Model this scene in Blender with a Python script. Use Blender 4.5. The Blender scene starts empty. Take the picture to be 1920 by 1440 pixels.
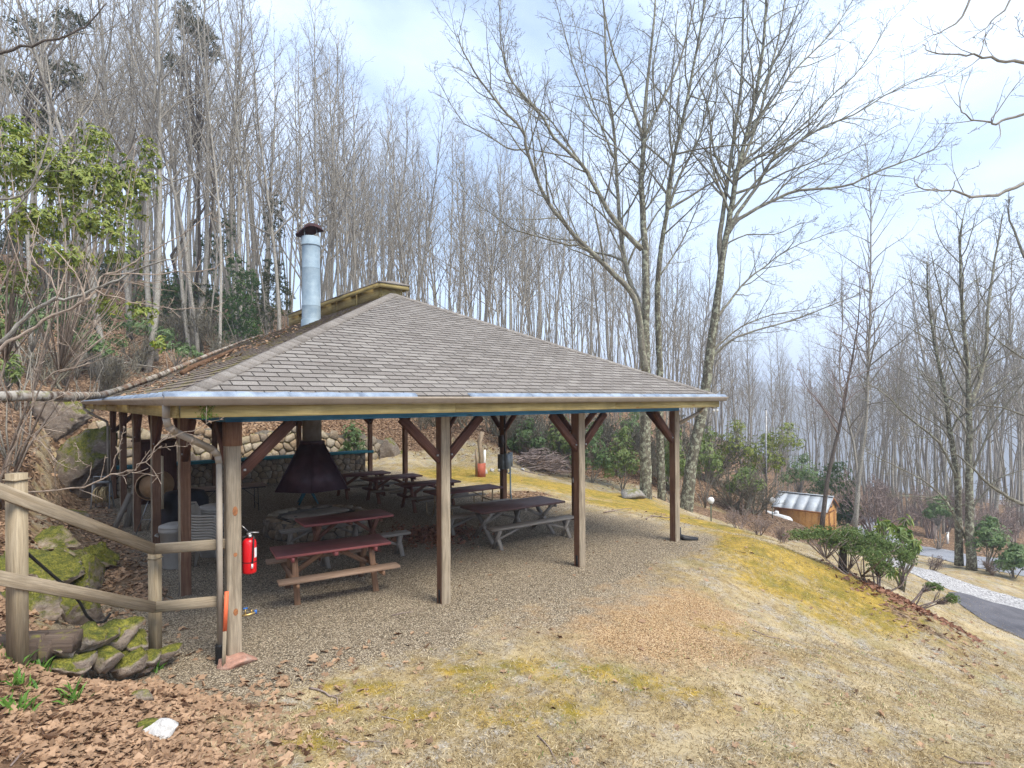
import bpy, math, random
import numpy as np
from mathutils import Vector, Matrix

# ------------------------------------------------------------------ camera, sky, sun, exposure
F_PX, CAM, YAW, HY, ROLL = 1074.7, (-1.8025, -7.6328, 3.1559), math.radians(39.333), 751.6, math.radians(-0.33)
scene = bpy.context.scene
cam_d = bpy.data.cameras.new('camera'); cam = bpy.data.objects.new('camera', cam_d)
scene.collection.objects.link(cam); scene.camera = cam
cam_d.sensor_width = 36.0; cam_d.lens = 36.0*F_PX/1920.0
cam_d.shift_y = (HY-720.0)/1920.0
cam_d.clip_end = 3000; cam_d.clip_start = 0.05
cam.location = CAM
cam.rotation_euler = (Matrix.Rotation(-YAW, 3, 'Z') @ Matrix.Rotation(math.pi/2, 3, 'X') @ Matrix.Rotation(ROLL, 3, 'Z')).to_euler()

SUN_EL, SUN_AZ = math.radians(54), math.radians(172)      # azimuth measured clockwise from +Y
world = bpy.data.worlds.new('World'); scene.world = world; world.use_nodes = True
wn, wl = world.node_tree.nodes, world.node_tree.links
wn.clear()
w_out = wn.new('ShaderNodeOutputWorld')
w_sky = wn.new('ShaderNodeTexSky'); w_sky.sky_type = 'NISHITA'; w_sky.sun_disc = False
w_sky.sun_elevation = SUN_EL; w_sky.sun_rotation = SUN_AZ; w_sky.altitude = 900; w_sky.air_density = 1.1
w_b1 = wn.new('ShaderNodeBackground'); w_b1.inputs['Strength'].default_value = 0.07
wl.new(w_sky.outputs[0], w_b1.inputs['Color'])
w_tc = wn.new('ShaderNodeTexCoord'); w_mp = wn.new('ShaderNodeMapping')
w_mp.inputs['Scale'].default_value = (1.0, 1.0, 2.6); w_mp.inputs['Location'].default_value = (0.35, 0.2, 0.1)
wl.new(w_tc.outputs['Generated'], w_mp.inputs['Vector'])
w_n = wn.new('ShaderNodeTexNoise'); w_n.inputs['Scale'].default_value = 1.7; w_n.inputs['Detail'].default_value = 7
w_n.inputs['Roughness'].default_value = 0.52; w_n.inputs['Distortion'].default_value = 0.5
wl.new(w_mp.outputs[0], w_n.inputs['Vector'])
w_r = wn.new('ShaderNodeValToRGB'); w_r.color_ramp.elements[0].position = 0.30; w_r.color_ramp.elements[1].position = 0.56
w_r.color_ramp.elements[0].color = (0.30, 0.30, 0.30, 1); w_r.color_ramp.elements[1].color = (1, 1, 1, 1)
wl.new(w_n.outputs['Fac'], w_r.inputs['Fac'])
w_n2 = wn.new('ShaderNodeTexNoise'); w_n2.inputs['Scale'].default_value = 3.1; w_n2.inputs['Detail'].default_value = 6
wl.new(w_mp.outputs[0], w_n2.inputs['Vector'])
w_cm = wn.new('ShaderNodeMixRGB'); w_cm.inputs[1].default_value = (0.53, 0.665, 0.93, 1); w_cm.inputs[2].default_value = (0.74, 0.85, 1.0, 1)
wl.new(w_n2.outputs['Fac'], w_cm.inputs['Fac'])
w_b2 = wn.new('ShaderNodeBackground'); w_b2.inputs['Strength'].default_value = 0.445
wl.new(w_cm.outputs[0], w_b2.inputs['Color'])
w_mix = wn.new('ShaderNodeMixShader')
wl.new(w_r.outputs['Color'], w_mix.inputs[0]); wl.new(w_b1.outputs[0], w_mix.inputs[1]); wl.new(w_b2.outputs[0], w_mix.inputs[2])
wl.new(w_mix.outputs[0], w_out.inputs['Surface'])

sun_d = bpy.data.lights.new('sun', 'SUN'); sun = bpy.data.objects.new('sun', sun_d); scene.collection.objects.link(sun)
sun_d.energy = 1.5; sun_d.angle = math.radians(28); sun_d.color = (1.0, 0.93, 0.80)
_sd = Vector((math.sin(SUN_AZ)*math.cos(SUN_EL), math.cos(SUN_AZ)*math.cos(SUN_EL), math.sin(SUN_EL)))
sun.rotation_euler = _sd.to_track_quat('Z', 'Y').to_euler(); sun.location = (0, -20, 40)

vs = scene.view_settings
scene.display_settings.display_device = 'sRGB'
vs.view_transform = 'Standard'; vs.look = 'None'; vs.gamma = 1; vs.use_curve_mapping = False
vs.exposure = 1.98
cy = scene.cycles
cy.max_bounces = 8; cy.diffuse_bounces = 6; cy.glossy_bounces = 3; cy.transmission_bounces = 4; cy.transparent_max_bounces = 8
cy.use_adaptive_sampling = True; cy.adaptive_threshold = 0.015; cy.use_denoising = True; cy.denoiser = 'OPENIMAGEDENOISE'; cy.denoising_input_passes = 'RGB_ALBEDO_NORMAL'; cy.denoising_prefilter = 'NONE'
cy.caustics_reflective = False; cy.caustics_refractive = False

# ------------------------------------------------------------------ helpers: objects and labels
def link(o): scene.collection.objects.link(o); return o
def tag(o, label=None, cat=None, group=None, kind=None):
    if label: o['label'] = label
    if cat: o['category'] = cat
    if group: o['group'] = group
    if kind: o['kind'] = kind
    return o
def thing(name, label, cat, loc=(0, 0, 0), rz=0.0, group=None):
    o = link(bpy.data.objects.new(name, None)); o.empty_display_size = 0.2
    o.location = loc; o.rotation_euler = (0, 0, rz)
    return tag(o, label, cat, group)
def copy_tree(o, parent=None):
    c = o.copy(); link(c); c.parent = parent
    for ch in list(o.children): copy_tree(ch, c)
    return c
def wloc(o):
    v = Vector((0, 0, 0))
    while o: v += o.location; o = o.parent
    return v

# ------------------------------------------------------------------ helpers: camera frame on the ground
FW = Vector((math.sin(YAW), math.cos(YAW), 0)); RT = Vector((math.cos(YAW), -math.sin(YAW), 0)); UPV = Vector((0, 0, 1))
_r = RT*math.cos(ROLL)+UPV*math.sin(ROLL); _u = -RT*math.sin(ROLL)+UPV*math.cos(ROLL)
CV = Vector(CAM)
def ray(x, y): return FW + _r*((x-960)/F_PX) - _u*((y-HY)/F_PX)
def at(x, y, v): return CV + ray(x, y)*v
def on_plane(x, y, z=0.0):
    d = ray(x, y); return CV + d*((z-CAM[2])/d.z)
def gxy(x, v):                       # ground position in column x at distance v
    p = CV + FW*v + RT*((x-960)/F_PX*v); return p.x, p.y

# ------------------------------------------------------------------ mesh builder
class MB:
    def __init__(s): s.v = []; s.f = []; s.g = []; s.m = []
    def add(s, vs_, fs, g=None, mi=0):
        o = len(s.v); s.v.extend(vs_)
        s.g.extend(g if g is not None else vs_)
        for f in fs: s.f.append(tuple(i+o for i in f)); s.m.append(mi)
    def bar(s, a, b, w, h, up=(0, 0, 1), mi=0, bev=0.0, off=None, taper=1.0):
        a = Vector(a); b = Vector(b); d = b-a; L = d.length; d.normalize()
        upv = Vector(up)
        if abs(d.dot(upv)) > 0.98: upv = Vector((0, 1, 0)) if abs(d.y) < .9 else Vector((1, 0, 0))
        sx = d.cross(upv).normalized(); sz = sx.cross(d).normalized()
        o = random.random()*60 if off is None else off
        vs_, g = [], []
        if bev <= 0:
            sec = [(-w/2, -h/2), (w/2, -h/2), (w/2, h/2), (-w/2, h/2)]
        else:
            sec = [(-w/2+bev, -h/2), (w/2-bev, -h/2), (w/2, -h/2+bev), (w/2, h/2-bev), (w/2-bev, h/2), (-w/2+bev, h/2), (-w/2, h/2-bev), (-w/2, -h/2+bev)]
        n = len(sec)
        for k, (p, t) in enumerate(((a, 0.0), (b, L))):
            q = 1.0 if k == 0 else taper
            for (x, z) in sec:
                vs_.append(p+sx*x*q+sz*z*q); g.append((t+o, x+o*1.7, z+o*.6))
        fs = [(i, (i+1) % n, (i+1) % n+n, i+n) for i in range(n)]
        fs.append(tuple(range(n-1, -1, -1))); fs.append(tuple(range(n, 2*n)))
        s.add(vs_, fs, g, mi)
    def box(s, c, size, rz=0.0, mi=0, bev=0.0):
        c = Vector(c); ax = max(range(3), key=lambda i: size[i])
        R = Matrix.Rotation(rz, 3, 'Z')
        e = [R @ Vector(q) for q in ((1, 0, 0), (0, 1, 0), (0, 0, 1))]
        d = e[ax]*size[ax]/2
        if ax == 2: s.bar(c-d, c+d, size[0], size[1], up=e[1], mi=mi, bev=bev)
        elif ax == 0: s.bar(c-d, c+d, size[1], size[2], up=(0, 0, 1), mi=mi, bev=bev)
        else: s.bar(c-d, c+d, size[0], size[2], up=(0, 0, 1), mi=mi, bev=bev)
    def tube(s, pts, rad, n=8, mi=0, cap=True):
        P = [Vector(p) for p in pts]; N = len(P)
        if not hasattr(rad, '__len__'): rad = [rad]*N
        d = (P[1]-P[0]).normalized()
        ref = Vector((0, 0, 1)) if abs(d.z) < .9 else Vector((1, 0, 0))
        a = d.cross(ref).normalized()
        o = random.random()*50; ln = 0.0
        cs = [(math.cos(2*math.pi*k/n), math.sin(2*math.pi*k/n)) for k in range(n)]
        vs_, g = [], []
        for i in range(N):
            if i < N-1:
                t = (P[i+1]-P[i]) if i == 0 else (P[i+1]-P[i-1])
            else: t = P[i]-P[i-1]
            t = t.normalized(); a = (a - t*a.dot(t)).normalized(); b = t.cross(a)
            if i: ln += (P[i]-P[i-1]).length
            r = rad[i]
            for (c, q) in cs:
                vs_.append(P[i]+a*(c*r)+b*(q*r)); g.append((ln+o, c*r+o, q*r+o))
        fs = []
        for i in range(N-1):
            for k in range(n):
                k2 = (k+1) % n
                fs.append((i*n+k, i*n+k2, (i+1)*n+k2, (i+1)*n+k))
        if cap: fs.append(tuple(range(n-1, -1, -1))); fs.append(tuple((N-1)*n+k for k in range(n)))
        s.add(vs_, fs, g, mi)
    def lathe(s, prof, n=16, c=(0, 0, 0), mi=0, cap=True):
        c = Vector(c); vs_, g = [], []; o = random.random()*30
        for (r, z) in prof:
            for k in range(n):
                t = 2*math.pi*k/n
                vs_.append(c+Vector((r*math.cos(t), r*math.sin(t), z))); g.append((z+o, r*math.cos(t)+o, r*math.sin(t)+o))
        fs = [(i*n+k, i*n+(k+1) % n, (i+1)*n+(k+1) % n, (i+1)*n+k) for i in range(len(prof)-1) for k in range(n)]
        if cap:
            fs.append(tuple(range(n-1, -1, -1))); m = (len(prof)-1)*n; fs.append(tuple(m+k for k in range(n)))
        s.add(vs_, fs, g, mi)
    def mesh(s, name, mats, smooth=False, off=None):
        me = bpy.data.meshes.new(name)
        V = np.array([tuple(v) for v in s.v], dtype=np.float32).reshape(-1, 3)
        if off is not None: V = V-np.array(tuple(off), dtype=np.float32)
        fill(me, V, s.f, np.array([tuple(v) for v in s.g], dtype=np.float32).reshape(-1, 3), s.m)
        for m in (mats if isinstance(mats, (list, tuple)) else [mats]): me.materials.append(m)
        if smooth: me.polygons.foreach_set('use_smooth', [True]*len(me.polygons))
        return me
    def build(s, name, mats, parent=None, smooth=False):
        me = s.mesh(name, mats, smooth, wloc(parent) if parent else None)
        o = link(bpy.data.objects.new(name, me)); o.parent = parent
        return o
    def build_at(s, name, mats, loc, smooth=False):          # a thing that is one mesh, with its origin at loc
        me = s.mesh(name, mats, smooth, loc); o = link(bpy.data.objects.new(name, me)); o.location = loc
        return o
def fill(me, V, faces, G=None, mi=None):
    if isinstance(faces, np.ndarray):
        nf, k = faces.shape; li = faces.reshape(-1); ls = np.arange(nf)*k; lt = np.full(nf, k)
    else:
        lt = np.array([len(f) for f in faces]); ls = np.concatenate(([0], np.cumsum(lt)[:-1])); li = np.array([i for f in faces for i in f])
        nf = len(faces)
    me.vertices.add(len(V)); me.vertices.foreach_set('co', V.astype(np.float32).reshape(-1))
    me.loops.add(len(li)); me.loops.foreach_set('vertex_index', li.astype(np.int32))
    me.polygons.add(nf); me.polygons.foreach_set('loop_start', ls.astype(np.int32)); me.polygons.foreach_set('loop_total', lt.astype(np.int32))
    if mi is not None and len(mi) and max(mi) > 0: me.polygons.foreach_set('material_index', np.array(mi, dtype=np.int32))
    if G is not None:
        a = me.attributes.new('gc', 'FLOAT_VECTOR', 'POINT'); a.data.foreach_set('vector', G.astype(np.float32).reshape(-1))
    me.update(calc_edges=True)
    return me
def part(name, mats, parent, fn, smooth=False):
    m = MB(); fn(m); return m.build(name, mats, parent, smooth)

# ------------------------------------------------------------------ materials
class NT:
    def __init__(s, name):
        s.m = bpy.data.materials.new(name); s.m.use_nodes = True; s.t = s.m.node_tree; s.n = s.t.nodes; s.l = s.t.links
        s.b = s.n['Principled BSDF']
    def new(s, t, **kw):
        q = s.n.new(t)
        for k, v in kw.items():
            if k in q.inputs: s.set(q.inputs[k], v)
            else: setattr(q, k, v)
        return q
    def set(s, inp, v):
        if hasattr(v, 'is_linked') or isinstance(v, bpy.types.NodeSocket): s.l.new(v, inp)
        else: inp.default_value = v
    def attr(s, name='gc'): return s.new('ShaderNodeAttribute', attribute_name=name).outputs['Vector']
    def obj(s): return s.new('ShaderNodeTexCoord').outputs['Object']
    def rnd(s): return s.new('ShaderNodeObjectInfo').outputs['Random']
    def shift(s, vec, k=37.0):
        a = s.new('ShaderNodeMath', operation='MULTIPLY'); s.l.new(s.rnd(), a.inputs[0]); a.inputs[1].default_value = k
        c = s.new('ShaderNodeCombineXYZ')
        for i in range(3): s.l.new(a.outputs[0], c.inputs[i])
        d = s.new('ShaderNodeVectorMath', operation='ADD'); s.l.new(vec, d.inputs[0]); s.l.new(c.outputs[0], d.inputs[1])
        return d.outputs[0]
    def mapv(s, vec, scale): 
        q = s.new('ShaderNodeMapping'); s.l.new(vec, q.inputs['Vector']); q.inputs['Scale'].default_value = scale; return q.outputs[0]
    def noise(s, vec, scale, detail=4, rough=0.55, dist=0.0):
        q = s.new('ShaderNodeTexNoise', Scale=scale, Detail=detail, Roughness=rough, Distortion=dist); s.l.new(vec, q.inputs['Vector']); return q.outputs['Fac']
    def voro(s, vec, scale, out='Distance', feat='F1'):
        q = s.new('ShaderNodeTexVoronoi', Scale=scale, feature=feat); s.l.new(vec, q.inputs['Vector']); return q.outputs[out]
    def ramp(s, fac, stops):
        q = s.new('ShaderNodeValToRGB'); e = q.color_ramp.elements
        while len(e) < len(stops): e.new(0.5)
        for i, (p, c) in enumerate(stops):
            e[i].position = p; e[i].color = (c, c, c, 1) if not hasattr(c, '__len__') else (*c, 1)
        s.l.new(fac, q.inputs['Fac']); return q.outputs['Color']
    def mix(s, fac, a, b, blend='MIX'):
        q = s.new('ShaderNodeMixRGB', blend_type=blend)
        for i, v in enumerate((fac, a, b)):
            if isinstance(v, bpy.types.NodeSocket): s.l.new(v, q.inputs[i])
            elif hasattr(v, '__len__'): q.inputs[i].default_value = (*v, 1)
            else: q.inputs[i].default_value = v
        return q.outputs[0]
    def math(s, op, a, b=0.0):
        q = s.new('ShaderNodeMath', operation=op)
        for i, v in enumerate((a, b)):
            if isinstance(v, bpy.types.NodeSocket): s.l.new(v, q.inputs[i])
            else: q.inputs[i].default_value = v
        return q.outputs[0]
    def bump(s, h, strength=0.3, dist=0.02):
        q = s.new('ShaderNodeBump'); q.inputs['Strength'].default_value = strength; q.inputs['Distance'].default_value = dist
        s.l.new(h, q.inputs['Height']); s.l.new(q.outputs[0], s.b.inputs['Normal'])
    def done(s, col, rough=0.8, metal=0.0, spec=0.3):
        s.set(s.b.inputs['Base Color'], col if isinstance(col, bpy.types.NodeSocket) else (*col, 1))
        if isinstance(rough, bpy.types.NodeSocket): s.l.new(rough, s.b.inputs['Roughness'])
        else: s.b.inputs['Roughness'].default_value = rough
        s.b.inputs['Metallic'].default_value = metal; s.b.inputs['Specular IOR Level'].default_value = spec
        return s.m
def wood(name, dark, light, rough=0.85, stretch=0.07, scale=14, stain=None, var=0.35, moss=None):
    t = NT(name); v = t.shift(t.attr())
    sv = t.mapv(v, (stretch, 1, 1))
    g = t.noise(sv, scale, 6, 0.6, 1.2); fine = t.noise(t.mapv(v, (0.05, 1, 1)), scale*6, 3, 0.6)
    col = t.mix(t.ramp(g, [(0.33, 0.0), (0.62, 1.0)]), dark, light)
    col = t.mix(t.math('MULTIPLY', t.ramp(fine, [(0.35, 1.0), (0.6, 0.0)]), 0.45), col, [c*0.5 for c in dark])
    blot = t.noise(v, 2.2, 4, 0.6)
    col = t.mix(t.math('MULTIPLY', t.ramp(blot, [(0.42, 0.0), (0.7, 1.0)]), var), col, stain or [c*0.55 for c in dark])
    kn = t.voro(t.mapv(v, (0.9, 3.5, 3.5)), 1.6)
    col = t.mix(t.ramp(kn, [(0.05, 0.75), (0.11, 0.0)]), col, [dark[0]*.7, dark[1]*.45, dark[2]*.3])
    if moss: col = t.mix(t.ramp(t.noise(v, 5, 5, .7), [(0.56, 0.0), (0.66, 0.8)]), col, moss)
    t.bump(t.mix(0.5, g, fine), 0.35, 0.006)
    return t.done(col, rough)
def plain(name, c1, c2, scale=6, rough=0.6, metal=0.0, bump=0.1, detail=5, lo=.35, hi=.65, spec=.3, rnd=0.0, coord='gc'):
    t = NT(name); v = t.attr() if coord == 'gc' else t.obj()
    if rnd: v = t.shift(v, rnd)
    n = t.noise(v, scale, detail, 0.6)
    col = t.mix(t.ramp(n, [(lo, 0.0), (hi, 1.0)]), c1, c2)
    if bump: t.bump(t.noise(v, scale*3, 4), bump, 0.01)
    return t.done(col, rough, metal, spec)
def stone(name, cols, moss=None, mossamt=.5, rnd=True):
    t = NT(name); v = t.shift(t.attr(), 91) if rnd else t.attr()
    big = t.noise(v, 1.1, 2, .5); fine = t.noise(v, 16, 6, .65); cr = t.noise(t.mapv(v, (1, 1, 3)), 5, 5, .6, .6)
    r = t.rnd() if rnd else big
    col = t.ramp(r, [(i/(len(cols)-1), c) for i, c in enumerate(cols)])
    col = t.mix(t.ramp(fine, [(.3, .55), (.65, 0.0)]), col, (.06, .05, .045))
    col = t.mix(t.ramp(cr, [(.5, 0.0), (.75, .5)]), col, (.5, .46, .40))
    h = t.mix(.5, fine, cr)
    if moss:
        nz = t.new('ShaderNodeSeparateXYZ'); t.l.new(t.new('ShaderNodeNewGeometry').outputs['Normal'], nz.inputs[0])
        up = t.math('ADD', t.math('MULTIPLY', nz.outputs[2], .30), t.math('ADD', t.math('MULTIPLY', t.noise(v, 2.6, 6, .75), .75), .12))
        mc = t.mix(t.ramp(t.noise(v, 11, 6, .75), [(.38, 0.0), (.62, 1.0)]), moss[0], moss[1]); mc = t.mix(t.ramp(t.noise(v, 45, 3, .7), [(.4, .65), (.55, 0.0)]), mc, [c*.35 for c in moss[0]])
        col = t.mix(t.ramp(up, [(1-mossamt-.06, 0.0), (1-mossamt+.06, 1.0)]), col, mc)
    t.bump(t.mix(.5, h, t.noise(v, 45, 3, .7)), .8, .04)
    return t.done(col, .92)
random.seed(7); RNG = np.random.default_rng(7)
# ------------------------------------------------------------------ terrain: heights
_pix = [(1920,1440,5.5),(1920,1300,8.1),(1920,1200,15),(1800,1137,17.5),(1720,1080,21),(1600,1080,13),(1480,1020,15.6),(1300,992,17.5),
        (1200,950,20),(1000,905,22.5),(1100,935,21),(1740,1160,13.3),(1548,1017,36),(1490,1005,37.5),(1608,970,46),(1800,1050,30),(1920,1060,30),(1850,1090,24),
        (880,880,27),(850,800,31),(1000,868,31),(1200,900,32),(1350,900,36),(300,650,31),(420,665,30),(100,700,27),(100,770,22),
        (1700,1150,11.5),(1600,1200,9.5),(1500,1100,11),(1400,1100,10.4),(1920,1380,6.4),
        (0,480,45),(400,560,50),(800,650,60),(1150,715,70),(1350,850,60),(1450,935,55),(1650,950,60),(1900,960,60),(1450,1018,22),(1440,1006,27),(1380,990,23),(1530,1036,20),(1330,968,25),(250,545,44),(120,500,44),(520,615,46),(640,640,48),(1250,800,55)]
_ctl = []
for (x, y, v) in _pix: p = at(x, y, v); _ctl.append((p.x, p.y, p.z))
_ctl += [(-2.3,4,.55),(-2.4,8,1.0),(-2.3,14,1.7),(-1.5,20,3.0),(-5,0,2.1),(-5,8,3.0),(-5,15,4.2),(-6,25,6.6),(-12,5,6),(-12,20,9),(-10,-5,3.5),
         (3,19.3,2.3),(8,19.3,2.0),(12,19.3,1.1),(14.5,18,.25),(15,22,1.3),(5,25,4.2),(10,27,3.7),
         (0,-4,.02),(3,-3,0),(-2,-3.2,.33),(-3.6,-3,.95),(-1.8,-7.6,.15),(3,-7,-.15),(-1.98,-.5,.83),(-.9,.2,.1),(-3,.6,1.3),
         (0,0,0),(4,4,0),(9.2,0,0),(9.2,8,0),(10,15,0),(0,9,0),(4,12,0),(6,-2.5,-.05),(10.8,3,-.12),(-6,-8,1.2),(8,-12,-1.0),(0,-14,.1)]
for (x, v, z) in [(-300,90,22),(300,110,14),(900,120,3),(1300,110,-9),(1700,110,-17),(2300,110,-18),(2600,40,-9),(-900,30,14),(2400,18,-5.5),(3200,9,-5),
                  (-600,220,22),(600,240,5),(1400,240,-40),(2400,240,-42)]:
    a, b = gxy(x, v); _ctl.append((a, b, z))
_ctl = np.array(_ctl)
def _tps(r2): return np.where(r2 > 1e-9, 0.5*r2*np.log(np.maximum(r2, 1e-9)), 0.0)
def _fit():
    n = len(_ctl); X = _ctl[:, :2]/10
    d2 = ((X[:, None]-X[None])**2).sum(-1)
    A = np.zeros((n+3, n+3)); A[:n, :n] = _tps(d2)+np.eye(n)*0.012
    A[:n, n] = 1; A[:n, n+1:] = X; A[n, :n] = 1; A[n+1:, :n] = X.T
    return X, np.linalg.solve(A, np.concatenate((_ctl[:, 2], [0, 0, 0])))
_TX, _TW = _fit()
def sstep(e0, e1, x): t = np.clip((x-e0)/(e1-e0), 0, 1); return t*t*(3-2*t)
_nz = [(RNG.uniform(-1, 1, 2), RNG.uniform(0, 6.28)) for _ in range(18)]
def lump(x, y, freq):
    s = 0
    for k, (d, ph) in enumerate(_nz): s = s+np.sin((x*d[0]+y*d[1])*freq*(1+k*.22)+ph)
    return s/6.0
def height(x, y):
    x = np.asarray(x, float); y = np.asarray(y, float); sh = x.shape
    q = np.stack((x.ravel(), y.ravel()), 1)/10; out = np.empty(len(q)); n = len(_TX)
    for i in range(0, len(q), 20000):
        c = q[i:i+20000]; d2 = ((c[:, None]-_TX[None])**2).sum(-1)
        out[i:i+20000] = _tps(d2) @ _TW[:n] + _TW[n] + c @ _TW[n+1:]
    z = out.reshape(sh)
    w = 1.9-.25*np.sin(y*.9)-.12*np.sin(y*2.3)
    pad = sstep(-w-.25, -w+.75, x)*(1-sstep(10.0, 12.5, x))*sstep(-2.6, -.9, y+.9*sstep(0.2, -1.0, x)*-1.6)*(1-sstep(18.35, 18.75, y))
    pad = np.where((x > 9) & (y > 14), pad*(1-sstep(12.0, 13, x)), pad)
    far = sstep(0, 3, np.hypot(x-4.5, y-8)-11)
    z = z*(1-pad) + lump(x, y, 1.9)*.022*(1-pad*.75) + lump(x, y, .45)*.16*far + lump(x+9, y, 6.0)*.008
    return z
def hz(x, y): return float(height(np.array([x]), np.array([y]))[0])
def hit(px, py, v0=3.0, v1=160.0):           # where the view ray through a photo pixel meets the ground
    vsx = np.geomspace(v0, v1, 1500); d = ray(px, py)
    X = CV.x+d.x*vsx; Y = CV.y+d.y*vsx; Z = CV.z+d.z*vsx
    h = height(X, Y); k = np.argmax(Z <= h)
    if Z[k] > h[k]: k = len(vsx)-1
    return Vector((X[k], Y[k], float(h[k])))

# region masks, as soft blobs on the ground: (photo column, photo row, radius across, radius along the view in metres, weight)
def blobs(lst):
    out = []
    for (px, py, ru, rv, w) in lst:
        p = hit(px, py); out.append((p.x, p.y, ru, rv, w))
    return out
def field(x, y, bl):
    s = np.zeros(np.shape(x))
    for (bx, by, ru, rv, w) in bl:
        dx, dy = x-bx, y-by
        u = dx*RT.x+dy*RT.y; v = dx*FW.x+dy*FW.y
        s = np.maximum(s, w*np.exp(-((u/ru)**2+(v/rv)**2)))
    return s
B_MOSS = blobs([(860,890,2.5,2.2,1),(950,897,3,2.5,1),(1060,912,3,2.5,1),(1150,930,2.2,2.0,1),(1230,955,1.8,1.8,1),(1320,985,1.7,1.6,1),(1400,1015,1.5,1.4,1),
                (1480,1040,1.1,1.1,1),(1560,1080,1.0,1.2,1),(1600,1110,.9,1.0,1),(1640,1140,.9,.9,.9),(1500,1110,.9,.6,.85),(1440,1100,.9,.5,.7),(1150,945,1.4,1.2,.9),(1420,1060,.9,.5,.7),(1550,1160,.7,.4,.6),
                (700,1230,.35,.2,.75),(760,1225,.2,.15,.8),(620,1285,.3,.2,.7),(640,1330,.4,.2,.7),(560,1270,.3,.2,.8),(700,1290,.4,.2,.8),(780,1340,.4,.25,.6),(860,1260,.35,.15,.8),(1120,1255,.4,.2,.7),(1200,1280,.5,.25,.6),(950,1350,.5,.25,.5),(1300,1300,.5,.25,.5),(1060,1330,.4,.2,.6),(1450,1330,.4,.25,.4),(880,1225,.25,.12,.7),(590,1390,.25,.2,.8),(820,1245,.2,.12,.7),(970,1250,.5,.25,.65),(900,1290,.35,.2,.5),(1040,1270,.3,.15,.6),(1100,1330,.5,.3,.4),
                (1660,1180,.5,.4,.6),(1360,1180,.5,.3,.4)])
B_RUST = blobs([(1150,1150,1.5,1.1,1),(1230,1190,1.3,1.0,1),(1050,1150,1.0,.8,.8),(1300,1140,1.0,1.0,.9),(1350,1220,1.0,.6,.7),(1120,1090,1.1,.9,.8),(950,1180,.9,.5,.5)])
B_LEAF = blobs([(100,1330,1.2,1.0,1),(250,1380,.9,.8,1),(40,1420,1.2,.8,1),(330,1310,.6,.5,1),(430,1330,.45,.5,.7),(480,1290,.3,.3,.45),(480,1400,.4,.4,.35),(340,1430,.6,.4,.9),
                (960,930,1.4,.7,.9),(1000,925,1.2,.6,.8),(820,1000,.9,.45,.9),(1250,965,.8,.6,.5),(1690,1150,.5,.7,.62),(1740,1180,.6,.6,.55),(1780,1220,.6,.6,.42),(1330,960,3,2.2,1),(1420,985,2,2.0,1),(1520,1010,2,2.2,.9),(1400,940,5,5,1)])
def masks(x, y):
    pad_r = sstep(-2.3, -1.2, x)*(1-sstep(9.3, 11.2, x+.5*lump(x, y, .9)))*sstep(-1.9, -.7, y+.35*lump(x, y, 1.1)-.12*np.maximum(0, x-4))*(1-sstep(17.8, 18.6, y))
    apron = np.exp(-((x-4.5)/3.5)**2-((y+1.3)/1.0)**2)*.75
    gravel = np.clip(np.maximum(pad_r, apron), 0, 1)
    moss = field(x, y, B_MOSS)*(1-.9*pad_r)
    rust = field(x, y, B_RUST)
    hill = np.clip(sstep(-1.7, -2.3, x)*sstep(-3.5, -.5, y), 0, 1)
    hill = np.maximum(hill, sstep(18.3, 19.0, y)*(1-sstep(13.2, 15.5, x)*(1-sstep(19, 25, y))))
    hill = np.maximum(hill, sstep(28, 33, (x-CV.x)*FW.x+(y-CV.y)*FW.y))
    hill = np.maximum(hill, .8*(1-sstep(-3.3, -2.2, x)))
    path = sstep(-2.2, -1.6, x)*(1-sstep(-.4, .6, x))*sstep(1.0, 4.0, y)*.55
    leaf = np.clip(np.maximum(np.maximum(field(x, y, B_LEAF), hill), path), 0, 1)
    return gravel, moss, leaf, rust

# ------------------------------------------------------------------ ground sheet
def _axis(a, b, n, c, k):
    t = np.linspace(-1, 1, n); s = np.sinh(t*k)/np.sinh(k)
    return np.where(s < 0, c+(c-a)*s, c+(b-c)*s)
us = _axis(-260, 260, 331, 0, 5.2); vv = np.concatenate((np.linspace(-16, 2, 25)[:-1], 2+np.cumsum(np.concatenate(([0], np.geomspace(.06, 7.0, 330))))))
UU, VV = np.meshgrid(us, vv)
GX = CV.x+UU*RT.x+VV*FW.x; GY = CV.y+UU*RT.y+VV*FW.y
GZ = height(GX, GY)
nr, nc = GX.shape
idx = np.arange(nr*nc).reshape(nr, nc)
quads = np.stack((idx[:-1, :-1], idx[:-1, 1:], idx[1:, 1:], idx[1:, :-1]), -1).reshape(-1, 4)
me = bpy.data.meshes.new('ground')
V = np.stack((GX, GY, GZ), -1).reshape(-1, 3)
fill(me, V, quads, V)
mk = masks(GX, GY)
ca = me.attributes.new('mask', 'FLOAT_COLOR', 'POINT')
ca.data.foreach_set('color', np.stack(mk, -1).reshape(-1).astype(np.float32))
me.polygons.foreach_set('use_smooth', [True]*len(me.polygons))
ground = link(bpy.data.objects.new('ground', me)); tag(ground, kind='structure')

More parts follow.
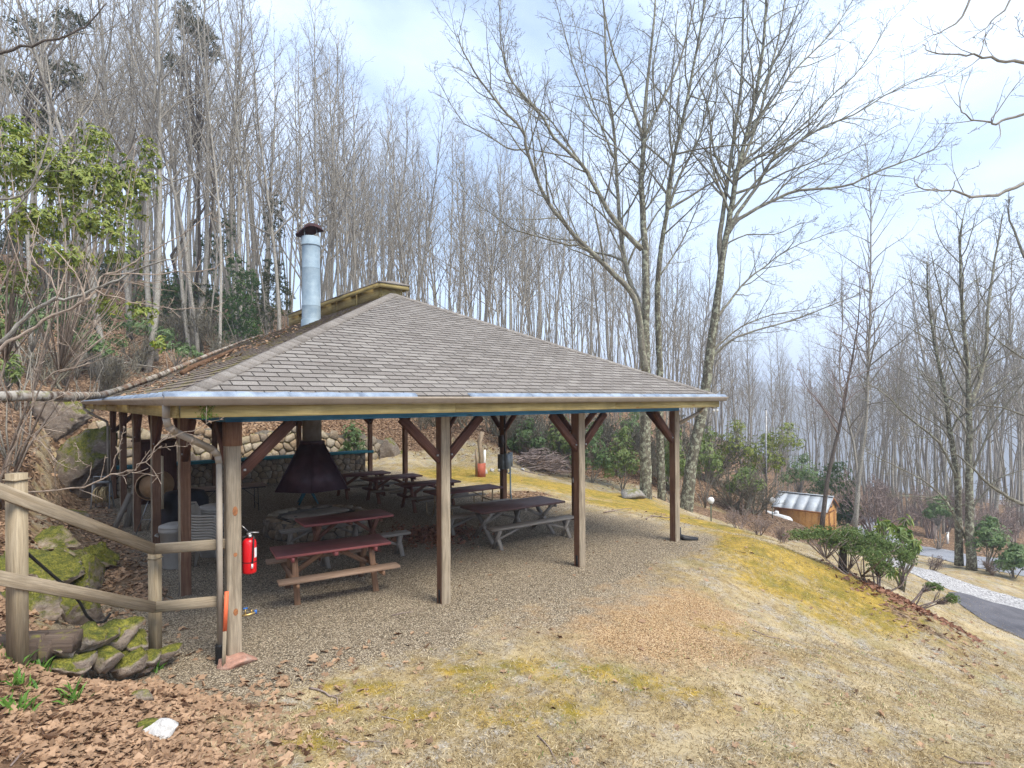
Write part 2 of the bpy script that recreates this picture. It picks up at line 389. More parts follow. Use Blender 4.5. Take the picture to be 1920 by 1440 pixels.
def ground_mat():
    t = NT('ground_cover'); v = t.attr()
    a = t.new('ShaderNodeAttribute', attribute_name='mask'); sp = t.new('ShaderNodeSeparateColor'); t.l.new(a.outputs['Color'], sp.inputs[0])
    gr, mo, le = sp.outputs[0], sp.outputs[1], sp.outputs[2]; ru = a.outputs['Alpha']
    def edge(m, sc, amt, lo=.42, hi=.58):
        n = t.noise(v, sc, 8, .78); s = t.math('ADD', m, t.math('MULTIPLY', t.math('SUBTRACT', n, .5), amt)); return t.ramp(s, [(lo, 0.0), (hi, 1.0)])
    fine = t.noise(v, 55, 4, .7); mid = t.noise(v, 7, 5, .65); strands = t.noise(t.mapv(v, (1, 1, 1)), 120, 3, .7); big = t.noise(v, 1.1, 4, .6)
    # dry grass
    col = t.mix(t.ramp(mid, [(.34, 0.0), (.66, 1.0)]), (.26, .185, .08), (.53, .405, .205))
    col = t.mix(t.ramp(strands, [(.40, .7), (.58, 0.0)]), col, (.11, .078, .045)); pat = t.noise(v, .55, 6, .7, .6); col = t.mix(t.ramp(pat, [(.46, 0.0), (.62, .7)]), col, (.52, .43, .28))
    col = t.mix(t.ramp(big, [(.50, 0.0), (.68, .55)]), col, (.20, .185, .07))
    gp = t.ramp(t.noise(v, 2.6, 5, .7), [(.46, 0.0), (.66, .7)])
    gst = t.mix(t.ramp(t.voro(v, 42, 'Color'), [(.15, 0.0), (.9, 1.0)]), (.12, .11, .105), (.50, .48, .46))
    col = t.mix(gp, col, gst)
    # needles
    col = t.mix(t.math('MULTIPLY', edge(ru, 5, 1.3, .25, .7), .92), col, t.ramp(t.new('ShaderNodeRGBToBW', Color=t.voro(v, 95, 'Color')).outputs[0], [(.2, (.10, .05, .022)), (.5, (.33, .20, .095)), (.8, (.58, .42, .25))]))
    # moss
    mcol = t.mix(t.ramp(mid, [(.35, 0.0), (.62, 1.0)]), (.25, .175, .03), (.52, .345, .06))
    mcol = t.mix(t.ramp(fine, [(.36, .7), (.55, 0.0)]), mcol, (.12, .085, .02))
    mcol = t.mix(t.ramp(t.noise(v, 1.6, 5, .7), [(.45, 0.0), (.62, .75)]), mcol, (.15, .135, .02)); col = t.mix(t.math('MULTIPLY', edge(mo, 6, 1.9, .18, .62), .92), col, mcol)
    # gravel
    vc = t.new('ShaderNodeTexVoronoi', Scale=58.0); t.l.new(v, vc.inputs['Vector'])
    bw = t.new('ShaderNodeRGBToBW'); t.l.new(vc.outputs['Color'], bw.inputs[0])
    gcol = t.ramp(bw.outputs[0], [(.18, (.11, .085, .055)), (.42, (.28, .225, .155)), (.62, (.42, .345, .245)), (.85, (.62, .53, .40))])
    gcol = t.mix(t.ramp(vc.outputs['Distance'], [(.45, 0.0), (.75, .8)]), gcol, (.05, .043, .037))
    gcol = t.mix(t.ramp(mid, [(.4, 0.0), (.7, .4)]), gcol, (.24, .185, .13))
    col = t.mix(edge(gr, 2.2, 1.9, .30, .78), col, gcol)
    # leaf litter and humus
    lv = t.new('ShaderNodeTexVoronoi', Scale=13.0); t.l.new(v, lv.inputs['Vector'])
    lb = t.new('ShaderNodeRGBToBW'); t.l.new(lv.outputs['Color'], lb.inputs[0])
    lcol = t.ramp(lb.outputs[0], [(.15, (.055, .032, .018)), (.4, (.14, .083, .048)), (.62, (.26, .165, .10)), (.9, (.42, .30, .20))])
    lcol = t.mix(t.ramp(fine, [(.36, .6), (.58, 0.0)]), lcol, (.06, .036, .024))
    col = t.mix(edge(le, 2.5, .7), col, lcol)
    h = t.mix(gr, t.mix(.5, fine, strands), t.math('SUBTRACT', 1.0, vc.outputs['Distance']))
    t.bump(h, .75, .03)
    return t.done(col, .95, 0, .15)
me.materials.append(ground_mat())

# ------------------------------------------------------------------ road, drive and gravel verge (sheets 4 mm and more above the ground)
def strip(name, edges_px, mat_, lift, n=26, seg=8):
    # edges given as two world-space polylines of equal length
    L, R = edges_px; V_, rows = [], []
    def smooth(pts):
        out = []
        for i in range(len(pts)-1):
            p0 = pts[max(i-1, 0)]; p1 = pts[i]; p2 = pts[i+1]; p3 = pts[min(i+2, len(pts)-1)]
            for k in range(n):
                q = k/n; out.append(.5*((2*p1)+(p2-p0)*q+(2*p0-5*p1+4*p2-p3)*q*q+(3*p1-p0-3*p2+p3)*q**3))
        out.append(pts[-1]); return out
    L = smooth([Vector(p) for p in L]); R = smooth([Vector(p) for p in R])
    X = np.array([[l.x+(r.x-l.x)*k/seg for k in range(seg+1)] for l, r in zip(L, R)]); Y = np.array([[l.y+(r.y-l.y)*k/seg for k in range(seg+1)] for l, r in zip(L, R)])
    Z = height(X, Y)+lift
    # a road is nearly flat across: average each row
    zm = Z.mean(1, keepdims=True); Z = np.maximum(zm+(Z-zm)*.85, height(X, Y)+lift*.6)
    Vv = np.stack((X, Y, Z), -1).reshape(-1, 3); a, b = X.shape; ii = np.arange(a*b).reshape(a, b)
    q = np.stack((ii[:-1, :-1], ii[:-1, 1:], ii[1:, 1:], ii[1:, :-1]), -1).reshape(-1, 4)
    m = bpy.data.meshes.new(name); fill(m, Vv, q, Vv); m.materials.append(mat_); m.polygons.foreach_set('use_smooth', [True]*len(m.polygons))
    return tag(link(bpy.data.objects.new(name, m)), kind='structure')
def W2(px, v): a, b = gxy(px, v); return (a, b, 0)
def asphalt(name, a, b):
    t = NT(name); v = t.attr(); n = t.noise(v, 60, 3, .7); m = t.noise(v, 1.4, 5, .6)
    col = t.mix(t.ramp(m, [(.35, 0.0), (.65, 1.0)]), a, b); col = t.mix(t.ramp(n, [(.42, .5), (.6, 0.0)]), col, [c*.5 for c in a])
    t.bump(n, .4, .01); return t.done(col, .9)
M_ASPH = asphalt('asphalt', (.085, .083, .095), (.15, .145, .16)); M_ASPH2 = asphalt('old_asphalt', (.22, .23, .26), (.33, .34, .37))
def chip_gravel():
    t = NT('white_gravel'); v = t.attr(); q = t.voro(v, 26, 'Color'); bw = t.new('ShaderNodeRGBToBW'); t.l.new(q, bw.inputs[0])
    col = t.ramp(bw.outputs[0], [(.2, (.13, .125, .125)), (.5, (.32, .31, .31)), (.8, (.54, .53, .53))]); t.bump(bw.outputs[0], .6, .03); return t.done(col, .9)
M_CHIP = chip_gravel()
strip('driveway', ([W2(2120, 11.0), W2(1980, 13.2), W2(1880, 15.2), W2(1795, 17.6), W2(1775, 18.8)], [W2(2700, 13.0), W2(2300, 15.5), W2(2060, 17.4), W2(1890, 18.8), W2(1800, 19.2)]), M_ASPH, .03)
strip('gravel_verge', ([W2(2500, 16.0), W2(2060, 18.0), W2(1890, 19.3), W2(1775, 19.4), W2(1700, 21.0), W2(1660, 23.5), W2(1640, 26)], [W2(2600, 19.5), W2(2120, 20.5), W2(1920, 21.5), W2(1800, 22.2), W2(1735, 23.4), W2(1700, 25.5), W2(1680, 27.5)]), M_CHIP, .02)
strip('road', ([W2(2500, 22.5), W2(2200, 23.5), W2(1960, 25.0), W2(1800, 27.4), W2(1700, 31), W2(1630, 37), W2(1585, 45), W2(1480, 54)],
               [W2(2600, 27.5), W2(2240, 29.0), W2(2000, 31.0), W2(1850, 33.5), W2(1745, 37), W2(1670, 42.5), W2(1620, 50), W2(1510, 60)]), M_ASPH2, .03)
# ------------------------------------------------------------------ shared materials
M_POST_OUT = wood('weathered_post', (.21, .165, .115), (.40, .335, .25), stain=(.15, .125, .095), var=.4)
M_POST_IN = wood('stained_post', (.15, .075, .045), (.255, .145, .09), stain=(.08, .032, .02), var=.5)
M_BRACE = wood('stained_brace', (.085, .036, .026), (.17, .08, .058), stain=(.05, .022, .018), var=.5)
M_FASCIA = wood('treated_board', (.30, .225, .085), (.47, .375, .17), stain=(.17, .14, .055), var=.6, stretch=.05, scale=9)
M_BLUE = wood('blue_painted_beam', (.04, .17, .36), (.065, .25, .48), stain=(.03, .10, .2), var=.4)
M_GUT = plain('gutter_enamel', (.33, .275, .22), (.27, .225, .18), 5, .45, 0, .05)
M_SPOUT = plain('downspout_enamel', (.36, .31, .255), (.29, .25, .205), 4, .5, 0, .05)
M_BLACKP = plain('black_plastic', (.012, .012, .013), (.025, .025, .026), 8, .45)
M_STEEL = plain('dull_steel', (.25, .25, .25), (.42, .42, .42), 9, .45, .8)
M_GALV = plain('galvanised_pipe', (.20, .27, .33), (.30, .375, .43), 4, .65, .15, .06)
M_RED = plain('red_enamel', (.62, .006, .012), (.52, .006, .01), 3, .28, 0, 0, spec=.5)
M_WHITE = plain('white_paint', (.74, .74, .74), (.62, .62, .61), 6, .6)
M_RAIL = wood('rail_lumber', (.24, .185, .12), (.41, .34, .25), stain=(.17, .14, .10), var=.6)
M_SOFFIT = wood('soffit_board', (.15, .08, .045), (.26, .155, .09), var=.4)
def guard_mat():
    t = NT('gutter_guard_mesh'); v = t.shift(t.attr())
    n = t.noise(v, 5, 4); f = t.noise(v, 130, 2)
    col = t.mix(t.ramp(n, [(.35, 0.0), (.65, 1.0)]), (.15, .19, .26), (.31, .37, .46)); col = t.mix(t.ramp(f, [(.42, .35), (.56, 0.0)]), col, (.12, .15, .19))
    t.bump(f, .3, .004); return t.done(col, .7)
M_GUARD = guard_mat()
def shingle_mat():
    t = NT('asphalt_shingle'); v = t.shift(t.attr(), 53)
    big = t.noise(v, .35, 1, .5); sp = t.noise(v, 95, 3, .75); st = t.noise(v, 6, 4, .6)
    col = t.ramp(big, [(.30, (.165, .15, .136)), (.5, (.215, .196, .18)), (.70, (.26, .24, .22))])
    col = t.mix(t.ramp(sp, [(.36, .45), (.50, 0.0), (.66, 0.0)]), col, (.07, .055, .05))
    col = t.mix(t.ramp(sp, [(.55, 0.0), (.72, .5)]), col, (.42, .38, .35))
    col = t.mix(t.ramp(st, [(.52, 0.0), (.75, .35)]), col, (.12, .095, .085))
    t.bump(sp, .5, .006); return t.done(col, .95, 0, .12)
M_SHIN = shingle_mat(); M_EDGE_SHADE = plain('shingle_edge_shade', (.085, .076, .068), (.115, .102, .092), 9, .95)  # darker tab edges: shadow lines between front courses, painted into the colour
def mossy_shingle():
    t = NT('mossy_shingle'); v = t.attr(); sp = t.noise(v, 90, 3, .75); w = t.obj()
    col = t.mix(t.ramp(sp, [(.35, 0.0), (.6, 1.0)]), (.10, .082, .07), (.25, .205, .175))
    col = t.mix(t.ramp(t.noise(w, 2.6, 6, .75), [(.52, 0.0), (.60, .85)]), col, t.mix(t.noise(w, 20), (.10, .09, .02), (.27, .24, .04)))
    t.bump(sp, .5, .006); return t.done(col, .95, 0, .1)
M_SHINM = mossy_shingle()

S1, S2, OH, ZE, PITCH = 3.05, 3.0857, 0.70, 3.225, 0.466
W, L = 3*S1, 5*S2
pav = thing('picnic_pavilion', 'open picnic pavilion with grey shingled hip roof on brown wooden posts', 'pavilion')

# posts: weathered on the outside faces, stained on the sheltered ones
PW = .165
def post(i, j):
    x, y = i*S1, j*S2; outx = -1 if i == 0 else (1 if i == 3 else 0); outy = -1 if j == 0 else (1 if j == 5 else 0)
    m = MB(); h, b, o = PW/2, .012, random.random()*60
    x0, x1, y0, y1 = -h, h, -h, h
    sec = [(x0+b, y0), (x1-b, y0), (x1, y0+b), (x1, y1-b), (x1-b, y1), (x0+b, y1), (x0, y1-b), (x0, y0+b)]
    vs_, g = [], []
    for z in (-.05, 2.915):
        for (a, c) in sec: vs_.append(Vector((x+a, y+c, z))); g.append((z+o, a+o, c+o*.4))
    nrm = [(0, -1), (1, -1), (1, 0), (1, 1), (0, 1), (-1, 1), (-1, 0), (-1, -1)]
    for k in range(8):
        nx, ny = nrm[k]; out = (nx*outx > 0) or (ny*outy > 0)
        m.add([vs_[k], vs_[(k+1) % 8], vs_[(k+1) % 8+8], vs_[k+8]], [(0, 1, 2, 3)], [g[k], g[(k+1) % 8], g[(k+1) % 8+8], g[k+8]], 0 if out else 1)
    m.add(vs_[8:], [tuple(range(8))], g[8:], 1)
    po = m.build('post', [M_POST_OUT, M_POST_IN], pav)
    sh = MB()                                        # steel foot strap
    sh.box((x+(h+.002)*(outx or -1), y, .12), (.004, .05, .2)); sh.build('foot_strap', M_BLACKP, po)
    # braces
    ends = []
    if j in (0, 5): ends += [(1, 0)]*(i < 3)+[(-1, 0)]*(i > 0)
    if i in (0, 3): ends += [(0, 1)]*(j < 5)+[(0, -1)]*(j > 0)
    for (dx, dy) in ends:
        a = Vector((x+dx*.05, y+dy*.05, 2.24)); b2 = Vector((x+dx*.72, y+dy*.72, 2.90))
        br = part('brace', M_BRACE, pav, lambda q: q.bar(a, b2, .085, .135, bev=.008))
        for t_ in (.12,):
            c = a.lerp(b2, t_); side = Vector((dy, -dx, 0))
            if side.y > .5 or side.x > .5: side = -side
            if abs(side.y) > .5 and j == 0 or abs(side.x) > .5: part('bolt', M_STEEL, br, lambda q: q.bar(c+side*.04, c+side*.062, .03, .03))
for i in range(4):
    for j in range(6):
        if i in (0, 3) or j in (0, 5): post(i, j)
def mossp(q):
    rs = random.Random(4)
    for k in range(160):
        p = Vector((-.42+rs.gauss(0, .045), -OH-.012, 3.06+rs.uniform(-.08, .08))); d = Vector((rs.gauss(0, .5), -1, rs.gauss(0, .6))).normalized()*rs.uniform(.012, .03); s_ = Vector((.007, 0, .004)); q.add([p-s_, p+s_, p+d], [(0, 1, 2)])
part('moss_tuft', plain('eave_moss', (.05, .12, .01), (.12, .22, .02), 20, .9), pav, mossp)
# red stained head block on the corner post, and knots
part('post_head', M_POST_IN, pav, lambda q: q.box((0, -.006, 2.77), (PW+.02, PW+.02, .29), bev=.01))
M_KNOT = plain('wood_knot', (.36, .15, .06), (.19, .08, .035), 30, .7)
for (dz, r1, r2) in ((1.83, .03, .06), (1.30, .022, .026), (.60, .028, .045)):
    def kn(q):
        n = 12; vs_ = [(.01+r1*math.cos(6.283*k/n), -PW/2-.0025, dz+r2*math.sin(6.283*k/n)) for k in range(n)]
        q.add([Vector(v) for v in vs_], [tuple(range(n))])
    part('knot', M_KNOT, pav, kn)
# beams
for (a, b) in (((-.08, 0), (W+.08, 0)), ((-.08, L), (W+.08, L)), ((0, .08), (0, L-.08)), ((W, .08), (W, L-.08))):
    part('beam', M_BLUE, pav, lambda q: q.bar((a[0], a[1], 3.03), (b[0], b[1], 3.03), .14, .235, bev=.008))
# soffit boards and fascia boards
fo = OH-.01
for side, (a, b, n_) in enumerate((((-fo, -fo), (W+fo, -fo), (0, -1)), ((W+fo, -fo), (W+fo, L+fo), (1, 0)), ((W+fo, L+fo), (-fo, L+fo), (0, 1)), ((-fo, L+fo), (-fo, -fo), (-1, 0)))):
    A = Vector((a[0], a[1], 3.075)); B = Vector((b[0], b[1], 3.075)); d = (B-A).normalized(); segs = 3 if side % 2 == 0 else 4
    for k in range(segs):
        p = A.lerp(B, k/segs)+d*(.004 if k else .021); q_ = A.lerp(B, (k+1)/segs)-d*(.004 if k < segs-1 else .021)
        part('fascia_board', M_FASCIA, pav, lambda q: q.bar(p, q_, .038, .165, bev=.004))
# roof decks
AP0, AP1 = Vector((W/2, W/2-.0, 0)), Vector((W/2, L-W/2, 0)); ZR = ZE+PITCH*(W/2+OH)
E = [Vector((-OH, -OH, ZE)), Vector((W+OH, -OH, ZE)), Vector((W+OH, L+OH, ZE)), Vector((-OH, L+OH, ZE))]
R0 = Vector((W/2, W/2, ZR)); R1 = Vector((W/2, L-W/2, ZR))
dn = Vector((0, 0, -.03))
M_PLY = wood('pale_plywood', (.40, .31, .20), (.54, .45, .32), var=.2)
part('roof_deck', M_PLY, pav, lambda q: q.add([v+dn for v in E]+[R0+dn, R1+dn]+[v+dn*3.0 for v in E]+[R0+dn*3.0, R1+dn*3.0],
     [(0, 1, 4), (1, 2, 5, 4), (2, 3, 5), (3, 0, 4, 5), (10, 7, 6), (10, 11, 8, 7), (11, 9, 8), (11, 10, 6, 9), (0, 6, 7, 1), (1, 7, 8, 2), (2, 8, 9, 3), (3, 9, 6, 0)]))
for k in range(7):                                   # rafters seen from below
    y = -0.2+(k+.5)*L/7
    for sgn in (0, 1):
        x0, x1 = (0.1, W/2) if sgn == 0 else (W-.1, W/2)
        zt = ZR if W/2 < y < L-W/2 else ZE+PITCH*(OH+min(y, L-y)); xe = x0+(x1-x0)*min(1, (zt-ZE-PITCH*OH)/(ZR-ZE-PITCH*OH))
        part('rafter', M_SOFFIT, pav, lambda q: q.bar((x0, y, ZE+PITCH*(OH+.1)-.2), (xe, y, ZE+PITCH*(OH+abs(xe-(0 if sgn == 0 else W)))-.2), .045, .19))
def clip(poly, a, b):                                # keep the part of a 2-D polygon left of a->b
    out = []; ex, ey = b[0]-a[0], b[1]-a[1]
    def sd(p): return ex*(p[1]-a[1])-ey*(p[0]-a[0])
    for i in range(len(poly)):
        p, q = poly[i], poly[(i+1) % len(poly)]; sp, sq = sd(p), sd(q)
        if sp >= 0: out.append(p)
        if sp*sq < 0: t_ = sp/(sp-sq); out.append((p[0]+(q[0]-p[0])*t_, p[1]+(q[1]-p[1])*t_))
    return out
EXPO, TAB = .143, .305
def shingles(o, ux, bound, nsing, mat_, order=None):
    edge_shade = M_EDGE_SHADE if nsing else mat_
    # o: corner of the eave, ux: unit vector along the eave, bound: outline in (along, upslope) metres; lowest nsing tabs are single pieces
    nh = Vector((-ux.y, ux.x, 0)); us_ = (nh+Vector((0, 0, PITCH))).normalized(); nn = ux.cross(us_).normalized()
    tmax = max(b[1] for b in bound); smax = max(b[0] for b in bound); rest = MB(); cnt = 0; shared = None; c = 0
    while c*EXPO < tmax-.05:
        t0 = c*EXPO; s0 = -TAB*((c*.5+random.uniform(-.06, .06)) % 1.0)
        while s0 < smax:
            g_ = .007; poly = [(s0+g_, t0), (s0+TAB-g_, t0), (s0+TAB-g_, t0+EXPO+.012), (s0+g_, t0+EXPO+.012)]
            full = True; n4 = list(poly)
            for k in range(len(bound)):
                n4 = clip(n4, bound[k], bound[(k+1) % len(bound)])
                if len(n4) < 3: break
            if len(n4) >= 3:
                full = len(n4) == 4 and all(abs(a[0]-b[0])+abs(a[1]-b[1]) < 1e-6 for a, b in zip(n4, poly))
                lift = random.uniform(0, .004)
                def pr(q, org, single=True):
                    k_ = len(n4); of = random.random()*90
                    top = [org(p)+nn*(.016+lift-.012*(p[1]-t0)/EXPO) for p in n4]; bot = [org(p)-nn*.004 for p in n4]
                    g = [(p[0]+of, p[1]+of, of*.3) for p in n4]
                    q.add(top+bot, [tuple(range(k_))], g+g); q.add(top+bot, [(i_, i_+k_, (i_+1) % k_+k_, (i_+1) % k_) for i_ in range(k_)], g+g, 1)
                if cnt < nsing:
                    if full and shared is not None:
                        ob = link(bpy.data.objects.new('shingle', shared)); ob.parent = pav
                        ob.location = o+ux*(s0)+us_*t0
                    elif full:
                        q = MB(); pr(q, lambda p: ux*(p[0]-s0)+us_*(p[1]-t0)); shared = q.mesh('shingle', [mat_, edge_shade])
                        ob = link(bpy.data.objects.new('shingle', shared)); ob.parent = pav; ob.location = o+ux*(s0)+us_*t0
                    else:
                        q = MB(); pr(q, lambda p: ux*(p[0]-s0)+us_*(p[1]-t0)); ob = link(bpy.data.objects.new('shingle', q.mesh('shingle', [mat_, edge_shade]))); ob.parent = pav; ob.location = o+ux*(s0)+us_*t0
                    cnt += 1
                else: pr(rest, lambda p: o+ux*p[0]+us_*p[1])
            s0 += TAB
        c += 1
    if rest.v: tag(rest.build('shingle_field', [mat_, edge_shade], pav), kind='stuff')
SL = math.hypot(1, PITCH)*(W/2+OH); WX = W+2*OH; LY = L+2*OH
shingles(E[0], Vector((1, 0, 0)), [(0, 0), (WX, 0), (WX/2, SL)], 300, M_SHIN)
shingles(E[3], Vector((0, -1, 0)), [(0, 0), (LY, 0), (LY-WX/2, SL), (WX/2, SL)], 0, M_SHINM)
shingles(E[1], Vector((0, 1, 0)), [(0, 0), (LY, 0), (LY-WX/2, SL), (WX/2, SL)], 0, M_SHIN)
shingles(E[2], Vector((-1, 0, 0)), [(0, 0), (WX, 0), (WX/2, SL)], 0, M_SHIN)
# hip caps
def hipcaps(a, b, n1, n2):
    d = (b-a); Ln = d.length; d.normalize(); k = int(Ln/.15)
    for i in range(k):
        p = a+d*(i*Ln/k); q_ = a+d*((i+1)*Ln/k+.03)
        s1 = n1.cross(d).normalized(); s2 = d.cross(n2).normalized()
        up = (n1+n2).normalized(); t0, t1 = .034, .022
        def f(q):
            of = random.random()*90; vs_ = []
            for (pp, t_) in ((p, t0), (q_, t1)):
                vs_ += [pp+s1*.145+n1*t_, pp+up*(t_+.004), pp+s2*.145+n2*t_]
            for (pp, t_) in ((p, 0), (q_, 0)):
                vs_ += [pp+s1*.145+n1*t_, pp+up*t_, pp+s2*.145+n2*t_]
            g = [(of+j_*.1, of+(j_//3)*.15, of) for j_ in range(12)]
            q.add(vs_, [(0, 1, 4, 3), (1, 2, 5, 4), (0, 6, 7, 1), (1, 7, 8, 2), (0, 3, 9, 6), (2, 8, 11, 5)], g)
        part('hip_cap', M_SHIN, pav, f)
nF = Vector((0, -PITCH, 1)).normalized(); nL = Vector((-PITCH, 0, 1)).normalized(); nR = Vector((PITCH, 0, 1)).normalized(); nB = Vector((0, PITCH, 1)).normalized()
hipcaps(E[0], R0, nL, nF); hipcaps(E[1], R0, nF, nR)
# ridge vent box
vent = part('ridge_vent', M_FASCIA, pav, lambda q: [q.box((W/2-.27, (R0.y+R1.y)/2-.1, ZR+.02), (.03, R1.y-R0.y-.25, .42)), q.box((W/2+.27, (R0.y+R1.y)/2-.1, ZR+.02), (.03, R1.y-R0.y-.25, .42)), q.box((W/2, R0.y+.04, ZR+.0), (.50, .03, .38)), q.box((W/2, R1.y-.24, ZR+.0), (.50, .03, .38))])
for k in range(5):
    y = R0.y+.1+k*1.28
    part('vent_panel', M_FASCIA, vent, lambda q: q.box((W/2-.292, y+.58, ZR+.04), (.012, 1.18, .30)))
ya, yb, xa, xb, zv = R0.y-.14, R1.y-.08, W/2-.41, W/2+.41, ZR+.235
vr = part('vent_roof', M_SHIN, vent, lambda q: q.add([Vector(c) for c in ((xa, ya, zv), (xb, ya, zv), (xb, yb, zv), (xa, yb, zv), (W/2, ya+.1, zv+.07), (W/2, yb-.1, zv+.07), (xa, ya, zv-.025), (xb, ya, zv-.025), (xb, yb, zv-.025), (xa, yb, zv-.025))],
     [(0, 1, 4), (1, 2, 5, 4), (2, 3, 5), (3, 0, 4, 5), (0, 6, 7, 1), (1, 7, 8, 2), (2, 8, 9, 3), (3, 9, 6, 0), (9, 8, 7, 6)]))
for (a, b) in (((xa+.03, ya+.03), (xa+.03, yb-.03)), ((xa+.045, ya+.03), (xb-.045, ya+.03)), ((xb-.03, ya+.03), (xb-.03, yb-.03))):
    part('vent_fascia', M_FASCIA, vent, lambda q: q.bar((a[0], a[1], zv-.075), (b[0], b[1], zv-.075), .025, .095))
# gutters: K-profile swept along front, left and right eaves
def gutter(a, b, out):
    a, b, out = Vector(a), Vector(b), Vector(out)
    prof = [(0.0, .0), (.075, .0), (.085, .03), (.115, .062), (.125, .095), (.118, .095), (.108, .07), (.075, .035), (.068, .008), (0.006, .008)]
    def f(q):
        n = len(prof); vs_ = [p+out*x+Vector((0, 0, z)) for p in (a, b) for (x, z) in prof]; L_ = (b-a).length
        g = [(t_, x, z) for t_ in (0, L_) for (x, z) in prof]
        q.add(vs_, [(i, (i+1) % n, (i+1) % n+n, i+n) for i in range(n)]+[tuple(range(n-1, -1, -1)), tuple(range(n, 2*n))], g)
    return part('gutter', M_GUT, pav, f)
gz = 3.125
go = OH+.012
gutter((-go-.124, -go, gz), (W+go+.124, -go, gz), (0, -1, 0))
gutter((-go, L+go, gz), (-go, -go-.003, gz), (-1, 0, 0))
gutter((W+go, -go, gz), (W+go, L+go, gz), (1, 0, 0))
# gutter guard strips (one strip is missing on the front)
def guard(a, b, out):
    a, b, out = Vector(a), Vector(b), Vector(out); inn = -out
    prof = [(-.085, .072), (-.03, .092), (.03, .09), (.08, .066), (.112, .03), (.112, .02), (.0, .045), (-.085, .05)]
    def f(q):
        n = len(prof); N = 9; vs_, g, L_ = [], [], (b-a).length; of = random.random()*40
        for i in range(N):
            p = a.lerp(b, i/(N-1)); w_ = random.uniform(-.006, .006)
            for (x, z) in prof: vs_.append(p+out*x+Vector((0, 0, z*1.05+w_))); g.append((L_*i/(N-1)+of, x+of, z+of))
        q.add(vs_, [(i*n+k, i*n+(k+1) % n, (i+1)*n+(k+1) % n, (i+1)*n+k) for i in range(N-1) for k in range(n)]+[tuple(range(n-1, -1, -1)), tuple((N-1)*n+k for k in range(n))], g)
    part('gutter_guard', M_GUARD, pav, f, smooth=False)
cuts = [-.83, .42, 1.30, 2.13, None, 3.06, 4.2, 5.15, 6.1, 7.0, 7.9, 8.8, 9.97]
for k in range(len(cuts)-1):
    if cuts[k] is None or cuts[k+1] is None: continue
    guard((cuts[k]+.004, -go, gz+.055), (cuts[k+1]-.004+.012, -go, gz+.055), (0, -1, 0))
for k in range(13):
    guard((-go, -.78+k*1.3, gz+.058), (-go, -.78+(k+1)*1.3-.008, gz+.058), (-1, 0, 0))
part('gutter_hanger', M_STEEL, pav, lambda q: q.bar((2.15, -go-.06, gz+.088), (3.04, -go-.06, gz+.088), .02, .012))
# downspouts
def spout(pts, w=.075, d=.06):
    def f(q):
        for i in range(len(pts)-1): q.bar(pts[i], pts[i+1], w, d, bev=.012, up=(0, .7, .7) if abs(pts[i][2]-pts[i+1][2]) < 1 else (1, 0, 0))
    ds = part('downspout', M_SPOUT, pav, f); return ds
spout([(-.76, -.42, 3.13), (-.76, -.42, 2.99), (-.74, -.40, 2.90), (-.66, -.36, 2.83), (-.24, -.08, 2.60), (-.17, -.03, 2.52), (-.15, -.01, 2.42), (-.145, 0, .2)])
part('drain_pipe', M_BLACKP, pav, lambda q: q.lathe([(.062 if k % 2 else .052, .015*k) for k in range(18)], 14, (-.145, -.01, -.03)))
spout([(W+.76, -.3, 3.13), (W+.74, -.3, 2.98), (W+.62, -.22, 2.86), (W+.14, -.02, 2.62), (W+.125, 0, 2.4), (W+.125, .02, .2)])
part('drain_elbow', M_BLACKP, pav, lambda q: q.tube([(W+.125, 0, .28), (W+.13, -.01, .1), (W+.22, -.1, .04), (W+.42, -.3, .0)], .065, 10))
spout([(-.76, L+.4, 3.13), (-.74, L+.4, 2.97), (-.55, L+.3, 2.8), (-.16, L, 2.55), (-.14, L, 2.4), (-.14, L, .1)], .07)
# security lamp at the far right corner of the eave
sl = thing('security_light', 'small twin white security lamp under the right corner of the eave', 'lamp', (W+.60, -.60, 2.98))
part('mount', M_WHITE, sl, lambda q: q.lathe([(.05, 0), (.05, .03)], 12, (W+.60, -.60, 2.965)))
for s in (-1, 1):
    hd = part('lamp_head', M_WHITE, sl, lambda q: q.tube([(W+.60+s*.01, -.60, 2.955), (W+.60+s*.04, -.62, 2.94), (W+.60+s*.06, -.64, 2.925), (W+.60+s*.085, -.66, 2.91)], [.012, .014, .028, .034], 12))

# ------------------------------------------------------------------ fire hood with its flue
HX, HYY = 3.32, 6.38
hood = thing('fire_hood', 'dark hexagonal metal smoke hood with grey flue pipe rising through the roof', 'fire hood', (HX, HYY, 1.05))
M_HOOD = plain('hood_paint', (.045, .022, .032), (.085, .045, .058), 3, .42, .2, .03)
def hex_(r, z, a0=.15): return [Vector((HX+r*math.cos(a0+k*math.pi/3), HYY+r*math.sin(a0+k*math.pi/3), z)) for k in range(6)]
lo, hi = hex_(.93, 1.05), hex_(.28, 2.17)
for k in range(6):
    a, b, c, d = lo[k], lo[(k+1) % 6], hi[(k+1) % 6], hi[k]; nn_ = (b-a).cross(d-a).normalized()*.012
    hp = part('hood_panel', M_HOOD, hood, lambda q: q.add([a, b, c, d, a-nn_, b-nn_, c-nn_, d-nn_], [(0, 1, 2, 3), (7, 6, 5, 4), (0, 4, 5, 1), (1, 5, 6, 2), (2, 6, 7, 3), (3, 7, 4, 0)]))
    part('seam', M_HOOD, hp, lambda q: q.bar(a+nn_, d+nn_, .018, .018))
part('collar', M_HOOD, hood, lambda q: q.lathe([(.30, 2.12), (.30, 2.20), (.265, 2.21)], 18, (HX, HYY, 0)))
M_SHROUD = plain('dusty_flue_metal', (.22, .19, .165), (.31, .28, .25), 6, .6, .3)
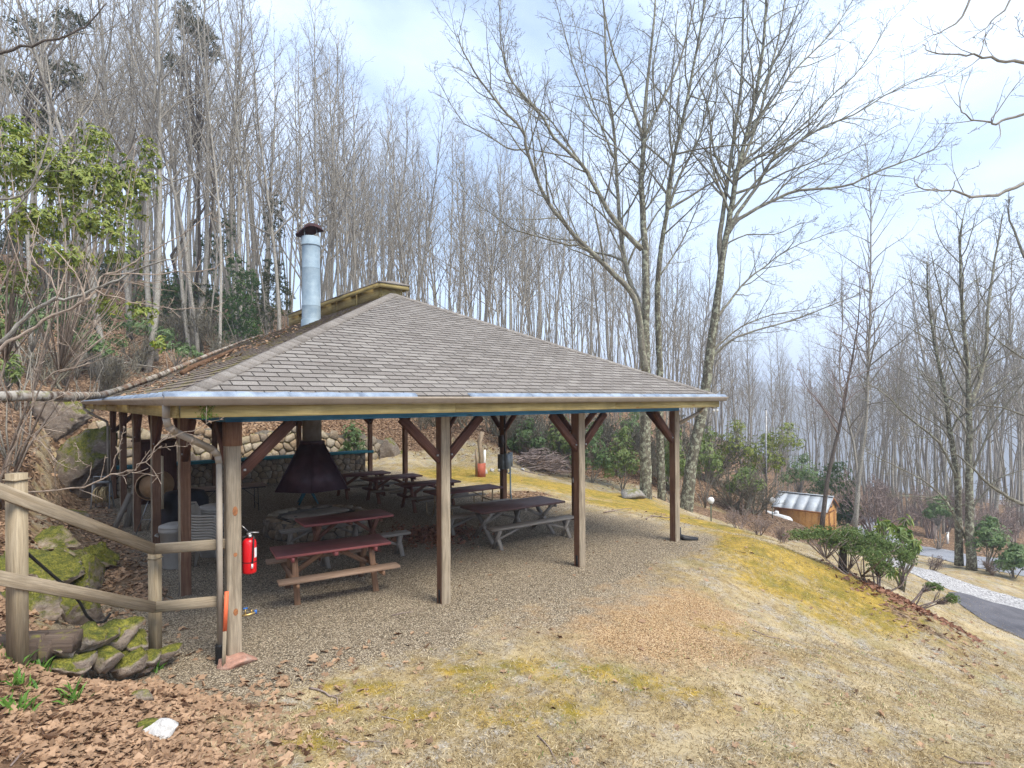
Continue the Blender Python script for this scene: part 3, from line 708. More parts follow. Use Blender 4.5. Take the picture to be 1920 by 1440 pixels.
part('flue_shroud', M_SHROUD, hood, lambda q: q.lathe([(.225, 2.18), (.225, 5.0)], 24, (HX, HYY, 0)), True)
for (z0, z1, r) in ((4.85, 5.50, .220), (5.50, 6.42, .215), (6.42, 6.98, .211), (6.98, 7.20, .220)):
    part('flue_section', M_GALV, hood, lambda q: q.lathe([(r+.007, z0), (r+.007, z0+.02), (r, z0+.028), (r, z1)], 32, (HX, HYY, 0), cap=z1 > 7.1), True)
part('flashing', M_GALV, hood, lambda q: q.lathe([(.25, 4.85), (.238, 5.16), (.226, 5.18)], 24, (HX, HYY, 0), cap=False), True)
for k in range(4):
    t_ = k*math.pi/2+.4
    part('cap_strut', M_STEEL, hood, lambda q: q.bar((HX+.20*math.cos(t_), HYY+.20*math.sin(t_), 7.15), (HX+.20*math.cos(t_), HYY+.20*math.sin(t_), 7.36), .02, .006))
M_RUSTC = plain('rusty_cap', (.025, .009, .011), (.055, .02, .02), 7, .8, .1)
def raincap(q):                                      # a bent, drooping sheet cap
    q.lathe([(.30, 7.32), (.29, 7.35), (.21, 7.42), (.10, 7.46), (.01, 7.475), (.01, 7.465), (.10, 7.445), (.21, 7.40), (.285, 7.335)], 26, (HX, HYY, 0), cap=False)
    for i, v in enumerate(q.v):
        a = (v-Vector((HX, HYY, v.z))).dot(RT); q.v[i] = v+Vector((0, 0, .10*math.sin((a+.1)*5.5)-.16*max(0, a)**1.2))+RT*(-.06 if a < -.25 else 0)
part('rain_cap', M_RUSTC, hood, raincap, True)

# ------------------------------------------------------------------ rubble masonry from Voronoi cells
def cells(w, h, size, seed, gap=.012):
    r = random.Random(seed); pts = []; ny = max(2, round(h/size)); nx = max(2, round(w/size))
    for j in range(-1, ny+1):
        for i in range(-1, nx+1): pts.append(((i+.5+r.uniform(-.42, .42)+.25*(j % 2))*w/nx, (j+.5+r.uniform(-.38, .38))*h/ny))
    out = []
    for a in pts:
        if not (0 < a[0] < w and 0 < a[1] < h): continue
        poly = [(0, 0), (w, 0), (w, h), (0, h)]
        for b in pts:
            if b is a or abs(b[0]-a[0])+abs(b[1]-a[1]) > size*5: continue
            mx, my = (a[0]+b[0])/2, (a[1]+b[1])/2; dx, dy = b[0]-a[0], b[1]-a[1]
            poly = clip(poly, (mx, my), (mx-dy, my+dx))
            if len(poly) < 3: break
        if len(poly) < 3: continue
        cx_, cy_ = sum(p[0] for p in poly)/len(poly), sum(p[1] for p in poly)/len(poly)
        rr = max(.02, min(math.hypot(p[0]-cx_, p[1]-cy_) for p in poly)); k = max(.5, 1-gap/rr)
        # knock the corners off
        q = []
        for i in range(len(poly)):
            p, n = poly[i], poly[(i+1) % len(poly)]
            q.append((p[0]*.88+n[0]*.12, p[1]*.88+n[1]*.12)); q.append((p[0]*.14+n[0]*.86, p[1]*.14+n[1]*.86))
        if len(q) > 12: q = q[::2]
        out.append(([(cx_+(p[0]-cx_)*k, cy_+(p[1]-cy_)*k) for p in q], (cx_, cy_)))
    return out
def stone_piece(poly, cen, fn, depth, mat_, parent, name='stone'):
    # fn(s, t, out) maps wall coordinates to the world
    n = len(poly); cx_, cy_ = cen; of = random.random()*80; dp = depth*random.uniform(.6, 1.25)
    r1 = [fn(p[0], p[1], -.02) for p in poly]; r2 = [fn(p[0], p[1], dp*.45) for p in poly]
    r3 = [fn(cx_+(p[0]-cx_)*.8, cy_+(p[1]-cy_)*.8, dp*random.uniform(.8, 1.1)) for p in poly]
    g = [(p[0]+of, p[1]+of, 0) for p in poly]+[(p[0]+of, p[1]+of, .03) for p in poly]+[(cx_+(p[0]-cx_)*.68+of, cy_+(p[1]-cy_)*.68+of, .05) for p in poly]
    fs = [(i, (i+1) % n, (i+1) % n+n, i+n) for i in range(n)]+[(i+n, (i+1) % n+n, (i+1) % n+2*n, i+2*n) for i in range(n)]+[tuple(range(2*n, 3*n))]
    m = MB(); m.add(r1+r2+r3, fs, g); return m.build(name, mat_, parent, smooth=False)
STCOL = [(.30, .21, .13), (.42, .32, .21), (.25, .20, .155), (.48, .41, .31), (.34, .25, .15), (.21, .175, .145), (.45, .37, .25)]
M_STONE = stone('rubble_stone', STCOL, moss=((.10, .10, .015), (.22, .20, .03)), mossamt=.24)
M_STONED = stone('dry_rubble_stone', STCOL)
M_MORTAR = plain('mortar', (.10, .085, .07), (.16, .14, .115), 12, .95)
# counter wall at the back of the pavilion
cw = thing('stone_counter', 'low rubble stone counter wall with long teal painted top at the pavilion back', 'counter', (0, L, 0))
part('core', M_MORTAR, cw, lambda q: q.box((W/2-.1, L+.16, .475), (W-.2, .22, .95)))
for poly, cen in cells(W-.24, .95, .25, 3, .007): stone_piece(poly, cen, lambda s, t_, o_: Vector((.12-.1+s, L+.05-o_, t_)), .055, M_STONED, cw)
M_TEAL = wood('teal_painted_board', (.02, .13, .16), (.05, .22, .25), stain=(.015, .09, .16), var=.5)
for (a, b) in ((0.1, 3.0), (3.01, 6.05), (6.06, W+.1)):
    part('counter_top', M_TEAL, cw, lambda q: q.bar((a, L+.10, 1.01), (b, L+.10, 1.01), .48, .10, bev=.01))
# retaining wall behind
rw = thing('retaining_wall', 'rubble stone retaining wall at the foot of the leafy slope behind the pavilion', 'stone wall', (6, 18.4, 0))
def wall_h(s): return 2.35-.045*s-.55*max(0, (s-9.0)/4)+.14*math.sin(s*1.9)+.09*math.sin(s*4.3)
for poly, cen in cells(12.6, 2.55, .38, 11, .010):
    if cen[1] > wall_h(cen[0])-.12: continue
    stone_piece(poly, cen, lambda s, t_, o_: Vector((-.6+s, 18.42-o_+.05*math.sin(s*1.3)+t_*.10, t_-.04)), .11, M_STONE, rw)
def core(q):
    n = 28
    for k in range(n):
        s0, s1 = 12.6*k/n, 12.6*(k+1)/n
        q.add([Vector(c) for c in ((-.6+s0, 18.47+.05*math.sin(s0*1.3), -.05), (-.6+s1, 18.47+.05*math.sin(s1*1.3), -.05), (-.6+s1, 18.47+.05*math.sin(s1*1.3)+.22, wall_h(s1)-.14), (-.6+s0, 18.47+.05*math.sin(s0*1.3)+.22, wall_h(s0)-.14), (-.6+s0, 18.9, wall_h(s0)-.14), (-.6+s1, 18.9, wall_h(s1)-.14))], [(0, 1, 2, 3), (3, 2, 5, 4)])
part('core', M_MORTAR, rw, core)
# fire pit ring
FPX, FPY, FPR, FPH = 3.42, 6.33, 1.18, .40
fp = thing('fire_pit', 'round rubble stone fire ring under the dark smoke hood', 'fire pit', (FPX, FPY, 0))
for poly, cen in cells(2*math.pi*FPR, FPH, .24, 5, .007):
    stone_piece(poly, cen, lambda s, t_, o_: Vector((FPX+(FPR+o_)*math.cos(s/FPR), FPY+(FPR+o_)*math.sin(s/FPR), t_)), .05, M_STONED, fp)
def ringcore(q):
    n = 40
    for (ro, ri, z) in ((FPR, FPR-.30, FPH-.015),):
        o_ = [Vector((FPX+ro*math.cos(6.2832*k/n), FPY+ro*math.sin(6.2832*k/n), 0)) for k in range(n)]; i_ = [Vector((FPX+ri*math.cos(6.2832*k/n), FPY+ri*math.sin(6.2832*k/n), 0)) for k in range(n)]
        up = Vector((0, 0, z)); q.add(o_+[v+up for v in o_]+[v+up for v in i_]+i_, [f_ for k in range(n) for f_ in ((k, (k+1) % n, (k+1) % n+n, k+n), (k+n, (k+1) % n+n, (k+1) % n+2*n, k+2*n), (k+2*n, (k+1) % n+2*n, (k+1) % n+3*n, k+3*n))])
part('core', M_MORTAR, fp, ringcore)
for k in range(17):                                  # flat cap stones
    t_ = k*2*math.pi/17+random.uniform(-.05, .05); c = Vector((FPX+(FPR-.14)*math.cos(t_), FPY+(FPR-.14)*math.sin(t_), FPH))
    def cs(q):
        n = 7; rr = random.uniform(.16, .2); ring = [(rr*(1+random.uniform(-.15, .15))*math.cos(6.283*i/n), rr*(.8+random.uniform(-.1, .15))*math.sin(6.283*i/n)) for i in range(n)]
        rot = Matrix.Rotation(t_, 3, 'Z'); lo_ = [c+rot @ Vector((b, a, -.012)) for a, b in ring]; hi_ = [c+rot @ Vector((b*.86, a*.86, .035)) for a, b in ring]; of = random.random()*50
        q.add(lo_+hi_, [(i, (i+1) % n, (i+1) % n+n, i+n) for i in range(n)]+[tuple(range(n, 2*n))], [tuple(v+Vector((of, of, of))) for v in lo_+hi_])
    part('cap_stone', M_STONED, fp, cs)
M_ASH = plain('ash', (.05, .048, .045), (.12, .115, .11), 9, 1)
part('ash_bed', M_ASH, fp, lambda q: q.lathe([(FPR-.3, .10), (.3, .16), (.01, .17)], 24, (FPX, FPY, 0), cap=False))
M_GREYW = wood('grey_board', (.22, .19, .155), (.38, .335, .28), stain=(.16, .14, .12))
lid = thing('grate_lid', 'pale weathered board lying across the stone fire ring', 'lid', (FPX-.1, FPY-.3, FPH+.04))
part('board', M_GREYW, lid, lambda q: q.bar((FPX-.85, FPY-.48, FPH+.075), (FPX+.55, FPY-.20, FPH+.09), .62, .04, bev=.006))
part('grate', M_BLACKP, lid, lambda q: [q.bar((FPX-.9+k*.14, FPY-.78+k*.02, FPH+.044), (FPX-.98+k*.14, FPY-.05+k*.02, FPH+.047), .016, .016) for k in range(10)])
part('handle_hole', M_BLACKP, lid, lambda q: q.lathe([(.045, 0), (.04, .004)], 14, (FPX-.68, FPY-.46, FPH+.096)))
# ------------------------------------------------------------------ picnic tables
def tabletop_mat(name, top, edge):
    t = NT(name); v = t.shift(t.attr()); n = t.noise(t.mapv(v, (.15, 1, 1)), 14, 5, .6); b = t.noise(v, 2.5, 4); f = t.noise(v, 80, 2)
    nz = t.new('ShaderNodeSeparateXYZ'); t.l.new(t.new('ShaderNodeNewGeometry').outputs['Normal'], nz.inputs[0])
    col = t.mix(t.ramp(n, [(.35, 0.0), (.65, 1.0)]), top, [c*1.45 for c in top])
    col = t.mix(t.math('MULTIPLY', t.ramp(b, [(.45, 0.0), (.7, 1.0)]), .5), col, [c*.65+.015 for c in top])
    col = t.mix(t.ramp(nz.outputs[2], [(.5, 1.0), (.8, 0.0)]), col, t.mix(b, edge, [c*.8 for c in edge]))
    t.bump(t.mix(.5, n, f), .25, .004); return t.done(col, .55, 0, .35)
M_TOP_RED = tabletop_mat('red_brown_paint', (.115, .042, .042), (.40, .12, .11))
M_TOP_BRN = tabletop_mat('worn_brown_paint', (.125, .062, .066), (.16, .065, .06))
M_TOP_GRY = tabletop_mat('faded_brown_paint', (.15, .095, .095), (.15, .08, .07))
M_LEG_RED = wood('brown_red_leg', (.14, .055, .035), (.26, .125, .08), stain=(.09, .04, .03))
M_LEG_TAN = wood('tan_leg', (.24, .13, .075), (.36, .215, .13), stain=(.16, .09, .06))
M_SEAT_GREY = wood('grey_seat', (.20, .175, .15), (.36, .32, .275), stain=(.15, .13, .115))
M_SEAT_TAN = wood('tan_seat', (.26, .165, .11), (.42, .29, .205), stain=(.2, .12, .08))
M_TUBE = plain('rusty_tube', (.26, .18, .10), (.36, .27, .16), 8, .5, .5)
def a_table(label, x, y, rz, ln, wd, top, legm, seatm, group):
    t = thing('picnic_table', label, 'picnic table', (0, 0, 0), 0, group)
    part('tabletop', top, t, lambda q: q.bar((-ln/2, 0, .735), (ln/2, 0, .735), wd, .042, bev=.005))
    for s in (-1, 1):
        part('seat', seatm, t, lambda q: q.bar((-ln/2-.02, s*.66, .435), (ln/2+.02, s*.66, .435), .245, .04, bev=.005))
    for e in (-1, 1):
        xe = e*(ln/2-.25)
        part('seat_beam', legm, t, lambda q: q.bar((xe, -.76, .37), (xe, .76, .37), .04, .088))
        part('top_cleat', top, t, lambda q: q.bar((xe, -wd/2+.015, .672), (xe, wd/2-.015, .672), .04, .082))
        for s in (-1, 1):
            part('leg', legm, t, lambda q: q.bar((xe-e*.043, s*.47, -.02), (xe-e*.043, s*.17, .70), .04, .09, up=(1, 0, 0)))
        part('brace', legm, t, lambda q: q.bar((xe-e*.07, 0, .37), (e*.08, 0, .69), .04, .08))
    part('middle_cleat', top, t, lambda q: q.bar((0, -wd/2-.004, .68), (0, wd/2+.004, .68), .06, .06))
    t.location = (x, y, 0); t.rotation_euler.z = rz; return t
GT = 'picnic tables under the pavilion roof'
a_table('red-brown picnic table with pink edge, nearest the railing and fire extinguisher', 1.95, 1.77, math.radians(-9), 1.83, .73, M_TOP_RED, M_LEG_TAN, M_SEAT_TAN, GT)
a_table('farthest purple-brown picnic table, half hidden behind the smoke hood', 6.45, 10.45, math.radians(-4), 1.83, .73, M_TOP_BRN, M_LEG_RED, M_SEAT_GREY, GT)
a_table('purple-brown picnic table just right of the smoke hood, second farthest', 6.85, 9.03, math.radians(-3), 1.83, .73, M_TOP_BRN, M_LEG_RED, M_SEAT_GREY, GT)
a_table('purple-brown picnic table between the hood and the metal-legged table', 7.05, 7.12, math.radians(-6), 1.83, .73, M_TOP_BRN, M_LEG_RED, M_SEAT_GREY, GT)
def x_legs(t, xs, half, zt, w, m):
    for xe in xs:
        for s in (-1, 1): part('leg', m, t, lambda q: q.bar((xe+s*.022, -s*half, -.02), (xe+s*.022, s*half, zt), .04, w, up=(1, 0, 0)))
def x_table(label, x, y, rz, ln, wd, top, legm):
    t = thing('picnic_table', label, 'picnic table', (0, 0, 0), 0, GT)
    part('tabletop', top, t, lambda q: q.bar((-ln/2, 0, .735), (ln/2, 0, .735), wd, .045, bev=.005))
    x_legs(t, (-ln/2+.32, ln/2-.32), wd*.42, .70, .09, legm)
    for e in (-1, 1):
        xe = e*(ln/2-.32)
        part('top_cleat', legm, t, lambda q: q.bar((xe+e*.075, -wd/2+.05, .672), (xe+e*.075, wd/2-.05, .672), .04, .08))
        part('brace', legm, t, lambda q: q.bar((xe, 0, .36), (e*.12, 0, .70), .04, .07))
    part('middle_cleat', legm, t, lambda q: q.bar((0, -wd/2+.004, .68), (0, wd/2-.004, .68), .06, .06))
    t.location = (x, y, 0); t.rotation_euler.z = rz; return t
def x_bench(label, x, y, rz, ln, m):
    t = thing('bench', label, 'bench', (0, 0, 0), 0, 'loose benches beside the cross-legged tables')
    part('seat', m, t, lambda q: q.bar((-ln/2, 0, .445), (ln/2, 0, .445), .28, .045, bev=.006))
    x_legs(t, (-ln/2+.2, ln/2-.2), .13, .42, .085, m)
    for e in (-1, 1): part('brace', m, t, lambda q: q.bar((e*(ln/2-.2), 0, .2), (e*.25, 0, .42), .035, .05))
    t.location = (x, y, 0); t.rotation_euler.z = rz; return t
x_table('red-brown cross-legged picnic table standing right in front of the stone fire ring', 3.08, 3.86, math.radians(-5), 1.83, .80, M_TOP_RED, M_LEG_RED)
x_bench('grey bench on the near side of the table in front of the fire ring', 3.12, 3.05, math.radians(-6), 1.9, M_SEAT_GREY)
x_bench('grey bench between the stone fire ring and the table before it', 2.92, 4.62, math.radians(-4), 1.8, M_SEAT_GREY)
x_table('large faded brown cross-legged table, nearest the lawn at the right', 6.72, 2.72, math.radians(-4), 2.35, .95, M_TOP_GRY, M_SEAT_GREY)
x_bench('weathered grey bench in front of the large table nearest the lawn', 6.62, 1.93, math.radians(-4), 2.3, M_SEAT_GREY)
x_bench('weathered grey bench behind the large table nearest the lawn', 6.50, 3.55, math.radians(-4), 2.3, M_SEAT_GREY)
def tube_table(label, x, y, rz):
    ln, wd = 2.1, .74
    t = thing('picnic_table', label, 'picnic table', (0, 0, 0), 0, GT)
    part('tabletop', M_TOP_BRN, t, lambda q: q.bar((-ln/2, 0, .735), (ln/2, 0, .735), wd, .042, bev=.005))
    for s in (-1, 1): part('seat', M_SEAT_GREY, t, lambda q: q.bar((-ln/2, s*.66, .435), (ln/2, s*.66, .435), .24, .04, bev=.005))
    for e in (-1, 1):
        xe = e*(ln/2-.28)
        for s in (-1, 1):
            part('leg', M_TUBE, t, lambda q: q.tube([(xe, s*.26, .71), (xe, s*.24, .45), (xe, s*.30, .2), (xe, s*.36, .06), (xe, s*.45, .02), (xe, s*.60, .02), (xe, s*.70, .08), (xe, s*.72, .2), (xe, s*.72, .41)], .019, 8), True)
        part('cross_bar', M_TUBE, t, lambda q: q.tube([(xe, -.26, .40), (xe, .26, .40)], .017, 8))
        part('brace', M_TUBE, t, lambda q: q.tube([(xe, 0, .40), (e*.15, 0, .71)], .014, 6))
    t.location = (x, y, 0); t.rotation_euler.z = rz
tube_table('brown picnic table with bent metal tube legs behind the large table', 7.12, 5.36, math.radians(-4))

# folding table, teal table
ft = thing('folding_table', 'grey folding table with thin dark legs left of the smoke hood', 'table', (2.35, 10.25, 0), math.radians(-4))
M_FOLD = plain('brown_laminate', (.16, .11, .085), (.23, .165, .13), 4, .6)
ft.location = (0, 0, 0); ft.rotation_euler.z = 0
part('tabletop', M_FOLD, ft, lambda q: q.bar((-.95, 0, .735), (.95, 0, .735), .78, .035, bev=.006))
part('apron', M_BLACKP, ft, lambda q: [q.bar((-.9, s*.33, .70), (.9, s*.33, .70), .02, .035) for s in (-1, 1)])
for e in (-1, 1):
    for s in (-1, 1): part('leg', M_BLACKP, ft, lambda q: q.tube([(e*.70, s*.26, .70), (e*.72, s*.28, .0)], .012, 6))
    part('cross_bar', M_BLACKP, ft, lambda q: q.tube([(e*.715, -.27, .2), (e*.715, .27, .2)], .010, 6))
    part('brace', M_BLACKP, ft, lambda q: q.tube([(e*.71, 0, .35), (e*.3, 0, .70)], .009, 6))
ft.location = (2.35, 10.25, 0); ft.rotation_euler.z = math.radians(-4)
M_TEALP = plain('teal_plastic', (.015, .085, .12), (.03, .13, .17), 4, .45)
tt = thing('plastic_table', 'teal plastic table with splayed legs seen below the smoke hood', 'table', (0, 0, 0))
part('tabletop', M_TEALP, tt, lambda q: q.lathe([(.44, .68), (.45, .70), (.45, .715), (.43, .72)], 28))
for k in range(4):
    t_ = k*math.pi/2+.5
    part('leg', M_TEALP, tt, lambda q: q.tube([(.10*math.cos(t_), .10*math.sin(t_), .69), (.10*math.cos(t_), .10*math.sin(t_), .42), (.18*math.cos(t_), .18*math.sin(t_), .30), (.40*math.cos(t_), .40*math.sin(t_), 0)], [.05, .045, .045, .028], 8), True)
part('hub', M_TEALP, tt, lambda q: q.lathe([(.12, .36), (.13, .45), (.12, .69)], 12))
tt.location = (4.60, 10.25, 0)

# ------------------------------------------------------------------ things along the left side
M_CHAIR = plain('putty_plastic', (.36, .325, .28), (.43, .39, .34), 4, .5)
def chair(z):
    t = thing('stacking_chair', 'x', 'chair', (0, 0, 0))
    def seat(q):
        for k in range(6):
            a = -.22+k*.088; q.bar((a, -.22, .43-.012*math.sin(k*.6)), (a, .24, .40), .074, .016)
        q.bar((-.24, -.235, .43), (.24, -.235, .43), .03, .03)
    part('seat', M_CHAIR, t, seat)
    def back(q):
        for k in range(5): a = -.17+k*.085; q.bar((a, .24, .44), (a*1.05, .33, .80), .05, .014, up=(1, 0, 0))
        q.tube([(-.25, .25, .42), (-.26, .31, .70), (-.2, .35, .83), (0, .36, .86), (.2, .35, .83), (.26, .31, .70), (.25, .25, .42)], .02, 6)
    part('backrest', M_CHAIR, t, back)
    for s in (-1, 1):
        part('armrest', M_CHAIR, t, lambda q: q.tube([(s*.27, -.25, .41), (s*.285, -.26, .60), (s*.29, -.15, .655), (s*.29, .10, .65), (s*.275, .30, .665)], .021, 6), True)
        part('leg', M_CHAIR, t, lambda q: q.bar((s*.25, -.24, .43), (s*.275, -.285, 0), .045, .035))
        part('leg', M_CHAIR, t, lambda q: q.bar((s*.24, .25, .43), (s*.265, .34, 0), .045, .035))
    return t
c0 = chair(0)
_ord = ['bottom', 'second', 'third', 'fourth', 'fifth', 'sixth', 'seventh', 'eighth', 'top']
for k in range(9):
    c = c0 if k == 0 else copy_tree(c0)
    c.location = (.62+.004*k, 4.42-.008*k, .052*k); c.rotation_euler.z = math.radians(58)
    tag(c, ('%s putty plastic chair of the stack by the grey bins' % _ord[k]) if k in (0, 8) else ('%s putty plastic chair from the bottom of the stack by the bins' % _ord[k]), 'chair', 'stack of plastic chairs')
M_BIN = plain('grey_bin_plastic', (.30, .275, .25), (.37, .345, .31), 5, .55)
def bin_(label, x, y, rz, h, w, txt=None):
    t = thing('rubbish_bin', label, 'bin', (0, 0, 0), 0, 'grey rubbish bins beside the chair stack')
    part('body', M_BIN, t, lambda q: q.lathe([(w*.78, 0), (w*.82, .03), (w*.97, h-.10), (w*1.06, h-.09), (w*1.07, h-.02), (w, h)], 20), True)
    for s in (-1, 1): part('handle', M_BIN, t, lambda q: q.tube([(s*w*1.0, -.07, h-.16), (s*w*1.22, -.06, h-.14), (s*w*1.22, .06, h-.14), (s*w*1.0, .07, h-.16)], .018, 6))
    part('lid', M_BIN, t, lambda q: q.lathe([(w*1.08, h-.01), (w*1.05, h+.03), (w*.6, h+.07), (.01, h+.08)], 20), True)
    part('latch', M_BLACKP, t, lambda q: q.tube([(w*.75, -w*.8, h+.03), (w*.83, -w*.88, h-.03), (w*.72, -w*.82, h-.09), (w*.80, -w*.74, h-.14)], .022, 6))
    if txt:
        cu = bpy.data.curves.new('lettering', 'FONT'); cu.body = txt; cu.size = .14; cu.extrude = .001
        to = bpy.data.objects.new('lettering', cu); link(to); dg = bpy.context.evaluated_depsgraph_get(); me_ = bpy.data.meshes.new_from_object(to.evaluated_get(dg))
        bpy.data.objects.remove(to); me_.materials.clear(); me_.materials.append(M_BLACKP)
        lo_ = link(bpy.data.objects.new('lettering', me_)); lo_.parent = t; lo_.location = (-.11, -w*.905, h*.55); lo_.rotation_euler = (math.radians(86), 0, 0)
    t.location = (x, y, 0); t.rotation_euler.z = rz
bin_('grey plastic bin with black letters beside the second left post', .16, 5.0, math.radians(-22), .78, .26, 'SA')
bin_('taller grey plastic bin behind the stack of chairs', .92, 5.45, math.radians(10), .98, .30)
# black covered grill, framed board, drum on a stand, cabinet, hose reel, loose planks
gb = thing('covered_grill', 'black covered grill standing between the left posts', 'grill', (0, 0, 0))
M_COVER = plain('black_cover', (.010, .011, .016), (.022, .022, .03), 4, .6, 0, .4)
def cover(q):
    n = 14
    for (z0, z1, k0, k1) in ((.08, .55, 1.04, 1.0), (.55, .95, 1.0, .98), (.95, 1.12, .98, .8), (1.12, 1.17, .8, .3)):
        def ring(z, k): return [Vector((.46*k*math.copysign(abs(math.cos(6.283*i/n))**.5, math.cos(6.283*i/n))*(1+.03*math.sin(i*5)), .34*k*math.copysign(abs(math.sin(6.283*i/n))**.5, math.sin(6.283*i/n)), z)) for i in range(n)]
        q.add(ring(z0, k0)+ring(z1, k1), [(i, (i+1) % n, (i+1) % n+n, i+n) for i in range(n)])
part('cover', M_COVER, gb, cover, True)
for e in (-1, 1):
    for s in (-1, 1): part('leg', M_STEEL, gb, lambda q: q.tube([(e*.38, s*.26, 0), (e*.36, s*.25, .3)], .02, 8))
part('side_handle', M_STEEL, gb, lambda q: q.tube([(.40, -.3, .62), (.52, -.42, .58), (.2, -.46, .40)], .014, 6))
gb.location = (.72, 7.35, 0); gb.rotation_euler.z = .3
fb = thing('framed_board', 'narrow cream framed board hanging between the left posts', 'board', (0, 0, 0))
M_CREAM = plain('cream_paint', (.52, .44, .30), (.60, .52, .38), 5, .6)
part('panel', M_BLACKP, fb, lambda q: q.box((0, 0, .55), (.03, .50, 1.08)))
for (a, b) in (((0, -.28, 0), (0, -.28, 1.14)), ((0, .28, 0), (0, .28, 1.14)), ((0, -.25, .03), (0, .25, .03)), ((0, -.25, 1.11), (0, .25, 1.11))):
    part('frame', M_CREAM, fb, lambda q: q.bar(a, b, .06, .06))
part('hanger', M_STEEL, fb, lambda q: q.tube([(0, -.2, 1.13), (0, -.05, 2.05), (0, .05, 2.05), (0, .2, 1.13)], .004, 5))
fb.location = (.16, 7.05, .86); fb.rotation_euler.z = math.radians(6)
dr = thing('drum', 'tan round drum lying on a folding metal stand by the left posts', 'drum', (0, 0, 0))
M_TAN = plain('tan_drum', (.34, .21, .11), (.43, .28, .16), 5, .55)
def drum(q):
    pr = [(.30, -.28), (.33, -.26), (.33, -.1), (.335, -.09), (.335, -.07), (.33, -.06), (.33, .26), (.30, .28), (.27, .26), (.27, -.2)]
    n = 24; vs_ = [Vector((z, r*math.cos(6.2832*k/n), 1.14+r*math.sin(6.2832*k/n))) for (r, z) in pr for k in range(n)]
    q.add(vs_, [(i*n+k, i*n+(k+1) % n, (i+1)*n+(k+1) % n, (i+1)*n+k) for i in range(len(pr)-1) for k in range(n)]+[tuple((len(pr)-1)*n+k for k in range(n))])
part('shell', M_TAN, dr, drum, True)
for e in (-1, 1):
    for s in (-1, 1): part('stand_leg', M_STEEL, dr, lambda q: q.tube([(e*.2, s*.05, .80), (e*.24, s*.32, 0)], .013, 6))
    part('stand_bar', M_STEEL, dr, lambda q: q.tube([(e*.22, -.2, .35), (e*.22, .2, .35)], .010, 6))
dr.location = (.32, 8.75, 0); dr.rotation_euler.z = math.radians(55)
cb = thing('cabinet', 'dark brown wooden cabinet at the back left corner of the pavilion', 'cabinet', (0, 0, 0))
M_CAB = wood('dark_cabinet', (.075, .032, .025), (.13, .06, .045), var=.3)
part('carcass', M_CAB, cb, lambda q: q.box((0, 0, .98), (1.1, .55, 1.92)))
part('top', M_CAB, cb, lambda q: q.box((0, 0, 1.97), (1.18, .62, .05)))
for s in (-1, 1): part('door', M_CAB, cb, lambda q: q.box((s*.272, -.285, .98), (.53, .02, 1.84)))
cb.location = (.95, 13.6, 0); cb.rotation_euler.z = .05
hr = thing('hose_reel', 'coiled tan garden hose on a grey reel cart at the back left', 'hose reel', (0, 0, 0))
M_GREYP = plain('grey_plastic', (.22, .23, .24), (.30, .31, .31), 5, .5)
for s in (-1, 1):
    part('side_frame', M_GREYP, hr, lambda q: [q.tube([(s*.24, -.15, 0), (s*.22, -.05, .75), (s*.22, .05, .75), (s*.24, .18, 0)], .022, 8), q.tube([(s*.235, -.1, .35), (s*.235, .1, .35)], .018, 6)])
part('handle', M_GREYP, hr, lambda q: q.tube([(-.22, 0, .75), (-.22, -.02, .95), (.22, -.02, .95), (.22, 0, .75)], .02, 8))
part('top_tray', M_GREYP, hr, lambda q: q.box((0, 0, .78), (.44, .2, .05)))
M_HOSE = plain('tan_hose', (.40, .30, .15), (.48, .37, .2), 5, .5)
def hose(q):
    pts = []
    for k in range(150):
        t_ = k*.42; r = .20+.012*math.sin(k*.9)+.02*(k//50); pts.append((-.17+.34*((k/24.0) % 1.0 if (k//24) % 2 == 0 else 1-(k/24.0) % 1.0), r*math.cos(t_), .40+r*math.sin(t_)))
    q.tube(pts, .016, 6)
part('hose', M_HOSE, hr, hose, True)
hr.location = (-.42, 13.55, .0); hr.rotation_euler.z = math.radians(-25)
for k, (x, y, lab) in enumerate(((.1, 9.9, 'grey plank leaning on the third left post, longest of the three'), (.22, 10.0, 'grey plank leaning beside the longest plank at the third left post'), (-.06, 9.75, 'short pale plank leaning outermost at the third left post'))):
    pl = thing('plank', lab, 'plank', (x, y, 0), 0, 'planks leaning by the left posts')
    part('board', M_GREYW, pl, lambda q: q.bar((x-.28-.05*k, y-.1, .0), (x-.02, y-.02+.06*k, 1.25-.2*k), .12, .022, up=(0, 1, 0)))

# fire extinguisher on the corner post
fe = thing('fire_extinguisher', 'red fire extinguisher hanging on the front corner post', 'fire extinguisher', (.19, -.02, 1.03))
EX, EY, EZ = .185, -.03, 1.03
part('cylinder', M_RED, fe, lambda q: q.lathe([(.055, 0), (.078, .008), (.082, .03), (.082, .375), (.072, .41), (.045, .435), (.03, .44)], 24, (EX, EY, EZ)), True)
part('neck', M_STEEL, fe, lambda q: q.lathe([(.026, .435), (.026, .475), (.034, .48), (.034, .50)], 14, (EX, EY, EZ)))
part('lever', M_STEEL, fe, lambda q: [q.bar((EX-.02, EY-.01, EZ+.51), (EX+.10, EY-.05, EZ+.50), .02, .012), q.bar((EX-.02, EY, EZ+.53), (EX-.085, EY+.01, EZ+.60), .02, .010)])
part('gauge', M_WHITE, fe, lambda q: q.bar((EX+.0, EY-.034, EZ+.47), (EX-.004, EY-.052, EZ+.47), .03, .03))
part('hose', M_BLACKP, fe, lambda q: q.tube([(EX+.01, EY-.03, EZ+.485), (EX+.03, EY-.085, EZ+.46), (EX+.02, EY-.098, EZ+.36), (EX+.012, EY-.1, EZ+.2), (EX+.006, EY-.098, EZ+.13)], .010, 8), True)
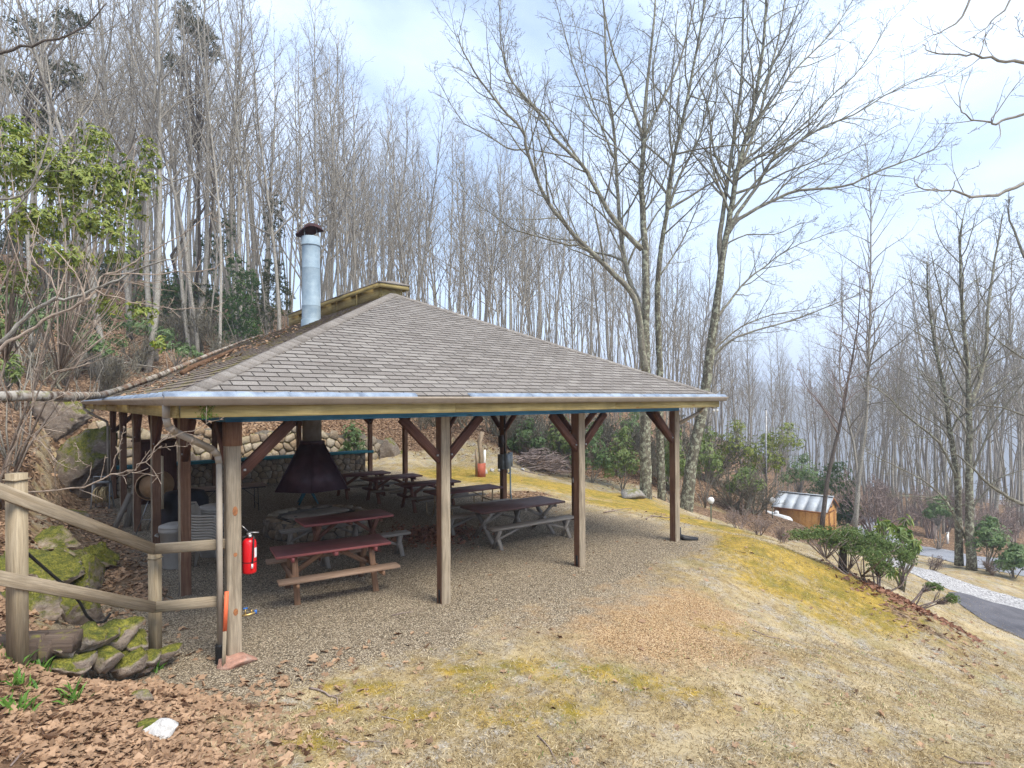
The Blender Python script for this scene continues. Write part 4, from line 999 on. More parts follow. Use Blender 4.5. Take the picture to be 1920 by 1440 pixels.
part('nozzle', M_WHITE, fe, lambda q: q.tube([(EX+.006, EY-.098, EZ+.135), (EX+.004, EY-.097, EZ+.08)], [.011, .014], 8))
part('strap', M_BLACKP, fe, lambda q: q.lathe([(.0835, .14), (.0835, .152)], 24, (EX, EY, EZ), cap=False))
def elabel(q):
    vs_ = []
    for k in range(6):
        t_ = math.radians(-62+k*11)
        for z in (.20, .32): vs_.append(Vector((EX+.0832*math.cos(t_), EY+.0832*math.sin(t_), EZ+z)))
    q.add(vs_, [(2*k, 2*k+2, 2*k+3, 2*k+1) for k in range(5)])
part('paper_label', M_WHITE, fe, elabel)
part('hook', M_BLACKP, fe, lambda q: q.bar((.08, EY, EZ+.45), (EX-.02, EY, EZ+.47), .03, .012))
# spigot
sg = thing('water_spigot', 'small brass spigot with blue handles low on the front corner post', 'spigot', (.09, -.02, .52))
M_BRASS = plain('brass', (.42, .28, .10), (.5, .36, .15), 6, .4, .8); M_BLUEH = plain('blue_handle', (.03, .10, .35), (.04, .14, .4), 4, .4)
part('pipe', M_BRASS, sg, lambda q: q.tube([(.08, -.03, .52), (.16, -.05, .52), (.24, -.06, .535)], .014, 8))
part('valve', M_BRASS, sg, lambda q: [q.tube([(.13, -.04, .52), (.13, -.04, .60)], .010, 8), q.tube([(.2, -.055, .53), (.2, -.055, .575)], .010, 8)])
part('handle', M_BLUEH, sg, lambda q: q.bar((.105, -.04, .605), (.155, -.04, .605), .03, .014))
part('handle', M_BLUEH, sg, lambda q: q.bar((.245, -.06, .515), (.245, -.06, .565), .03, .014))
# orange-tipped stake leaning on the post
st = thing('survey_stake', 'wooden stake with orange painted top leaning on the corner post', 'stake', (-.14, -.16, 0))
M_ORNG = plain('orange_paint', (.72, .15, .06), (.62, .12, .05), 6, .6)
part('stake', M_RAIL, st, lambda q: q.bar((-.155, -.20, -.02), (-.125, -.135, .42), .04, .018, up=(0, 1, 0)))
part('orange_tip', M_ORNG, st, lambda q: q.bar((-.125, -.136, .42), (-.095, -.105, .88), .043, .02, up=(0, 1, 0)))

# electrical boxes on the right-hand post
eb = thing('electrical_boxes', 'grey electrical boxes and conduit on a right side post', 'electrical box', (W, 2*S2, 0))
M_EBOX = plain('grey_enamel', (.20, .225, .235), (.26, .285, .29), 4, .45, .1)
M_EBOXD = plain('dark_enamel', (.07, .06, .055), (.1, .085, .08), 4, .5, .1)
x, y = W, 2*S2
for nm, c, sz, mt in (('panel_box', (x-.13, y-.06, 1.30), (.10, .24, .44), M_EBOX), ('meter_box', (x-.01, y-.20, 1.32), (.20, .12, .46), M_EBOX), ('switch_box', (x-.12, y-.04, 1.92), (.09, .17, .36), M_EBOXD), ('outlet_box', (x+.14, y-.16, 1.36), (.14, .10, .44), M_EBOX)):
    b_ = part(nm, mt, eb, lambda q: q.box(c, sz, bev=.008))
    part('cover', mt, b_, lambda q: q.box((c[0], c[1]-sz[1]/2-.006, c[2]), (sz[0]-.03, .012, sz[2]-.04)))
part('conduit', M_GALV, eb, lambda q: q.tube([(x+.14, y-.16, 1.14), (x+.14, y-.17, .3), (x+.17, y-.22, -.03)], .024, 8))
part('conduit', M_EBOXD, eb, lambda q: q.tube([(x-.02, y-.11, 1.55), (x-.02, y-.11, 2.85)], .03, 8))
part('elbow', M_GALV, eb, lambda q: q.tube([(x-.01, y-.2, 1.09), (x-.01, y-.2, .98), (x+.05, y-.19, .93), (x+.11, y-.17, .98)], .016, 8))
ol = thing('outlet_box', 'small grey outlet box on the second right side post', 'outlet', (W, S2, 1.0))
part('box', M_EBOX, ol, lambda q: q.box((W-.11, S2-.03, 1.05), (.05, .08, .13))); part('cover', M_WHITE, ol, lambda q: q.box((W-.137, S2-.03, 1.05), (.004, .06, .11)))

# red planter box with an upright hollow log, pale rocks beside it
M_TERRA = plain('red_planter', (.30, .075, .045), (.38, .11, .07), 4, .75, 0, .3)
M_DRIFT = wood('driftwood', (.20, .15, .10), (.38, .30, .22), var=.5)
PX, PY = 12.9, 12.5; PZ = hz(PX, PY)
pb = thing('planter', 'red planter box holding upright weathered logs on the mossy lawn', 'planter', (PX, PY, PZ))
for (dx, dy, w_, d_) in ((0, -.14, .33, .03), (0, .14, .33, .03), (-.15, 0, .03, .25), (.15, 0, .03, .25)):
    part('side_board', M_TERRA, pb, lambda q: q.box((PX+dx, PY+dy, PZ+.27), (w_, d_, .64)))
part('log', M_DRIFT, pb, lambda q: q.tube([(PX+.02, PY, PZ), (PX+.05, PY, PZ+.8), (PX+.0, PY+.05, PZ+1.5), (PX+.12, PY, PZ+1.95)], [.13, .11, .10, .09], 9), True)
part('log', M_DRIFT, pb, lambda q: q.tube([(PX-.11, PY+.05, PZ), (PX-.15, PY+.04, PZ+.6), (PX-.18, PY+.08, PZ+1.2)], [.08, .07, .05], 8), True)
part('log', M_WHITE, pb, lambda q: q.tube([(PX+.14, PY-.06, PZ+.4), (PX+.2, PY-.04, PZ+.8), (PX+.24, PY, PZ+1.15)], [.05, .06, .05], 8), True)

# ------------------------------------------------------------------ rocks
def rock(name, label, cat, c, r, mat_, seed, sq=(1, 1, 1), rz=0.0, sub=2, rough=.22, group=None):
    import bmesh
    from mathutils import noise as mnoise
    bm = bmesh.new(); bmesh.ops.create_icosphere(bm, subdivisions=sub, radius=1.0)
    rr = random.Random(seed); pl = [(Vector((rr.gauss(0, 1), rr.gauss(0, 1), rr.gauss(0, 1))).normalized(), rr.uniform(.45, .85)) for _ in range(12)]
    ph = [rr.uniform(0, 6.28) for _ in range(6)]; R = Matrix.Rotation(rz, 3, 'Z'); of = rr.uniform(0, 60)
    vs_ = []
    for v in bm.verts:
        n = v.co.normalized(); so = Vector((ph[0]*7, ph[1]*5, ph[2]*3))
        k = 1+rough*1.5*mnoise.noise(n*1.5+so)+rough*.9*abs(mnoise.noise(n*3.2+so))
        p = n*k
        for (d, lim) in pl:
            e = p.dot(d)-lim
            if e > 0: p = p-d*e*.9
        p = p*(1+rough*.38*mnoise.noise(p*6.5+so)+rough*.22*mnoise.noise(p*14+so))
        vs_.append(Vector(c)+R @ Vector((p.x*r*sq[0], p.y*r*sq[1], p.z*r*sq[2])))
    m = MB(); m.add(vs_, [tuple(v.index for v in f.verts) for f in bm.faces], [tuple(v+Vector((of, of, of))) for v in vs_]); bm.free()
    o = m.build_at(name, mat_, Vector(c)-Vector((0, 0, r*sq[2]*.6)), smooth=False)
    return tag(o, label, cat, group)
GREENM = ((.07, .085, .014), (.23, .215, .035))
M_MOSSR = stone('mossy_rock', [(.22, .17, .135), (.34, .27, .215), (.17, .135, .11)], GREENM, .40)
M_MOSSR2 = stone('part_mossy_rock', [(.36, .28, .20), (.24, .195, .16), (.42, .34, .25)], GREENM, .31)
M_PINK = stone('pink_rock', [(.50, .27, .20), (.46, .26, .19)], None)
M_WROCK = stone('white_quartz', [(.60, .585, .57), (.54, .525, .515)], None)
M_GREYR = stone('grey_rock', [(.30, .28, .26), (.38, .35, .31)], GREENM, .25)
def P3(px, py, v): return at(px, py, v)
GB = 'mossy boulders along the left bank'
for k, (px, py, v, r, sq, lab, m_) in enumerate([
    (55, 1090, 8.6, .62, (1, 1, .95), 'large green mossy boulder behind the railing, leftmost', M_MOSSR),
    (120, 1060, 9.3, .52, (1, 1.1, .9), 'pinkish and mossy boulder behind the middle of the railing', M_MOSSR2),
    (155, 1085, 9.0, .46, (1.1, .8, 1.0), 'dark cleft boulder with bright moss cap beside the gravel path', M_MOSSR),
    (140, 1155, 8.0, .42, (1.1, .9, .8), 'green mossy boulder low behind the lower rail', M_MOSSR),
    (60, 1165, 7.2, .36, (1.2, 1, .8), 'small mossy boulder between the rails by the tall railing post', M_MOSSR),
    (175, 1035, 10.8, .36, (1, 1, .8), 'small mossy rock farthest along the path edge', M_MOSSR),
    (100, 1000, 11.2, .45, (1.2, 1, .7), 'brown rock half buried in leaves above the boulders', M_MOSSR2),
    (165, 850, 19.5, 1.15, (1.1, .9, 1.15), 'big yellow-green mossy boulder at the foot of the slope behind the back left post', M_MOSSR),
    (125, 835, 21.0, .9, (1, 1, 1), 'mossy rock outcrop left of the big boulder on the slope', M_MOSSR),
    (110, 925, 14.5, .40, (1.5, 1, .6), 'flat tan rock in the leaves above the path', M_MOSSR2)]):
    c = P3(px, py, v); c.z = max(c.z, hz(c.x, c.y)+r*sq[2]*.15); c.z = min(c.z, hz(c.x, c.y)+r*sq[2]*.75)
    rock('boulder', lab, 'boulder', c, r, m_, 40+k, sq, k*.7, 4, .42, GB)
for k, (x, y, z, r, sq, lab) in enumerate([(2.2, 18.15, .8, .95, (1.15, .5, 1.2), 'huge smooth tan boulder set in the retaining wall at the left'), (11.6, 18.3, .75, .75, (.8, .6, 1.25), 'tall yellowish rock slab at the right end of the retaining wall'), (12.5, 18.4, .3, .5, (1, .7, .8), 'round tan rock at the foot of the right wall end')]):
    rock('boulder', lab, 'boulder', (x, y, z), r, M_MOSSR2, 71+k, sq, .2*k, 4, .28)
c = on_plane(446, 1243); rock('flat_rock', 'flat pink rock on the ground before the corner post', 'rock', (c.x, c.y, .03), .30, M_PINK, 5, (1, .62, .36), -.5, 3, .25)
c = hit(305, 1378); rock('white_rock', 'bright white rock among the leaves in the foreground', 'rock', (c.x, c.y, c.z+.04), .17, M_WROCK, 6, (.8, 1.15, .55), .9, 3, .35)
c = hit(272, 1365); rock('mossy_rock', 'small moss covered rock touching the white rock', 'rock', (c.x, c.y, c.z+.02), .14, M_MOSSR, 8, (.7, 1.1, .45), .9, 2, .35)
c = hit(268, 1310); rock('mossy_rock', 'brown mossy rock in the leaves above the white rock', 'rock', (c.x, c.y, c.z+.02), .12, M_MOSSR2, 9, (.6, 1.2, .5), 1.1, 2, .35)
c = hit(1190, 932); rock('flat_rock', 'long flat grey rock at the edge of the mossy lawn', 'rock', (c.x, c.y, c.z+.1), .75, M_GREYR, 14, (1.4, .7, .45), .4, 2, .3)
for k, (px, py, r, lab) in enumerate([(907, 888, .20, 'white rock at the foot of the red planter, nearest'), (922, 884, .14, 'smaller white rock right of the red planter'), (938, 885, .12, 'smallest pale rock right of the red planter'), (1000, 880, .20, 'pinkish pale rock before the brush pile'), (980, 882, .14, 'pale rock left of the pinkish rock at the brush pile'), (1022, 884, .16, 'grey block before the brush pile')]):
    c = hit(px, py, 18); rock('pale_rock', lab, 'rock', (c.x, c.y, c.z+.06), r, M_WROCK if k < 3 or k == 4 else M_GREYR, 90+k, (1.2, .9, .7), k, 2, .3, 'pale rocks on the far lawn')
# dry-stone edging under the railing
ew = thing('stone_edging', 'short mossy dry stone edging below the railing', 'stone wall', (-1.1, .2, 0))
_e = [(175, 1190, .24), (215, 1185, .27), (250, 1200, .20), (195, 1228, .24), (238, 1230, .24), (272, 1225, .17), (150, 1190, .22), (120, 1205, .2), (305, 1218, .18), (160, 1225, .2), (268, 1242, .13), (130, 1235, .17)]
for k, (px, py, r) in enumerate(_e):
    c = P3(px, py, 6.35+.006*(px-200)-(.15 if py > 1215 else 0)); rr = rock('stone', None, None, c-Vector((0, 0, .06)), r*1.05, M_MOSSR, 120+k, (1.15, .85, .62), k*.9-.6, 3, .34)
    rr.parent = ew; rr.location = rr.location-wloc(ew)
for k, (px, py, h) in enumerate(((75, 1205, .22), (95, 1210, .20), (20, 1210, .22), (140, 1195, .18))):
    c = P3(px, py, 5.75+.05*k); M_TIMB = wood('old_timber', (.07, .05, .04), (.15, .11, .085), moss=(.16, .15, .03)) if k == 0 else M_TIMB
    tb = thing('step_timber', ['dark timber step end under the tall railing post', 'second dark timber step end beside the tall railing post', 'dark timber step end at the left picture edge', 'dark timber step end next to the stone edging'][k], 'timber', (c.x, c.y, c.z))
    part('beam', M_TIMB, tb, lambda q: q.bar(c+Vector((.02, -.12, 0)), c+Vector((-1.0, .45, .03)), .2, h, bev=.015))

# ------------------------------------------------------------------ wooden railing at the left
ra = thing('wooden_railing', 'weathered two-rail wooden railing running from the corner post up the left bank', 'railing', (-.75, .65, 0))
B0 = Vector((-.74, .62, 0)); A0 = P3(33, 1215, 5.4)
Bt, At = 1.31, P3(33, 887, 5.4).z
dAB = Vector((A0.x-B0.x, A0.y-B0.y, 0)).normalized(); rzAB = math.atan2(dAB.y, dAB.x)
M_RAILP = wood('railing_post', (.25, .19, .115), (.40, .33, .23), stain=(.2, .15, .09))
def rpost(c, zt, w, zb): 
    p_ = part('post', M_RAILP, ra, lambda q: q.box((c.x, c.y, (zt+zb)/2), (w, w, zt-zb), rzAB, bev=.008)); return p_
rpost(B0, Bt, .11, -.15); rpost(A0, At, .125, A0.z-.25)
part('post_cap', M_RAILP, ra, lambda q: q.box((A0.x, A0.y, At-.06), (.15, .15, .015), rzAB)); part('post_cap', M_RAILP, ra, lambda q: q.box((B0.x, B0.y, Bt-.06), (.125, .125, .012), rzAB))
nAB = Vector((dAB.y, -dAB.x, 0));  nAB = nAB if (CV-B0).dot(nAB) > 0 else -nAB
def railpt(px, py, v): return P3(px, py, v)
top_e = P3(288, 1030, 6.85); bot_e = P3(290, 1139, 6.85)
topA = P3(33, 933, 5.33); botA = P3(33, 1090, 5.33)
part('rail', M_RAIL, ra, lambda q: q.bar(top_e, top_e+(topA-top_e)*1.6, .04, .125, bev=.005))
part('rail', M_RAIL, ra, lambda q: q.bar(bot_e, bot_e+(botA-bot_e)*1.6, .04, .125, bev=.005))
part('rail', M_RAIL, ra, lambda q: q.bar(top_e+Vector((.0, .01, 0)), P3(428, 1019, 7.02), .038, .125, bev=.005))
part('rail', M_RAIL, ra, lambda q: q.bar(bot_e+Vector((.0, .01, 0)), P3(428, 1125, 7.02), .038, .125, bev=.005))
hs = thing('black_hose', 'black hose running down past the railing onto the gravel path', 'hose', P3(60, 1090, 7.0))
part('hose', M_BLACKP, hs, lambda q: q.tube([P3(20, 1010, 6.6), P3(60, 1045, 6.9), P3(100, 1080, 7.1), P3(125, 1100, 7.3), P3(150, 1130, 7.5), P3(163, 1155, 7.6), P3(178, 1168, 7.7), P3(195, 1166, 7.9), P3(207, 1150, 8.0)], .018, 6), True)
# ------------------------------------------------------------------ bark
def bark(name, a, b, lich=None, la=.5, sc=4.0):
    t = NT(name); v = t.shift(t.attr(), 71); s = t.mapv(v, (.35, 1.6, 1.6))
    n = t.noise(s, sc*2.2, 5, .65); f = t.noise(s, sc*9, 4, .65)
    r = t.rnd(); a2 = [c*.8 for c in a]
    col = t.mix(t.ramp(n, [(.33, 0.0), (.66, 1.0)]), t.mix(r, a, a2), t.mix(r, b, [c*.78 for c in b]))
    col = t.mix(t.ramp(f, [(.38, .7), (.55, 0.0)]), col, [c*.35 for c in a])
    if lich: col = t.mix(t.ramp(t.noise(v, sc*3.4, 5, .7), [(la, 0.0), (la+.08, .85)]), col, t.mix(t.noise(v, 30), lich[0], lich[1]))
    t.bump(t.mix(.5, n, f), .7, .03); return t.done(col, .95, 0, .1)
M_BARK = bark('grey_bark', (.28, .255, .22), (.48, .45, .40), ((.30, .31, .24), (.40, .40, .33)), .56)
M_BARKL = bark('lichen_bark', (.095, .082, .06), (.21, .19, .145), ((.27, .285, .19), (.42, .43, .34)), .50, 2.0)
M_BARKC = bark('lichen_limbs', (.18, .16, .125), (.30, .28, .225), ((.27, .285, .19), (.40, .41, .32)), .53, 2.0)
M_BARKD = bark('dark_bark', (.105, .085, .07), (.19, .16, .14))
M_TWIG = bark('grey_twigs', (.29, .26, .22), (.43, .395, .34))
M_TWIGG = bark('green_grey_twigs', (.19, .175, .135), (.31, .285, .22))
M_TWIGR = bark('red_twigs', (.27, .205, .18), (.41, .33, .295))
M_TWIGL = bark('pale_twigs', (.30, .23, .18), (.45, .37, .30))

RT_ = random.Random(11)
def g3(r, s): return Vector((r.gauss(0, s), r.gauss(0, s), r.gauss(0, s)))
class Tree:
    def __init__(s, seed): s.r = random.Random(seed); s.crown = MB(); s.trunk = MB()
    def path(s, p, d, L, n, up=.06, wob=.12):
        pts = [Vector(p)]; d = Vector(d).normalized(); st = L/n
        for i in range(n):
            d = (d+Vector((0, 0, up))+g3(s.r, wob)).normalized(); pts.append(pts[-1]+d*st)
        return pts
    def branch(s, p, d, L, r, lv, cfg):
        n, sides = cfg['seg'][lv], cfg['sides'][lv]
        pts = s.path(p, d, L, n, cfg['up'][lv], cfg['wob'][lv])
        rads = [max(cfg['rmin'], r*(1-.82*i/n)) for i in range(n+1)]
        s.crown.tube(pts, rads, sides, cap=False)
        s.kids(pts, rads, L, lv, cfg)
    def kids(s, pts, rads, L, lv, cfg, t0=None):
        if lv+1 >= len(cfg['num']): return
        k = cfg['num'][lv+1]; k = max(1, int(round(k*cfg['dens'](L) if lv == 0 else k)))
        n = len(pts)-1; a0 = s.r.random()*6.28
        for j in range(k):
            t = (t0 if t0 is not None else cfg['t0'][lv])+(1-(t0 if t0 is not None else cfg['t0'][lv]))*((j+s.r.random())/k)
            t = min(t, .985); i = min(n-1, int(t*n)); f = t*n-i; p = pts[i].lerp(pts[i+1], f); d = (pts[i+1]-pts[i]).normalized()
            ref = Vector((0, 0, 1)) if abs(d.z) < .9 else Vector((1, 0, 0)); a = d.cross(ref).normalized(); b = d.cross(a)
            az = a0+j*2.4+s.r.uniform(-.4, .4); ang = math.radians(s.r.gauss(*cfg['ang'][lv+1]))
            q = d*math.cos(ang)+(a*math.cos(az)+b*math.sin(az))*math.sin(ang)
            l2 = L*cfg['len'][lv+1]*(1.08-t*.72)*s.r.uniform(.7, 1.2); r2 = min(rads[i]*.62, cfg['rk'][lv+1]*l2)
            s.branch(p, q, l2, r2, lv+1, cfg)
def finish(name, label, cat, tr, loc, mt, mc, group=None, crown='crown'):
    t = thing(name, label, cat, loc, 0, group)
    if tr.trunk.v: tr.trunk.build('trunk', mt, t, True)
    if tr.crown.v: tr.crown.build(crown, mc, t, True)
    return t
CFG = dict(num=[1, 26, 7, 5], seg=[16, 6, 4, 2], sides=[8, 4, 3, 3], up=[.0, .10, .08, .04], wob=[.02, .10, .13, .15], t0=[.34, .22, .2], ang=[(0, 0), (38, 10), (38, 12), (40, 14)],
           len=[1, .27, .42, .42], rk=[1, .0105, .0075, .0065], rmin=.0045, dens=lambda L: 1.0)
def slender(seed, H=20.0, r0=.17, t0=.36, num=26, ang=38, lean=.02):
    tr = Tree(seed); n = 16; p = Vector((0, 0, -.4)); d = Vector((tr.r.gauss(0, lean), tr.r.gauss(0, lean), 1)).normalized(); pts = [p]
    for i in range(n):
        d = (d+Vector((tr.r.gauss(0, .028), tr.r.gauss(0, .028), .03))).normalized(); pts.append(pts[-1]+d*(H+.4)/n)
    rads = [r0*(1.25 if i == 0 else 1)*(1-.93*(i/n)**.9)+.008 for i in range(n+1)]
    tr.trunk.tube(pts, rads, 8)
    c = dict(CFG); c['num'] = [1, int(num*1.2), 6, 4]; c['ang'] = [(0, 0), (ang, 9), (36, 12), (40, 14)]
    tr.kids(pts, rads, H, 0, c, t0); return tr
PROTO = []
for k, (H, r0, t0, num, ang) in enumerate([(20, .16, .40, 26, 34), (21, .19, .34, 30, 40), (19, .13, .45, 24, 30), (20, .17, .30, 30, 44), (18, .12, .40, 22, 34), (21, .21, .42, 28, 38), (17, .10, .34, 24, 36)]):
    tr = slender(200+k, H, r0*.66, t0, num, ang, .05)
    PROTO.append((H, tr.trunk.mesh('trunk', M_BARK, True), tr.crown.mesh('crown', M_TWIG, True)))
def place_tree(k, x, y, Ht, label, group, rz=None, name='bare_tree'):
    H, mt, mc = PROTO[k]; z = hz(x, y); s = Ht/H
    t = thing(name, label, 'tree', (x, y, z), RT_.uniform(0, 6.28) if rz is None else rz, group)
    s2 = s*RT_.uniform(.75, 1.3)
    t.scale = (s2, s2, s); t.rotation_euler.x = RT_.gauss(0, .035); t.rotation_euler.y = RT_.gauss(0, .035)
    for nm, m_ in (('trunk', mt), ('crown', mc)):
        o = link(bpy.data.objects.new(nm, m_)); o.parent = t
    return t
_tx = [-300, 0, 300, 480, 560, 640, 700, 760, 850, 950, 1050, 1150, 1250, 1330, 1400, 1500, 1600, 1680, 1750, 1850, 1920, 2200]
_ty = [-300, -260, -160, -60, -20, 20, 110, 160, 180, 220, 240, 290, 390, 480, 590, 610, 640, 560, 430, 390, 350, 300]
def top_row(px): return float(np.interp(px, _tx, _ty))
def forest(n, pxr, vr, label, group, low=.72, seed=5, minh=8, maxh=24, gap=1.3, avoid=()):
    r = random.Random(seed); got = []; picks = []; tries = 0
    while len(got) < n and tries < n*40:
        tries += 1; px = r.uniform(*pxr); v = vr[0]+(vr[1]-vr[0])*r.random()**.8; x, y = gxy(px, v)
        if -1.5 < x < 13 and -3 < y < 19: continue
        if any((x-a)**2+(y-b)**2 < gap*gap for a, b in got): continue
        if any(abs(px-a[0]) < a[1] and v < a[2] for a in avoid): continue
        z = hz(x, y); zt = at(px, top_row(px), v).z; Ht = (zt-z)*r.uniform(low, 1.03)
        if Ht < minh*.6: continue
        Ht = max(minh, min(maxh, Ht)); got.append((x, y)); picks.append((px, v, r.randrange(len(PROTO)), x, y, Ht))
    vs_ = sorted(p[1] for p in picks); cut = (vs_[len(vs_)//3], vs_[2*len(vs_)//3]); fam = {}
    for p in sorted(picks):
        zone = next((z for e, z in ZONES[label] if p[0] < e), ZONES[label][-1][1]); k = ('near' if p[1] < cut[0] else 'farther' if p[1] < cut[1] else 'farthest', 'stout' if p[2] in (0, 1, 3, 5) else 'thin', zone); fam.setdefault(k, []).append(p)
    for (dist, girth, zone), ps in fam.items():
        for i, p in enumerate(ps):
            lb = '%s %s bare tree %s' % (dist, girth, zone) if len(ps) == 1 else '%s from the left of the %s %s bare trees %s' % (ORD[i], dist, girth, zone)
            place_tree(p[2], p[3], p[4], p[5], lb, group)
    return got
ORD = ['first', 'second', 'third', 'fourth', 'fifth', 'sixth', 'seventh', 'eighth', 'ninth', 'tenth', 'eleventh', 'twelfth', 'thirteenth', 'fourteenth', 'fifteenth', 'sixteenth']
ZONES = {'slope': [(110, 'behind the left edge rhododendron'), (250, 'right of the rhododendron'), (390, 'around the triple pale trunks'), (540, 'left of the flue'), (999, 'right of the flue')],
         'roof': [(760, 'above the ridge vent'), (880, 'below the open sky patch'), (1000, 'above the middle of the roof'), (1120, 'left of the big lichened trees'), (1999, 'behind the big lichened trees')],
         'valley': [(1400, 'right of the roof corner'), (1490, 'above the thin pole'), (1590, 'above the shed'), (1999, 'right of the shed')],
         'right': [(1740, 'left of the twin roadside trunks'), (1850, 'behind the twin roadside trunks'), (2999, 'right of the twin roadside trunks')]}
# picked-out trunks on the slope at the left
for (px, v, k, Ht, lab) in [(276, 29, 5, 24, 'thick dark bare tree on the slope left of the flue'), (293, 30, 1, 23, 'bare tree close behind the thick dark tree on the left slope'),
    (357, 31, 2, 21, 'leftmost of three pale trunks standing close together above the left roof edge'), (364, 31.6, 4, 20, 'middle of three pale trunks standing close together above the left roof edge'), (372, 31, 2, 19, 'rightmost of three pale trunks standing close together above the left roof edge'),
    (413, 30, 0, 22, 'straight pale trunk between the triple trunks and the evergreen shrub'), (388, 33, 6, 16, 'thin leaning bare tree beside the triple pale trunks'), (245, 32, 0, 22, 'pale bare tree left of the thick dark tree'),
    (590, 38, 3, 22, 'tall spreading bare tree rising right behind the flue cap'), (200, 26, 2, 22, 'bare tree behind the leafy rhododendron, right one'), (60, 24, 0, 21, 'bare tree behind the leafy rhododendron, left one'), (130, 30, 3, 22, 'bare tree behind the middle of the leafy rhododendron'),
    (680, 41, 5, 22, 'bare tree at the left edge of the open patch of sky'), (520, 34, 1, 22, 'bare tree just left of the flue'), (465, 33, 2, 21, 'thin bare tree behind the evergreen shrub')]:
    x, y = gxy(px, v); place_tree(k, x, y, Ht, lab, 'bare trees on the slope behind the pavilion')
forest(84, (-120, 640), (33, 66), 'slope', 'bare trees on the slope behind the pavilion', .72, 21)
forest(96, (640, 1330), (38, 78), 'roof', 'bare trees behind the roof', .62, 22)
forest(54, (1300, 1700), (50, 90), 'valley', 'bare trees of the valley wood', .6, 23, 8, 24, 1.8, avoid=((1530, 90, 60),))
forest(40, (1640, 1960), (40, 76), 'right', 'bare trees beyond the road', .6, 24, 8, 26, 1.8)

# ------------------------------------------------------------------ trees drawn limb by limb
LIMB = dict(num=[1, 20, 6, 4], seg=[10, 6, 4, 2], sides=[7, 4, 3, 3], up=[0, .05, .05, .03], wob=[.03, .12, .15, .16], t0=[.18, .18, .2], ang=[(0, 0), (42, 12), (42, 13), (44, 14)],
            len=[1, .32, .45, .45], rk=[1, .011, .0085, .0075], rmin=.005, dens=lambda L: max(.4, min(1.5, L/7.0)))
def limbs(seed, v0, paths, cfg=LIMB, drift=.0, zscale=1.0, trunkn=1, twigs=True):
    # paths: (list of (px, py), base radius, end radius, depth slope in metres per 100 px climbed, start of twigs)
    tr = Tree(seed)
    for n, (pp, ra_, rb, ds, t0) in enumerate(paths):
        pts, acc = [], 0.0
        for i, (px, py) in enumerate(pp):
            if i: acc += math.hypot(px-pp[i-1][0], py-pp[i-1][1])/100.0
            pts.append(at(px, py, v0+ds*acc))
        # refine
        out = []
        for i in range(len(pts)-1):
            p0 = pts[max(i-1, 0)]; p1, p2 = pts[i], pts[i+1]; p3 = pts[min(i+2, len(pts)-1)]
            for k in range(3):
                q = k/3; out.append(.5*((2*p1)+(p2-p0)*q+(2*p0-5*p1+4*p2-p3)*q*q+(3*p1-p0-3*p2+p3)*q**3)+g3(tr.r, .012))
        out.append(pts[-1]); m = len(out)-1
        rads = [(ra_+(rb-ra_)*(i/m)**.7)*.86 for i in range(m+1)]
        (tr.trunk if n < trunkn else tr.crown).tube(out, rads, 9 if ra_ > .1 else 5)
        if twigs:
            L = sum((out[i+1]-out[i]).length for i in range(m)); tr.kids(out, rads, L, 0, cfg, t0)
    return tr
vA = 24.0; pa = at(1212, 946, vA)
A_ = [([(1212, 960), (1211, 880), (1210, 780), (1212, 700), (1211, 567), (1210, 483), (1206, 400), (1203, 333), (1207, 255)], .33, .105, .0, .75),
      ([(1207, 260), (1213, 167), (1227, 33), (1232, -70)], .12, .03, .2, .1), ([(1207, 262), (1185, 200), (1165, 140), (1145, 80), (1130, 0), (1125, -60)], .09, .025, -.4, .1),
      ([(1207, 262), (1230, 210), (1265, 140), (1290, 60), (1305, -10), (1315, -70)], .09, .025, .5, .1),
      ([(1210, 700), (1203, 640), (1197, 587), (1183, 547), (1137, 500), (1093, 457), (1053, 413), (1017, 360), (987, 280), (980, 247), (940, 200), (900, 150), (870, 100), (857, 63)], .20, .02, -.35, .3),
      ([(987, 280), (953, 278), (920, 257), (870, 230), (835, 175), (815, 140)], .05, .012, -.2, .15), ([(1100, 455), (1067, 460), (1007, 443), (960, 427), (920, 400), (880, 370), (860, 335)], .06, .012, -.3, .2),
      ([(1207, 690), (1200, 580), (1177, 517), (1163, 420), (1153, 267), (1140, 167), (1133, 33), (1128, -60)], .17, .03, .3, .25),
      ([(1203, 468), (1153, 413), (1117, 353), (1090, 307), (1040, 260), (1017, 220), (980, 177), (953, 140), (940, 83), (937, -10)], .14, .018, -.5, .15),
      ([(1090, 307), (1065, 270), (1020, 212), (990, 195), (960, 150), (945, 90), (955, 20)], .06, .014, .3, .15), ([(1153, 300), (1125, 230), (1100, 150), (1085, 80), (1070, 10)], .06, .014, .4, .1),
      ([(1153, 267), (1110, 210), (1075, 120), (1055, 50), (1040, -10)], .05, .014, -.5, .1), ([(1207, 330), (1160, 280), (1110, 250), (1075, 210), (1030, 190)], .05, .012, -.6, .1),
      ([(1230, 210), (1225, 120), (1240, 50), (1250, -20)], .05, .014, -.6, .1), ([(1205, 400), (1240, 350), (1262, 270), (1270, 190), (1285, 110)], .06, .014, -.5, .1)]
finish('maple_tree', 'large lichened bare tree with several stems right behind the roof, left of the pair', 'tree', limbs(31, vA, A_), (pa.x, pa.y, hz(pa.x, pa.y)), M_BARKL, M_BARKC)
vA2 = 25.2; pa = at(1240, 948, vA2)
